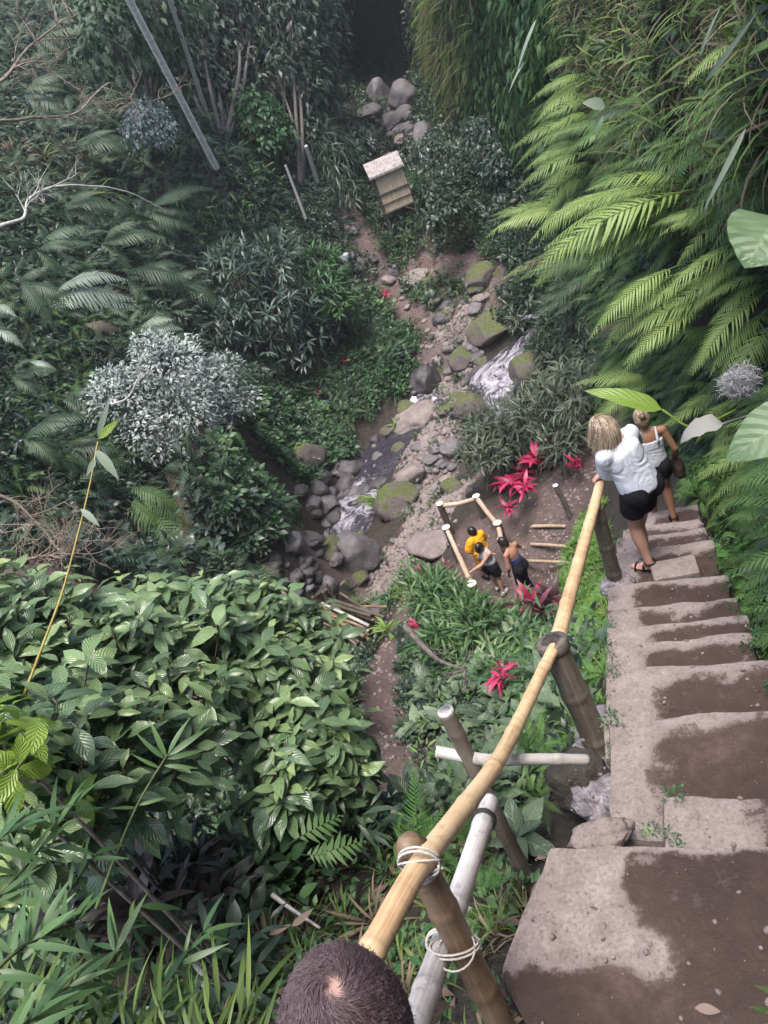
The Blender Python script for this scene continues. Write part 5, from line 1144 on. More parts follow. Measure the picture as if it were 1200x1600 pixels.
ALL = [(-260, -260), (1460, -260), (1460, 1860), (-260, 1860)]
LEFT = [(-260, -260), (620, -260), (600, 250), (560, 420), (640, 560), (560, 650), (420, 850), (380, 960), (-260, 960)]
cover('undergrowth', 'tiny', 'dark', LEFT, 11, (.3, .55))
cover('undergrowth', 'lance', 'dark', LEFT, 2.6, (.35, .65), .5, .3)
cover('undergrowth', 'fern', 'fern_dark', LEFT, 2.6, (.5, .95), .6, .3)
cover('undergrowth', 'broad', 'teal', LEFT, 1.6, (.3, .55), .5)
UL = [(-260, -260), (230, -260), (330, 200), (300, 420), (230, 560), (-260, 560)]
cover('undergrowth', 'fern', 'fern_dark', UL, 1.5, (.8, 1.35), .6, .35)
cover('undergrowth', 'grass', 'grass', [(-100, 180), (140, 200), (200, 330), (60, 420), (-100, 400)], 1.2, (.6, 1.1), .6)
cover('undergrowth', 'grass', 'dry', [(-100, 160), (100, 190), (130, 290), (-100, 330)], 1.4, (.6, 1.1), .75)
cover('undergrowth', 'fern', 'fern_mid', [(-260, 400), (150, 400), (190, 560), (170, 760), (-260, 800)], 2.4, (.5, .9), .6, .3)
cover('undergrowth', 'tiny', 'cover', [(-260, 520), (150, 520), (170, 740), (-260, 780)], 5, (.35, .6))
cover('undergrowth', 'lance', 'fern_mid', [(200, 230), (420, 250), (470, 420), (300, 520), (220, 420)], 1.5, (.4, .8), .5)
# bright low cover on the left bank
BANK = [(350, 640), (470, 560), (520, 440), (650, 480), (655, 610), (560, 660), (480, 690), (430, 800), (340, 900), (330, 800)]
cover('ground_cover', 'tiny', 'cover', BANK, 13, (.3, .55)); cover('ground_cover', 'broad', 'cover', BANK, 4, (.3, .6)); cover('ground_cover', 'grass', 'cover', BANK, 1.0, (.4, .7))
cover('ground_cover', 'broad', 'teal', [(290, 760), (400, 740), (390, 900), (300, 900)], 6, (.4, .7))
EDGE = [(350, 600), (500, 640), (560, 700), (500, 740), (450, 800), (400, 860), (320, 780)]
cover('ground_cover', 'broad', 'cover', EDGE, 22, (.35, .6), .7); cover('ground_cover', 'tiny', 'cover', EDGE, 22, (.3, .5), .7); cover('ground_cover', 'lance', 'dark', EDGE, 8, (.4, .6), .7)
# floor below the cave and between the paths
MIDF = [(560, 200), (700, 240), (850, 330), (900, 480), (850, 560), (760, 500), (600, 470), (540, 420)]
cover('ground_cover', 'broad', 'dark', MIDF, 5, (.35, .65)); cover('ground_cover', 'tiny', 'cover', MIDF, 8, (.3, .5)); cover('ground_cover', 'lance', 'dark', MIDF, 1.5, (.4, .7)); cover('ground_cover', 'grass', 'grass', MIDF, 1.2, (.35, .6))
RIGHTF = [(800, 480), (960, 430), (1000, 660), (940, 720), (860, 720), (800, 700), (730, 720), (720, 650), (820, 640)]
cover('ground_cover', 'lance', 'grey_leaf', RIGHTF, 5, (.45, .8)); cover('ground_cover', 'tiny', 'dark', RIGHTF, 8, (.35, .6)); cover('ground_cover', 'grass', 'grey_leaf', RIGHTF, 3, (.4, .8))
LOOKB = [(640, 890), (730, 930), (860, 950), (900, 1010), (860, 1100), (660, 1060), (640, 980)]
cover('ground_cover', 'lance', 'bamboo_leaf', LOOKB, 9, (.35, .6)); cover('ground_cover', 'grass', 'bamboo_leaf', LOOKB, 5, (.35, .6)); cover('ground_cover', 'tiny', 'cover', [(540, 880), (640, 890), (640, 950), (560, 960)], 8, (.25, .45)); cover('ground_cover', 'grass', 'grass', [(540, 880), (640, 890), (640, 950), (560, 960)], 3, (.25, .45))
SLOPE = [(640, 1020), (900, 980), (945, 1000), (930, 1200), (760, 1320), (620, 1330), (630, 1150)]
cover('ground_cover', 'tiny', 'dark', SLOPE, 16, (.2, .4)); cover('ground_cover', 'lance', 'fern_mid', SLOPE, 5, (.25, .45)); cover('ground_cover', 'broad', 'big_leaf', SLOPE, 3, (.3, .5))
STRIP = [(870, 830), (950, 780), (960, 1140), (905, 1190), (850, 1150), (880, 980)]
cover('fresh_grass', 'fern', 'fern_near', STRIP, 14, (.16, .3), .5); cover('fresh_grass', 'grass', 'fresh_grass', STRIP, 34, (.12, .26), .5); cover('fresh_grass', 'tiny', 'fresh_grass', STRIP, 20, (.12, .2), .5)
NEARG = [(330, 1180), (640, 1290), (820, 1330), (860, 1600), (860, 1760), (300, 1760), (200, 1500)]
cover('near_grass', 'grass', 'grass', NEARG, 22, (.10, .24)); cover('near_grass', 'tiny', 'cover', NEARG, 26, (.10, .2)); cover('near_grass', 'grass', 'dry', NEARG, 22, (.10, .24), .4, .6)
cover('near_grass', 'broad', 'cover', [(330, 1230), (480, 1250), (520, 1450), (440, 1500), (330, 1420)], 22, (.16, .3))
UNDER = [(-260, 900), (640, 980), (640, 1330), (430, 1500), (300, 1700), (-260, 1760)]
cover('undergrowth', 'broad', 'dark', UNDER, 30, (.16, .3)); cover('undergrowth', 'broad', 'cover', UNDER, 10, (.14, .26)); cover('undergrowth', 'lance', 'dark', UNDER, 10, (.2, .35))
cover('undergrowth', 'lance', 'fern_mid', [(560, 1290), (700, 1300), (720, 1400), (620, 1400)], 16, (.14, .26))
# sparse tufts on the bar, on the path and along the water
TUFT = [(540, 260), (700, 380), (800, 430), (760, 560), (740, 760), (640, 860), (560, 930), (430, 960), (380, 880), (480, 740), (640, 620), (560, 400)]
i = cand(TUFT, 2.2, free=False); i = i[(tpath[i] > .5) | (tbar[i] > .45)]
for kd, mt, s_ in (('tiny', 'cover', (.2, .4)), ('grass', 'grass', (.2, .4)), ('broad', 'dark', (.2, .4))):
    j = i[gr.random(len(i)) < .4]; mb = MB(); clumps(mb, kd, TP[j], TN[j], gr.uniform(*s_, len(j)), None, gr); tag(mb.build('ground_cover', M[mt]), kind='stuff')
# plants along the right edge of the stairs
SR = [(1050, 640), (1460, 560), (1460, 1700), (1200, 1300), (1170, 1050), (1130, 900), (1090, 760)]
i = cand(SR, 60, free=False); i = i[(tl_[i] > .72) & (ts_[i] > .2) | (ts_[i] > 7)]
for kd, mt, s_, q_ in (('fern', 'fern_near', (.2, .4), .45), ('tiny', 'dark', (.14, .25), .5), ('fern', 'fern_mid', (.25, .5), .3), ('broad', 'dark', (.15, .25), .3)):
    j = i[gr.random(len(i)) < q_]; mb = MB(); clumps(mb, kd, TP[j], nrm(TN[j] + .3 * rdir(len(j), gr)), gr.uniform(*s_, len(j)), None, gr); tag(mb.build('stair_side_plants', M[mt]), kind='stuff')
# dead leaves
i = np.r_[cand(NEARG, 95), cand([(700, 1300), (860, 1330), (850, 1760), (650, 1760)], 150)]; mb = MB()
scatter(mb, T_leaf(3, .34, .4, .2), TP[i] + [0, 0, .02], frames(rdir(len(i), gr) * [1, 1, .25], nrm(TN[i] + .45 * rdir(len(i), gr))), gr.uniform(.05, .15, len(i)), gr.random(len(i))); tag(mb.build('leaf_litter', M['litter']), kind='stuff')
i = cand([(340, 760), (420, 800), (480, 880), (560, 920), (470, 960), (340, 960)], 12, free=False); mb = MB()
scatter(mb, T_leaf(3, .2, .4, .2), TP[i] + [0, 0, .05], frames(rdir(len(i), gr) * [1, 1, .3], nrm(TN[i] + .5 * rdir(len(i), gr))), gr.uniform(.2, .5, len(i)), gr.random(len(i))); tag(mb.build('leaf_litter', M['litter']), kind='stuff')

# ---- cliff cover
VINE = [(700, -200), (860, -200), (900, 60), (860, 150), (840, 260), (800, 300), (710, 290), (690, 180), (690, 60)]
def hang(name, mat, poly, dens, size, T, out=.25, drop=1.0, spread=.5, depth=.35, wsc=1.0):
    i = ccand(poly, dens); p = QP[i] + QN[i] * gr.uniform(.05, depth, (len(i), 1)); n = QN[i]
    y = nrm(n * out + np.array([0, 0, -drop]) + spread * rdir(len(i), gr)); z = nrm(n + np.array([0, 0, .5]) + .35 * rdir(len(i), gr)); mb = MB()
    pat = np.clip(.45 + 1.0 * fbm(p * .8, 95, 3) + gr.uniform(-.3, .3, len(i)), 0, 1)
    scatter(mb, T, p, frames(y, z), gr.uniform(*size, len(i)), pat, wsc); return tag(mb.build(name, M[mat]), kind='stuff')
hang('vines', 'vine', VINE, 55, (.26, .5), T_leaf(3, .42, .35, .25), .35, 1, .5, .7)
hang('vines', 'vine', [(700, -100), (860, -100), (880, 60), (840, 180), (760, 290), (690, 240)], 30, (.28, .5), T_leaf(3, .45, .3, .2), .5, 1, .45, .9)
hang('hanging_grass', 'grass', [(665, -200), (760, -200), (765, 60), (720, 210), (695, 200), (672, 80)], 26, (.9, 2.0), T_leaf(6, .03, .9, .1, .35), 1.1, .5, .5, .5)
hang('hanging_grass', 'dry', [(668, -200), (770, -200), (765, 90), (720, 240), (695, 200), (680, 80)], 16, (.9, 2.0), T_leaf(6, .025, .9, .1, .35), 1.0, .7, .5, .5)
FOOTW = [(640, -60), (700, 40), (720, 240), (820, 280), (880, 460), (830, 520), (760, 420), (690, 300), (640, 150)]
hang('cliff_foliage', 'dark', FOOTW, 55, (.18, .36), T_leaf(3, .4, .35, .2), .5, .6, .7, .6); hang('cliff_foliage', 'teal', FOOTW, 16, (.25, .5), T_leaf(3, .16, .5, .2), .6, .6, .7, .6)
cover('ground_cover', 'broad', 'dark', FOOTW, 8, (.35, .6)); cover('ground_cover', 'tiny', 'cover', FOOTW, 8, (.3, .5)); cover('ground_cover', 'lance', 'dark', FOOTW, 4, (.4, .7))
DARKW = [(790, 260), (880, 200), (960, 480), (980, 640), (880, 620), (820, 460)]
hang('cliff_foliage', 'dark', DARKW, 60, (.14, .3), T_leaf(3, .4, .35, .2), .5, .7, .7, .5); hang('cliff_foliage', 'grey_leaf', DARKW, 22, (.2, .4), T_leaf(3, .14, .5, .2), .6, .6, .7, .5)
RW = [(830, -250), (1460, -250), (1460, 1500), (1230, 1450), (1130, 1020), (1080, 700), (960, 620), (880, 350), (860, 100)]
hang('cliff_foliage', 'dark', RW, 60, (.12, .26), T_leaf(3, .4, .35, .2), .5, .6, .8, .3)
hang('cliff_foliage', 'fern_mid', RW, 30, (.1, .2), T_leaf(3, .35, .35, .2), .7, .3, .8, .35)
TOPR = [(860, -250), (1300, -250), (1300, 280), (1060, 320), (930, 250)]
hang('cliff_grass', 'grass', TOPR, 55, (.35, .9), T_leaf(6, .035, .9, .1, .35), .9, -.2, .8, .3); hang('cliff_grass', 'dry', TOPR, 55, (.3, .8), T_leaf(6, .03, .9, .1, .35), .8, .5, .9, .3); hang('cliff_grass', 'vine', TOPR, 12, (.12, .26), T_leaf(3, .35, .35, .2), .7, .3, .7, .35)
FR_LO = [T_frond(13, .2, .14, 2, .055, .1, 60, .3, .3, 40 + k) for k in range(3)]
def frondcover(name, mat, poly, dens, size, dirv, spread=.35, depth=.2):
    i = ccand(poly, dens); w = gr.integers(0, 3, len(i)); mb = MB()
    y = nrm(QN[i] * 1.0 + np.asarray(dirv) + spread * rdir(len(i), gr)); z = nrm(np.array([0, 0, 1.0]) + .5 * QN[i] + .2 * rdir(len(i), gr)); sz = gr.uniform(*size, len(i)); r = np.clip(.45 + .9 * fbm(QP[i] * .9, 97, 3) + gr.uniform(-.25, .25, len(i)), 0, 1)
    for k in range(3):
        m = w == k; scatter(mb, FR_LO[k], QP[i][m] + QN[i][m] * gr.uniform(0, depth, (m.sum(), 1)), frames(y[m], z[m]), sz[m], r[m])
    return tag(mb.build(name, M[mat]), kind='stuff')
frondcover('fern_carpet', 'fern_mid', [(1040, 620), (1400, 560), (1400, 1500), (1230, 1350), (1140, 1040), (1090, 820)], 30, (.3, .6), (-.1, .25, -.75), .35)
frondcover('fern_carpet', 'fern_near', [(1080, 820), (1400, 700), (1400, 1500), (1230, 1350), (1130, 1040)], 16, (.2, .42), (-.1, .25, -.8), .4)
frondcover('fern_carpet', 'fern_mid', [(830, 150), (1250, 130), (1250, 700), (960, 640), (880, 460)], 22, (.35, .75), (-.1, .1, -.5), .4)
frondcover('fern_carpet', 'fern_dark', [(840, 250), (1250, 250), (1250, 700), (960, 640), (880, 460)], 9, (.35, .75), (-.1, .1, -.7), .4)

# ------------------------------------------------------------------ ferns on the right: each plant with its fronds
FR_HI = [T_frond(25 + 2 * k, .19, .13, 4, .026, .10, 60, .22 + .08 * k, .3, 60 + k, .05) for k in range(3)]
FR_ME = []
for k, T in enumerate(FR_HI): FR_ME.append(T)
def cdist(px, py, off=.25):
    c = cl_at(px, py); return (np.linalg.norm(c[0]) if c else 7.0) - off
def frond_between(a, b, mat, root, T, up=(0, 0, 1.0), r=.5, ws=1.0, name='frond'):
    a, b = np.asarray(a), np.asarray(b); L = np.linalg.norm(b - a); mb = MB(); scatter(mb, T, a[None], frames((b - a)[None], nrm(np.asarray(up, float))[None]), [L], [r], ws)
    o = mb.build(name, M[mat]); wpar(o, root) if root else None; return o
def fern_px(label, fr, mat, d=None, off=.3, doff=-.25, name='fern', group='ferns on the right bank', up=None, T=None, ws=1.0):
    b0 = fr[0]; dd = d if d else cdist(b0[0], b0[1], off); root = empty(name, D(b0[0], b0[1], dd + .1), label, 'fern', group)
    for q in fr:
        d1 = (d if d else cdist(q[0], q[1], off)); d1 = min(max(d1, dd - .7), dd + .7); u = nrm(np.array([0, 0, 1.0]) - .45 * ray(q[0], q[1]) + .12 * rdir(1, gr)[0]) if up is None else up
        frond_between(D(q[0], q[1], d1), D(q[2], q[3], d1 + doff + gr.uniform(-.15, .15)), mat if q is fr[0] or gr.random() > .06 else ('fern_brown' if gr.random() < .5 else 'fern_mid'), root, (T or FR_HI)[gr.integers(0, 3)], u, gr.uniform(.25, .9), ws)
        if group == 'ferns on the right bank' and d is None:
            jx, jy = gr.normal(0, 14, 2); frond_between(D(q[0] + jx * .4, q[1] + jy * .4, d1 + .12), D(q[2] + jx + 6, q[3] + jy + 10, d1 + doff + gr.uniform(-.05, .25)), mat, root, FR_HI[gr.integers(0, 3)], nrm(u + .3 * rdir(1, gr)[0]), gr.uniform(.2, .7), ws)
    return root
fern_px('upper feathery fern at the left edge of the right bank drooping over the vines', [(925, 114, 827, 162), (915, 134, 835, 195), (910, 190, 797, 235), (912, 225, 826, 262), (930, 235, 807, 300), (930, 250, 837, 305), (935, 268, 848, 338), (905, 90, 850, 110), (940, 180, 850, 215), (945, 150, 860, 170)], 'fern_bright', off=.5)
fern_px('largest bright fern with broad pale fronds pointing left in the middle of the right bank', [(1085, 285, 915, 300), (975, 296, 828, 380), (1090, 292, 833, 432), (1090, 305, 850, 400), (1065, 320, 868, 405), (1090, 330, 900, 420), (1050, 300, 880, 345)], 'fern_bright', off=.6)
fern_px('teal tinted fern below the largest bright fern', [(915, 448, 822, 486), (930, 460, 858, 500), (925, 440, 850, 455)], 'fern_dark', off=.4)
fern_px('bright fern right of centre with two stacked striped fronds', [(1168, 384, 1028, 468), (1063, 412, 922, 533), (1115, 467, 968, 535), (1100, 483, 975, 570), (1080, 440, 990, 500), (1175, 400, 1080, 470)], 'fern_bright', off=.7)
fern_px('bright fern with a long frond falling beneath the big round leaf', [(1200, 452, 1082, 586), (1205, 480, 1110, 590), (1198, 430, 1100, 470), (1210, 500, 1130, 620)], 'fern_bright', off=.7)
fern_px('fern just above the women with pale fronds pointing down left', [(1005, 545, 928, 632), (1010, 560, 965, 640), (1020, 570, 985, 650), (990, 540, 935, 590)], 'fern_mid', off=.5)
fern_px('thin sparse fern frond arching at the upper right corner', [(1205, 46, 1070, 135), (1210, 60, 1120, 110)], 'fern_bright', off=.8)
fern_px('mid green fern under the sparse arching frond', [(1205, 172, 1128, 212), (1210, 150, 1140, 165), (1205, 262, 1090, 298), (1210, 235, 1110, 255), (1200, 280, 1120, 320)], 'fern_mid', off=.6)
fern_px('fern beside the white web tuft, fronds drooping left above the stairs', [(1135, 615, 1058, 642), (1128, 622, 1030, 672), (1150, 620, 1075, 690), (1120, 600, 1050, 612), (1165, 640, 1110, 700)], 'fern_bright', off=.45)
fern_px('fern below the large leaf at the right edge, tips hanging over the stairs', [(1205, 700, 1088, 748), (1208, 720, 1105, 790), (1200, 740, 1120, 820), (1190, 690, 1100, 715)], 'fern_bright', off=.4)
fern_px('darker fern low on the right bank beside the middle stairs', [(1200, 820, 1110, 870), (1205, 850, 1125, 930), (1195, 790, 1100, 830), (1205, 880, 1150, 975)], 'fern_near', off=.3)
fern_px('small fern at the right edge of the lower visible stairs', [(1205, 900, 1150, 990), (1210, 940, 1175, 1010), (1200, 915, 1140, 960)], 'fern_near', off=.3)
fern_px('fern tip at the bottom right corner beside the slab', [(1215, 1590, 1170, 1575), (1220, 1560, 1180, 1540), (1215, 1610, 1165, 1600)], 'fern_near', d=2.95, doff=.05)
fern_px('fern at the top of the vine wall, fronds pointing down', [(800, -10, 775, 30), (810, -15, 795, 40), (790, -20, 760, 10)], 'fern_near', off=.5)
# random extra plants so that the bank reads full
for k, (px, py) in enumerate([(985, 200), (1040, 175), (1100, 230), (1150, 330), (985, 385), (1010, 330), (1130, 520), (1060, 520), (1150, 430), (960, 420), (1180, 560), (1030, 590), (900, 330), (905, 400)]):
    fr = []
    for q in range(6): a = gr.uniform(2.2, 3.6); L = gr.uniform(70, 150); fr.append((px + gr.uniform(-8, 8), py + gr.uniform(-8, 8), px + L * math.cos(a), py + abs(L * math.sin(a)) * .9))
    fern_px('half hidden green fern among the bright ferns of the right bank', fr, random.choice(['fern_mid', 'fern_mid', 'fern_dark', 'fern_bright']), off=.25, group='half hidden ferns of the right bank')
# near ferns round the handrail
def fern_d(label, fr, mat, d, up=None, T=None, group=None, dt=0.0, ws=1.0, name='fern'):
    root = empty(name, D(fr[0][0], fr[0][1], d), label, 'fern', group)
    for q in fr:
        u = nrm(-ray(q[0], q[1]) + np.array([0, 0, .5]) + .2 * rdir(1, gr)[0]) if up is None else up
        frond_between(D(q[0], q[1], d), D(q[2], q[3], d + dt + gr.uniform(-.08, .08)), mat, root, (T or FR_HI)[gr.integers(0, 3)], u, gr.uniform(.3, .8), ws)
    return root
fern_d('upright bright green fern left of the golden rail', [(662, 1345, 640, 1203), (668, 1345, 690, 1262), (660, 1340, 612, 1290)], 'fern_near', 4.0, dt=-.35, ws=1.25)
fern_d('two frond fern between the golden rail and the hollow post', [(738, 1335, 704, 1214), (742, 1332, 742, 1222), (745, 1340, 770, 1260)], 'fern_mid', 4.2, dt=-.3)
fern_d('spreading pale green fern right of the golden rail below the middle post', [(840, 1250, 790, 1292), (842, 1245, 878, 1218), (845, 1252, 882, 1272), (838, 1248, 818, 1196), (836, 1246, 796, 1232), (846, 1256, 862, 1308), (842, 1252, 830, 1315), (842, 1244, 850, 1192)], 'fern_mid', 4.25, dt=-.05)
fern_d('bright fern standing behind the golden rail near the middle post', [(832, 1185, 804, 1078), (836, 1185, 850, 1098), (830, 1188, 790, 1150), (840, 1188, 880, 1150)], 'fern_near', 5.0, dt=-.3)
fern_d('light green ferns between the front post and the slab', [(750, 1400, 690, 1330), (756, 1400, 740, 1330), (765, 1395, 800, 1350), (770, 1420, 720, 1440), (775, 1420, 812, 1460), (768, 1410, 760, 1470), (760, 1395, 775, 1330)], 'fern_near', 3.5, dt=-.1)
fern_d('tiny fern growing in the crack beside the rubble', [(1010, 1312, 1008, 1282), (1012, 1312, 1022, 1290), (1008, 1312, 996, 1292)], 'fern_near', 3.55)
WID = [T_frond(8, .26, .1, 3, .11, .12, 68, .25, .35, 80 + k) for k in range(3)]
fern_d('broad ribbed leaf fern hanging above the dead grass', [(452, 1322, 532, 1272), (480, 1345, 568, 1312), (470, 1335, 540, 1335)], 'fern_mid', 3.9, T=WID, ws=1.3)
# tree ferns on the left
LFT = [T_frond(20, .2, .16, 2, .05, .06, 64, .35, .35, 120 + k) for k in range(3)]
def tfern(label, fr, mat, d, dt=-.4, ws=1.0, group='ferns on the left slope', off=.9):
    d = min(max(np.linalg.norm(hit(fr[0][0], fr[0][1])) - off, d * .85), d * 1.75)
    root = empty('fern', D(fr[0][0], fr[0][1], d), label, 'fern', group)
    for q in fr: frond_between(D(q[0], q[1], d), D(q[2], q[3], d + dt + gr.uniform(-.3, .3)), mat, root, LFT[gr.integers(0, 3)], nrm(np.array([0, 0, 1.0]) - .5 * ray(q[0], q[1])), gr.uniform(.3, .8), ws)
    return root
tfern('pale silvery fern with fronds pointing right on the left slope', [(90, 455, 198, 438), (85, 470, 210, 472), (95, 472, 212, 486), (80, 478, 160, 480), (100, 448, 178, 432), (85, 462, 140, 440)], 'fern_pale', 14.6, ws=1.2)
tfern('pale fern frond just above the silver leaved shrub', [(215, 520, 285, 515), (220, 512, 270, 500), (225, 516, 240, 512)], 'fern_pale', 17.5, ws=1.5)
tfern('brownish fern frond left of the silver leaved shrub', [(130, 508, 192, 520)], 'fern_brown', 15.5, ws=1.3)
tfern('pale fern frond at the left edge above the yellow green slope', [(-10, 515, 38, 545), (-10, 480, 25, 495), (45, 565, 88, 578)], 'fern_pale', 11.5, ws=1.2)
tfern('large drooping green fern below the silver leaved shrub', [(215, 770, 275, 815), (200, 780, 270, 850), (190, 790, 290, 862), (200, 760, 285, 800), (210, 775, 235, 830), (180, 815, 220, 850), (195, 850, 240, 880), (230, 760, 300, 830), (235, 790, 295, 890), (190, 870, 260, 905)], 'fern_mid', 15.0, dt=-.1, ws=1.25, off=4.6)
tfern('brown faded fern fronds hanging right of the large drooping fern', [(260, 720, 312, 745), (255, 735, 318, 790), (270, 760, 322, 850), (265, 745, 320, 815), (285, 800, 310, 900), (250, 710, 300, 715)], 'fern_brown', 16.0, dt=-.1, ws=1.2, off=3.8)
for k, (px, py, d) in enumerate([(60, 60, 18), (130, 120, 21), (40, 150, 17), (180, 60, 25), (230, 330, 21), (160, 380, 18), (100, 330, 16), (60, 390, 14), (200, 430, 19), (30, 440, 12.5), (250, 450, 22), (120, 230, 19), (20, 590, 10.5), (100, 620, 13), (40, 680, 10.5), (110, 700, 12.5)]):
    fr = [(px + gr.uniform(-6, 6), py + gr.uniform(-6, 6), px + gr.uniform(30, 105), py + gr.uniform(-35, 65)) for q in range(7)]
    tfern('dark green fern drooping to the right on the left slope', fr, 'fern_dark', d, ws=1.2, group='dark ferns on the left slope')

# ------------------------------------------------------------------ trees and shrubs
def shrub(name, label, cat, base, blobs, kind, size, n, mat, trunk='bark', tr=.06, group=None, per=1, wleaf=.4, out=.8, down=.2, seg=2, crown='crown'):
    root = empty(name, base, label, cat, group); mb = MB(); P_, Y_, Zd, R_ = [], [], [], []
    tot = sum(b[1] ** 2 for b in blobs)
    for c, r in blobs:
        m = max(4, int(n * r * r / tot / per)); dr = rdir(m, gr); dr[:, 2] = np.abs(dr[:, 2]) * gr.choice([1, 1, 1, -1], m); dr = nrm(dr); rr = r * gr.uniform(.35, 1.0, (m, 1)) ** .5
        p = np.asarray(c) + dr * rr * np.array([1, 1, .85]) * (1 + .35 * fbm(dr * 2 + np.asarray(c), 15, 2)[:, None])
        tone = np.clip(.5 + .8 * fbm(p * (1.3 / r), 55, 2) + .12 * dr[:, 2], 0, 1)
        for q in range(per):
            a = rdir(m, gr); y = nrm(dr * out + a * (.9 if per > 1 else .6) + np.array([0, 0, -down])); P_.append(p + y * .0); Y_.append(y); Zd.append(nrm(dr * .5 + np.array([0, 0, 1.0]) + .4 * rdir(m, gr))); R_.append(np.clip(tone + gr.uniform(-.22, .22, m), 0, 1))
    P_, Y_, Zd, R_ = map(np.concatenate, (P_, Y_, Zd, R_))
    T = T_quad(wleaf, .15) if kind == 'quad' else T_leaf(seg, wleaf, .35, .2)
    scatter(mb, T, P_, frames(Y_, Zd), gr.uniform(size[0], size[1], len(P_)), R_); o = mb.build(crown, M[mat]); wpar(o, root)
    tb = MB(); base = np.asarray(base)
    for c, r in blobs:
        c = np.asarray(c); q = spline([base, base * .6 + c * .4 + gr.normal(0, .12 * r, 3), c], 10); tb.add(*tube_geo(q, np.linspace(tr, tr * .25, 10), 6))
        for t in range(5):
            e = c + rdir(1, gr)[0] * r * .8; tb.add(*tube_geo(spline([c * .6 + base * .4, (c + e) / 2 + gr.normal(0, .1 * r, 3), e], 6), np.linspace(tr * .35, tr * .1, 6), 4))
    o = tb.build('trunk', M[trunk]); wpar(o, root); return root
def blob(px, py, d, r): return (D(px, py, d), r)
shrub('silver_shrub', 'grey silver leaved shrub standing out pale on the left slope', 'shrub', hit(280, 700), [blob(200, 625, 22.03, 1.02), blob(262, 580, 22.17, 1.16), blob(325, 608, 22.58, 1.02), blob(290, 640, 21.76, 1.02), blob(225, 670, 21.49, 0.68), blob(355, 640, 22.58, 0.61), blob(180, 600, 22.03, 0.61), blob(285, 690, 21.62, 0.54), blob(160, 620, 22.2, .5), blob(235, 545, 22.4, .6), blob(350, 580, 22.6, .6), blob(385, 625, 22.6, .45), blob(250, 700, 21.5, .45), blob(320, 665, 22, .7)], 'leaf', (.10, .19), 7500, 'silver', 'bark_pale', .07, wleaf=.45)
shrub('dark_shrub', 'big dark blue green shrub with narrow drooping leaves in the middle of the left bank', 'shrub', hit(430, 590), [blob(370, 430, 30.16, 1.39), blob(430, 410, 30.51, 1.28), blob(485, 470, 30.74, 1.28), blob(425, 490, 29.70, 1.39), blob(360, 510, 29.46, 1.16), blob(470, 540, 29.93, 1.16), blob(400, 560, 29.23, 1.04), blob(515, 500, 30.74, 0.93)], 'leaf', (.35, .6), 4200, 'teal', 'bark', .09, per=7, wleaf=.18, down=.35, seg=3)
shrub('lance_shrub', 'loose green shrub right of the dark blue green shrub beside the upper path', 'shrub', hit(540, 450), [blob(512, 450, 30.25, 0.99), blob(500, 415, 30.80, 0.88), blob(528, 475, 29.92, 0.77)], 'leaf', (.3, .5), 1300, 'cover', 'bark', .05, per=6, wleaf=.2, down=.3, seg=3)
TREES = [
 ('low dark bush against the foot of the vine wall', [(765, 240, 34, .8), (785, 265, 33, .8), (745, 205, 37, .7), (770, 205, 36, .8)], (.18, .34), 2200, 'teal', .4, (750, 260)),
 ('tall dark tree left of the cave with hanging leaf curtains', [(490, 60, 44, 1.8), (505, 120, 44, 1.4), (490, 170, 42, 1.4), (495, 0, 45, 1.9), (522, 60, 45, .8), (515, 230, 41, 1.1)], (.3, .55), 3800, 'teal', .35, (525, 290)),
 ('dark climber hung tree above the pale round bush', [(455, 40, 42, 2.2), (430, 110, 41, 1.9), (475, 140, 41, 1.7), (450, -30, 43, 2.4), (480, 220, 40, 1.5), (485, 80, 42, 1.6)], (.3, .55), 4200, 'dark', .35, (470, 300)),
 ('pale green round bush at the foot of the back trees', [(410, 195, 37, 1.2), (390, 170, 37.5, 1.0), (435, 210, 37, .9), (410, 225, 36.5, .9)], (.25, .4), 1500, 'cover', .5, (410, 260)),
 ('dark tree behind the leaning poles', [(330, 90, 42, 2.4), (370, 40, 43, 2.4), (310, 20, 42, 2.4), (360, 150, 41, 1.8), (290, 120, 40, 1.8), (400, -20, 44, 2.4)], (.3, .55), 4200, 'dark', .4, (350, 230)),
 ('dark tree at the top left beside the thick pale pole', [(230, 40, 35, 2.0), (190, 0, 33, 2.0), (250, 110, 36, 1.6), (170, 60, 31, 1.5), (260, -20, 37, 2)], (.3, .5), 3400, 'fern_dark', .4, (240, 200)),
 ('silver tinged small bush below the thin grey pole', [(230, 190, 32, .9), (250, 205, 32, .7), (215, 205, 31.5, .6), (240, 180, 32, .5)], (.12, .2), 2000, 'silver', .5, (235, 230)),
 ('dark glossy bush left of the shack by the upper path', [(545, 200, 44, .8), (550, 225, 42, .9), (575, 228, 42, .5), (548, 250, 40, .8)], (.22, .4), 1800, 'teal', .4, (570, 265)),
 ('low glossy bush behind the shack roof', [(665, 235, 40, .8), (685, 255, 38, .8), (700, 280, 36, .7)], (.16, .3), 1700, 'teal', .45, (660, 275)),
 ('bush at the right of the shack', [(685, 300, 34, .9), (705, 325, 32, .8), (675, 345, 31, .5)], (.18, .32), 1300, 'dark', .45, (675, 345)),
 ('drooping bamboo like bush left of the upper path', [(525, 260, 38, 1.1), (510, 230, 39, 1.0), (540, 300, 36, .7)], (.45, .8), 1200, 'dark', .12, (525, 310)),
]
for lb, bl, sz, n, mt, wl_, bs in TREES:
    shrub('tree' if n > 3000 else 'bush', lb, 'tree' if n > 3000 else 'bush', hit(*bs), [blob(*b) for b in bl], 'leaf', sz, n, mt, 'bark', .13 if n > 3000 else .05, wleaf=wl_, out=.5, down=.55)
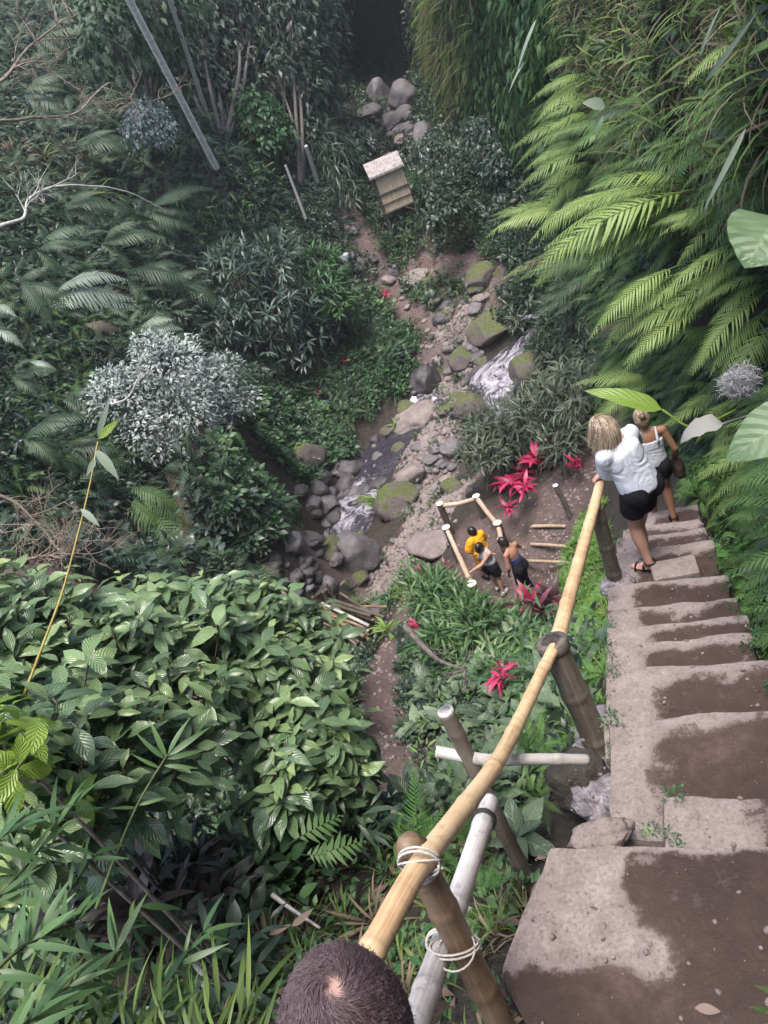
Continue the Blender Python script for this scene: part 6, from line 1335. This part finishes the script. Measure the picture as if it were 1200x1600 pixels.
# narrow leaved shrubs by the white water and lookout
for lb, bl, n, mt in [('grey green narrow leaved shrub between white water and lookout', [(780, 700, 20.0, .8), (750, 715, 19.6, .6), (820, 690, 20, .7), (800, 660, 20.5, .7), (760, 680, 20.3, .6)], 1900, 'grey_leaf'),
                      ('grey green narrow leaved shrub below the cliff left of the women', [(870, 650, 18.5, .9), (900, 620, 18, .8), (840, 640, 19.5, .8), (880, 690, 17.6, .6)], 1900, 'grey_leaf'),
                      ('bright narrow leaved clump in front of the lookout', [(720, 970, 14.2, .55), (690, 940, 14.8, .5), (760, 985, 13.6, .5), (700, 1000, 14, .5), (670, 920, 15.2, .4)], 1700, 'bamboo_leaf')]:
    shrub('narrow_leaved_shrub', lb, 'shrub', hit(bl[0][0], bl[0][1] + 30), [blob(*b) for b in bl], 'leaf', (.25, .45), n, mt, 'stem', .03, per=6, wleaf=.13, down=.1, seg=3)

# red cordylines
COR = [tuple(clump('lance', 900 + k, 16)) for k in range(3)]
def rosette_px(px, py, size, mat, label, name='cordyline', cat='plant', group='red leaved plants', d=None, el=(.1, 1.2), n=16, w=.2, tseg=4, bend=.55):
    p = hit(px, py) if d is None else D(px, py, d)
    if group == 'red leaved plants' and np.linalg.norm(p) < 19: p = p * (1 - .35 / np.linalg.norm(p)) + np.array([0, 0, .12])
    g_ = np.random.default_rng(int(px * 7 + py)); mb = MB(); az = g_.uniform(0, 2 * np.pi, n); e = g_.uniform(*el, n)
    y = np.stack([np.cos(az) * np.cos(e), np.sin(az) * np.cos(e), np.sin(e)], -1); z = nrm(np.array([0, 0, 1.0]) + .3 * rdir(n, g_)); hgt = g_.uniform(.25, .6, (n, 1)) * size
    scatter(mb, T_leaf(tseg, w, bend, .18), np.asarray(p) + np.array([0, 0, 1]) * hgt, frames(y, z), g_.uniform(.6, 1.0, n) * size, g_.random(n)); mb.add(*tube_geo([np.asarray(p) - [0, 0, .05], np.asarray(p) + [0, 0, size * .5]], .02 * size + .004, 5))
    return tag(mb.build(name, M[mat]), label, cat, group)
for px, py, s, mt, lb in [(845, 738, .75, 'cordyline', 'largest red leaved plant above the dirt steps'), (806, 772, .7, 'cordyline', 'pink red plant beside the right fence corner of the lookout'), (786, 768, .5, 'cordyline', 'red plant left of the pink red plant by the lookout'), (826, 782, .5, 'cordyline', 'pink leaved plant at the edge of the dirt steps bank'), (800, 812, .45, 'cordyline', 'small red flower like plant under the pink red plants'),
        (527, 588, .5, 'cordyline', 'red plant on the left bank, upper of the larger two'), (546, 570, .42, 'cordyline', 'red plant highest on the left bank'), (500, 620, .4, 'cordyline', 'red plant lowest of those above the left channel'), (487, 612, .3, 'cordyline', 'tiny red plant at the left end of the bank row'), (388, 762, .35, 'cordyline', 'small red plant low on the left bank near the boulders'), (604, 470, .5, 'cordyline', 'thin red plant beside the upper path'),
        (706, 914, .42, 'cordyline_dark', 'dark red plant at the near left post of the lookout'), (713, 930, .42, 'cordyline', 'pink red plant below the near left post of the lookout'), (664, 905, .35, 'cordyline_dark', 'dark red plant left of the lookout fence'), (650, 952, .4, 'cordyline', 'bright red plant at the left edge of the green clump'), (838, 962, .5, 'cordyline', 'pink red plant in front of the dirt landing'), (852, 975, .5, 'cordyline_dark', 'dark purple plant next to the golden rail below the landing'), (818, 968, .5, 'cordyline_dark', 'dark purple plant in front of the people at the lookout'), (872, 960, .5, 'cordyline_dark', 'dark purple plant behind the golden rail'),
        (792, 1082, .38, 'cordyline', 'red plant among the broad spotted leaves'), (800, 1068, .3, 'cordyline', 'small red shoot above the broad spotted leaves'), (655, 990, .3, 'cordyline', 'little red plant by the low dirt trail'), (690, 985, .4, 'cordyline_dark', 'dark maroon plant in the green clump before the lookout'), (760, 1030, .4, 'cordyline_dark', 'maroon plant above the broad spotted leaves'), (905, 745, .4, 'cordyline', 'red plant at the upper end of the dirt steps'), (770, 735, .4, 'cordyline', 'small pink plant behind the right lookout rail'), (822, 748, .55, 'cordyline', 'red plant between the largest and the pink red plant'), (858, 722, .5, 'cordyline', 'red plant just above the largest red leaved plant'), (900, 690, .5, 'cordyline_dark', 'dark red plant left of the blonde person'), (870, 705, .4, 'cordyline', 'red plant between dirt path and narrow leaved shrub'), (700, 900, .3, 'cordyline_dark', 'dark red shoot at the lookout fence foot'), (597, 470, .3, 'cordyline_dark', 'brown red shoot beside the thin red plant')]:
    rosette_px(px, py, s, mt, lb)
# broad spotted leaves under the rail
for k, (px, py, s, lb) in enumerate([(680, 1080, .55, 'broad leaved plant with a blue green leaf left of the hollow post'), (750, 1070, .55, 'broad leaved plant with ribbed leaf above the hollow post'), (700, 1140, .5, 'broad pale leaved plant left of the hollow post top'), (800, 1100, .5, 'broad leaved plant right of the hollow post'), (770, 1140, .5, 'broad leaved plant above the level pale pole'), (850, 1030, .5, 'pale broad leaves beneath the ring topped post'), (810, 1010, .5, 'two pale upright leaves left of the ring topped post'), (720, 1200, .4, 'broad leaves behind the level pale pole'), (800, 1210, .3, 'broad grey leaf below the level pale pole'), (660, 1150, .45, 'low pale leaves beside the dirt trail'), (820, 1330, .26, 'grey broad leaf at the foot of the slab'), (880, 1090, .35, 'broad leaf between middle post and fern')]):
    rosette_px(px, py, s, 'big_leaf', lb, 'broad_leaved_plant', 'plant', 'broad leaved plants below the rail', el=(-.1, .9), n=12, w=.46, tseg=5, bend=.35)
for k, (px, py, s, lb) in enumerate([(280, 1400, .34, 'dark brown rosette plant left of the fallen stalk'), (330, 1380, .32, 'dark brown plant with one yellow leaf beside it'), (250, 1450, .3, 'dark brown rosette nearest the bottom left grass'), (370, 1430, .28, 'dark brown rosette right of the others'), (310, 1460, .3, 'dark brown rosette in the shade below the bushes')]):
    rosette_px(px, py, s, 'purple_leaf', lb, 'brown_rosette', 'plant', 'dark brown plants below the bushes', n=26, w=.2, tseg=4)
for k, (px, py, s, lb) in enumerate([(350, 860, .8, 'low blue green bush at the left stream edge')]): rosette_px(px, py, s, 'teal', lb, 'broad_leaved_plant', 'plant', None, n=30, w=.35)
fl = rosette_px(598, 800, .75, 'fresh_grass', 'bright fern tuft beside the mossy mound rock', 'fern_tuft', 'fern', None, n=40, w=.1, tseg=4); rosette_px(622, 672, .5, 'fresh_grass', 'small bright fern tuft at the edge of the left channel', 'fern_tuft', 'fern', None, n=26, w=.1); rosette_px(610, 995, .5, 'fresh_grass', 'bright fern tuft beside the bundle of sticks', 'fern_tuft', 'fern', None, n=22, w=.14)

# ------------------------------------------------------------------ broad leaved bushes in front on the left
LFC = [T_leaf(7, .40, .32, .22, .48, 1.0, .12), T_leaf(7, .42, .5, .15, .5, 1.0, -.15), T_leaf(7, .37, .2, .28, .45, 1.0, .1)]
def coffee(label, blobs, n, mat='coffee', size=(.09, .205), base=None, nl=(4, 7)):
    c0 = np.mean([b[0] for b in blobs], axis=0); bx = base if base is not None else np.array([c0[0], c0[1], gz(c0[0], c0[1])]); root = empty('broad_leaved_bush', bx, label, 'bush', 'broad leaved bushes in front'); tot = sum(r * r for _, r in blobs); acc = [[] for _ in range(3)]; tb = MB()
    for c, r in blobs:
        m = int(n * r * r / tot); dr = rdir(m, gr); dr[:, 2] = np.where(gr.random(m) < .8, np.abs(dr[:, 2]), dr[:, 2]); rr = r * gr.uniform(.3, 1, (m, 1)) ** .45; tip = np.asarray(c) + dr * rr * (1 + .3 * fbm(dr * 1.7 + np.asarray(c), 16, 2)[:, None])
        for k in range(m):
            ax = nrm(dr[k] * .5 + np.array([0, 0, .8]) + .4 * rdir(1, gr)[0]); q = gr.integers(nl[0], nl[1] + 1); t1 = nrm(np.cross(ax, rdir(1, gr)[0])); t2 = np.cross(ax, t1); tone = np.clip(gr.normal(.43, .32), 0, 1); young = gr.random() < .1
            for j in range(q):
                a = j * 2.4 + gr.uniform(-.3, .3); dn = gr.uniform(-.35, .55); y = nrm(t1 * math.cos(a) + t2 * math.sin(a) + ax * dn); w = gr.integers(0, 3)
                acc[w].append((tip[k] - ax * .02 * j, y, nrm(ax + .25 * rdir(1, gr)[0]), gr.uniform(*size) * (1 - .3 * max(0, dn)) * (.6 if young else 1), min(1, .95 if young else np.clip(tone + gr.uniform(-.15, .15), 0, .85))))
            if k % 2 == 0: tb.add(*tube_geo(spline([np.asarray(c) * .5 + tip[k] * .5 - ax * .15, tip[k] - ax * .06, tip[k]], 5), np.linspace(.006, .003, 5), 4))
    mb = MB()
    for w in range(3):
        if acc[w]: p, y, z, s, r_ = map(np.array, zip(*acc[w])); scatter(mb, LFC[w], p, frames(y, z), s, r_)
    wpar(mb.build('foliage', M[mat]), root)
    for c, r in blobs: tb.add(*tube_geo(spline([bx - [0, 0, .1], (bx + np.asarray(c)) / 2 + gr.normal(0, .1, 3), c], 9), np.linspace(.009, .005, 9), 6))
    wpar(tb.build('stem', M['bark']), root); return root
coffee('broad glossy leaved bush at the left edge, its top meeting the bare purple bank', [blob(60, 985, 4.5, .40), blob(-60, 990, 4.3, .5), blob(20, 1080, 4.1, .5), blob(130, 1010, 4.6, .36)], 240)
coffee('broad glossy leaved bush forming the middle of the leafy bank on the left', [blob(215, 985, 4.8, .40), blob(300, 985, 4.9, .40), blob(200, 1070, 4.4, .45), blob(310, 1075, 4.5, .45), blob(255, 1150, 4.1, .4)], 270)
coffee('broad glossy leaved bush at the right end of the leafy bank, beside the sticks', [blob(395, 990, 5.1, .38), blob(470, 1010, 5.2, .34), blob(420, 1080, 4.7, .42), blob(485, 1090, 5.0, .36), blob(505, 1160, 4.9, .34)], 270)
coffee('darker broad leaved bush hanging down beside the low dirt trail', [blob(470, 1180, 4.5, .42), blob(510, 1215, 4.6, .32), blob(440, 1225, 4.2, .3), blob(530, 1190, 4.9, .26)], 200)
coffee('broad leaved bush at the lower left under the bamboo spray', [blob(70, 1180, 3.5, .42), blob(150, 1240, 3.5, .36), blob(30, 1290, 3.2, .36), blob(230, 1210, 3.8, .34), blob(-40, 1200, 3.2, .4)], 210)
coffee('bush with large yellow green leaves at the left edge', [blob(10, 1165, 2.6, .14), blob(-30, 1190, 2.6, .2)], 14, 'young_leaf', (.10, .16))
coffee('young lime leaf rosette on the lower left bush', [blob(118, 1245, 3.0, .05)], 3, 'young_leaf', (.09, .15), nl=(7, 9))

# ------------------------------------------------------------------ bamboo shoots and sprays
LB_ = T_leaf(6, .125, .25, .12, .35); LBW = T_leaf(6, .26, .2, .12, .4)
def px_leaf(mb, a, b, d0, d1, T=LB_, r=.6, ws=1.0, up=None):
    A, B = D(a[0], a[1], d0), D(b[0], b[1], d1); u = nrm(-ray(*a) + np.array([0, 0, .4]) + .5 * rdir(1, gr)[0]) if up is None else up
    scatter(mb, T, A[None], frames((B - A)[None], u[None]), [np.linalg.norm(B - A)], [r], ws)
sh = empty('bamboo_shoot', D(36, 1090, 3.3), 'thin yellow bamboo shoot with five pale leaves standing before the left slope', 'bamboo shoot')
o = MB().add(*culm([D(36, 1090, 3.3), D(70, 1000, 3.25), D(96, 930, 3.2), D(118, 850, 3.15), D(140, 760, 3.1), D(153, 690, 3.1)], .006, .003, .16, .02, 8)).build('cane', M['cane']); wpar(o, sh)
for a, b, mt, T, r in [((152, 683), (173, 616), 'fern_pale', LB_, .6), ((153, 686), (185, 655), 'young_leaf', LBW, .9), ((149, 702), (187, 748), 'fern_pale', LBW, .6), ((149, 716), (136, 742), 'fern_pale', LBW, .5), ((126, 795), (156, 821), 'fern_pale', LBW, .4)]:
    mb = MB(); px_leaf(mb, a, b, 3.1, 3.05, T, r, 1.0, nrm(-ray(*a) + np.array([.3, 0, .3]))); wpar(mb.build('leaf', M[mt]), sh)
sp = empty('bamboo_spray', D(120, 1450, 2.9), 'bamboo stem with a fan of narrow leaves in front of the broad leaved bushes', 'bamboo')
o = MB().add(*culm([D(150, 1420, 2.85), D(180, 1340, 2.8), D(216, 1255, 2.8), D(262, 1178, 2.8)], .006, .003, .2, .02, 7)).build('cane', M['stem']); wpar(o, sp)
for a, b in [((262, 1180), (294, 1116)), ((260, 1184), (232, 1122)), ((258, 1186), (208, 1146)), ((262, 1182), (330, 1132)), ((260, 1186), (326, 1170)), ((256, 1196), (312, 1200)), ((250, 1200), (205, 1180)), ((216, 1258), (262, 1245)), ((214, 1262), (170, 1262))]:
    mb = MB(); px_leaf(mb, a, b, 2.8, 2.78, LB_, gr.uniform(.4, .8)); wpar(mb.build('leaf', M['bamboo_leaf']), sp)
# leafy bamboo canes rising from the bottom left
def cane(label, pts, n, L, mat='bamboo_leaf', T=LB_, tmin=.15, group='leafy bamboo canes at the bottom left'):
    q = spline([D(*p) for p in pts], 40); root = empty('bamboo_cane', q[0], label, 'bamboo', group); wpar(MB().add(*culm(q[::4], .006, .003, .15, .02, 6)).build('cane', M['stem']), root); mb = MB()
    for k in range(int(n * 1.6)):
        t = gr.uniform(tmin, 1); i = int(t * 39); tg = nrm(q[min(39, i + 1)] - q[max(0, i - 1)]); y = nrm(tg * .7 + .9 * rdir(1, gr)[0] + np.array([.15, 0, -.15])); z = nrm(np.array([0, 0, 1]) - .4 * ray(*pts[-1][:2]) + .4 * rdir(1, gr)[0]); scatter(mb, T, q[i][None], frames(y[None], z[None]), [gr.uniform(*L)], [gr.uniform(.15, .8)])
    wpar(mb.build('foliage', M[mat]), root); return root
for k, (pts, n, lb) in enumerate([([(-60, 1640, 2.3), (20, 1520, 2.4), (90, 1420, 2.5), (150, 1330, 2.7)], 20, 'leafy cane leaning right from the bottom left corner'), ([(-80, 1500, 2.2), (0, 1400, 2.35), (60, 1330, 2.5), (110, 1260, 2.6)], 18, 'leafy cane entering at the lower left edge'), ([(-70, 1380, 2.3), (0, 1310, 2.4), (50, 1270, 2.5)], 14, 'short leafy cane above the lower left edge cane'),
        ([(60, 1680, 2.2), (120, 1580, 2.3), (180, 1490, 2.45), (220, 1410, 2.6)], 18, 'leafy cane rising in the middle of the bottom left leaves'), ([(180, 1690, 2.3), (225, 1600, 2.4), (270, 1520, 2.5), (330, 1440, 2.65)], 16, 'leafy cane nearest the dark brown rosettes'), ([(-60, 1580, 2.05), (10, 1500, 2.1), (70, 1460, 2.2), (130, 1440, 2.3)], 18, 'low arching leafy cane in the bottom left corner'), ([(-40, 1700, 2.0), (40, 1600, 2.1), (110, 1540, 2.2), (170, 1520, 2.3)], 18, 'lowest leafy cane in the bottom left corner')]):
    cane(lb, pts, n, (.08, .17), 'bamboo_leaf')
i = []; mb = MB(); A = []; B = []
for k in range(120):
    px, py = gr.uniform(-40, 400), gr.uniform(1560, 1680); d = gr.uniform(2.2, 2.6); A.append(D(px, py, d)); B.append(D(px + gr.normal(10, 45), py - gr.uniform(60, 170), d + gr.uniform(-.05, .2)))
A, B = np.array(A), np.array(B); scatter(mb, T_leaf(6, .055, .45, .15, .3), A, frames(B - A, nrm(np.array([0, -.6, .7]) + .4 * rdir(len(A), gr))), np.linalg.norm(B - A, axis=1), gr.uniform(.2, .9, len(A))); tag(mb.build('bottom_grass', M['grass']), kind='stuff')

# ------------------------------------------------------------------ single leaves and sticks on the right and near
def heart_leaf(name, label, a, b, d0, d1, mat, w=.75, up=None, stalk=None, cat='leaf'):
    root = MB(); T = T_leaf(10, w, .9 if 'dead' in name else .25, .3 if 'dead' in name else .12, .36, .8, .22 if 'dead' in name else .08); px_leaf(root, a, b, d0, d1, T, .6, 1.0, up)
    if stalk: root.add(*tube_geo(spline([D(*p) for p in stalk], 12), .008, 6))
    return tag(root.build(name, M[mat]), label, cat)
heart_leaf('round_leaf', 'big round grey green leaf at the right edge among the ferns', (1215, 340), (1165, 412), 4.0, 3.85, 'taro', 1.35, nrm(-ray(1190, 365) + np.array([0, 0, .3])), [(1215, 340, 4.0), (1240, 420, 4.2), (1260, 520, 4.4)], 'leaf')
heart_leaf('round_leaf', 'large pale veined leaf at the right edge above the stairs', (1260, 640), (1132, 715), 3.7, 3.6, 'taro', .62, nrm(-ray(1190, 670) + np.array([0, 0, .5])), [(1260, 640, 3.7), (1290, 720, 3.9)], 'leaf')
heart_leaf('banana_leaf', 'single bright green paddle leaf pointing left above the women', (1034, 640), (916, 600), 5.7, 5.6, 'young_leaf', .26, nrm(-ray(980, 620) * .7 + np.array([0, 0, 1.0])), [(1034, 640, 5.7), (1085, 668, 5.7), (1150, 640, 5.9)], 'leaf')
heart_leaf('dead_leaf', 'crumpled grey dead leaf hanging above the women', (1130, 662), (1048, 672), 5.2, 5.1, 'web_leaf', .42, nrm(-ray(1090, 665) + np.array([0, .2, 1.1])), [(1130, 662, 5.2), (1200, 640, 5.5)], 'leaf')
heart_leaf('pale_leaf', 'pale leaf sticking up among the grass of the right bank', (945, 165), (912, 158), 7.6, 7.5, 'fern_pale', .5, None, None, 'leaf'); heart_leaf('dark_leaf', 'grey green oval leaf hanging in the right bank grass', (940, 178), (928, 212), 7.6, 7.55, 'taro', .45)
for a, b, d, lb in [((1100, 130), (1185, 20), 4.6, 'long pale grass blade leaning right at the top right'), ((1093, 90), (1120, 10), 4.6, 'upright pale grass blade beside the long leaning one'), ((820, 95), (790, 145), 12, 'long hanging grass blade over the vines'), ((1165, 200), (1100, 330), 4.9, 'long grey stalk slanting down through the right bank'), ((838, 30), (800, 118), 12, 'pale curved blade hanging left of the right bank ferns')]:
    heart_leaf('grass_blade', lb, a, b, d, d - .1, 'fern_pale', .07, None, None, 'grass blade')
wp = D(1155, 596, 5.0); mb = MB(); nn = 2400; dd = rdir(nn, gr); cc_ = wp + dd * np.array([.11, .07, .09]) * gr.uniform(.2, 1, (nn, 1)) * (1 + .6 * fbm(dd * 2, 5, 3)[:, None]); scatter(mb, T_leaf(5, .035, 1.6, .2), cc_, frames(rdir(nn, gr), rdir(nn, gr)), gr.uniform(.03, .10, nn), gr.random(nn)); tag(mb.build('web_tuft', M['web']), 'fuzzy white grey web tuft hanging among the right ferns', 'web')
mb = MB(); q = P(1085, 1575, -2.685); scatter(mb, T_leaf(6, .42, .25, .12), q[None], frames(np.array([[ST_B[0], ST_B[1], 0.0]]), np.array([[0, 0, 1.0]])), [.075], [.9]); tag(mb.build('fallen_leaf', M['litter']), 'pale dry leaf lying on the muddy slab', 'leaf')
MB().add(*tube_geo(spline([D(425, 1398, 3.9), D(462, 1425, 3.85), D(500, 1450, 3.8)], 8), np.linspace(.012, .006, 8), 6)).build('dry_stalk', M['bamboo_pale']); tag(bpy.data.objects['dry_stalk'], 'pale dry stalk lying in the dead grass', 'stalk')
for k, (a, b, L, lb) in enumerate([((455, 1448), (490, 1420), .12, 'pale dry leaf by the dry stalk'), ((418, 1460), (455, 1445), .1, 'curled pale dry leaf left of the dry stalk'), ((405, 1560), (440, 1548), .1, 'brown fallen leaf left of the foreground head')]):
    mb = MB(); px_leaf(mb, a, b, 3.75, 3.72, LBW, .9); tag(mb.build('fallen_leaf', M['litter']), lb, 'leaf')

g3 = np.random.default_rng(77); pts = []; 
for k in range(900):
    s = g3.uniform(-.9, 6.2); l = g3.uniform(-.3, .85); pts.append(stw(s, l, stair_z(s) + .004) + np.array([0, 0, g3.uniform(-.004, .006)]))
pts = np.array(pts); w_ = g3.integers(0, 4, len(pts)); mb = MB()
for k in range(4): m = w_ == k; scatter(mb, PEB[k], pts[m], frames(rdir(m.sum(), g3), rdir(m.sum(), g3)), .0022 + .011 * g3.random(m.sum()) ** 5, np.full(m.sum(), .5))
tag(mb.build('grit', M['rock_pale']), kind='stuff')
ed = []
for k_ in range(110):
    s = g3.uniform(.1, 6.4); ix = min(int(np.searchsorted(NOSE, s)), 12); e = g3.random()
    ed.append(stw(s, LB[ix] + g3.uniform(0, .05), stair_z(s)) if e < .3 else (stw(s, RBd[ix] - g3.uniform(0, .06), stair_z(s)) if e < .65 else stw((NOSE[ix - 1] if ix else -.9) + .02, g3.uniform(LB[ix], RBd[ix]), TZ[ix])))
ed = np.array(ed); mb = MB(); clumps(mb, 'tiny', ed, np.tile((0, 0, 1.0), (len(ed), 1)), g3.uniform(.03, .085, len(ed)), None, g3); tag(mb.build('moss_tufts', M['cover']), kind='stuff')
k = np.arange(0, 900, 12); mb = MB(); scatter(mb, T_leaf(3, .3, .5, .2), pts[k] + [0, 0, .006], frames(rdir(len(k), g3) * [1, 1, .1], nrm(np.array([0, 0, 1.0]) + .25 * rdir(len(k), g3))), g3.uniform(.012, .05, len(k)), g3.random(len(k))); tag(mb.build('leaf_litter', M['litter']), kind='stuff')
# bare branches on the left
def branch(label, pts, r, mat, nt, tl, name='bare_branch', sub=2):
    q = spline([D(*p) for p in pts], 30); q = q + .05 * np.stack([fbm(q * 1.5, 70 + k, 3) for k in range(3)], -1) * (np.linalg.norm(q, axis=1) / 10)[:, None]; mb = MB().add(*tube_geo(q, np.linspace(r, r * .25, 30), 7))
    def tw(p, dr, l, rr, lev):
        e = [p]; dd = dr
        for k in range(4): dd = nrm(dd + .35 * rdir(1, gr)[0] + np.array([0, 0, .05])); e.append(e[-1] + dd * l / 4)
        e = spline(e, 8); mb.add(*tube_geo(e, np.linspace(rr, rr * .3, 8), 5))
        if lev:
            for k in range(3): j = gr.integers(2, 7); tw(e[j], nrm(dd + .9 * rdir(1, gr)[0]), l * .55, rr * .55, lev - 1)
    for k in range(nt):
        j = gr.integers(6, 29); t = nrm(q[min(29, j + 1)] - q[j - 1]); tw(q[j], nrm(t * .6 + rdir(1, gr)[0]), gr.uniform(.5, 1) * tl, r * .35, sub - 1)
    return tag(mb.build(name, M[mat]), label, 'branch')
branch('pale lichen covered branch arching right on the left slope', [(0, 355, 13), (38, 340, 13.2), (48, 308, 13.3), (85, 292, 13.5), (135, 288, 13.8), (200, 300, 14.2), (262, 330, 14.6)], .03, 'bark_pale', 8, .6)
branch('bare branching twigs at the top left corner', [(-20, 140, 15), (20, 105, 15.2), (45, 70, 15.4), (75, 45, 15.6), (120, 20, 16)], .03, 'twig', 18, 1.1, sub=3)
branch('thin bare branch reaching right below the top left twigs', [(-10, 188, 15), (60, 184, 15.3), (120, 178, 15.8), (170, 130, 17), (215, 160, 18), (262, 150, 19)], .026, 'twig', 16, .9, sub=3)
branch('tangled bare twigs over the bare purple bank', [(-10, 770, 8.2), (30, 790, 8.2), (70, 830, 8.2), (100, 870, 8.2)], .02, 'twig', 22, .6, sub=3)
branch('tangled dry twigs beside the bamboo shoot', [(20, 880, 7.8), (60, 870, 7.8), (110, 865, 7.9), (150, 840, 8)], .018, 'twig', 20, .55, sub=3)
branch('dead branch lying above the hollow post', [(635, 980, 9.6), (660, 1010, 9.4), (690, 1035, 9.2), (730, 1048, 9.1)], .05, 'bark', 5, .4)
branch('thin pale twig in the silver leaved shrub', [(175, 630, 21), (200, 622, 20.9), (215, 590, 20.9), (222, 575, 20.9)], .03, 'bark_pale', 4, .4)

# ------------------------------------------------------------------ air in the ravine
v, f = box_geo(130, 130, 44, (0, 40, -8)); hz = MB().add(v, f).mesh('haze', False); hm = bpy.data.materials.new('haze_air'); hm.use_nodes = True; ht = hm.node_tree; ht.nodes.remove(ht.nodes['Principled BSDF'])
pv = ht.nodes.new('ShaderNodeVolumePrincipled'); pv.inputs['Color'].default_value = (.86, .92, 1, 1); pv.inputs['Density'].default_value = .0006; ht.links.new(pv.outputs[0], ht.nodes['Material Output'].inputs['Volume'])
tag(mobj('haze', hz, hm), kind='stuff')
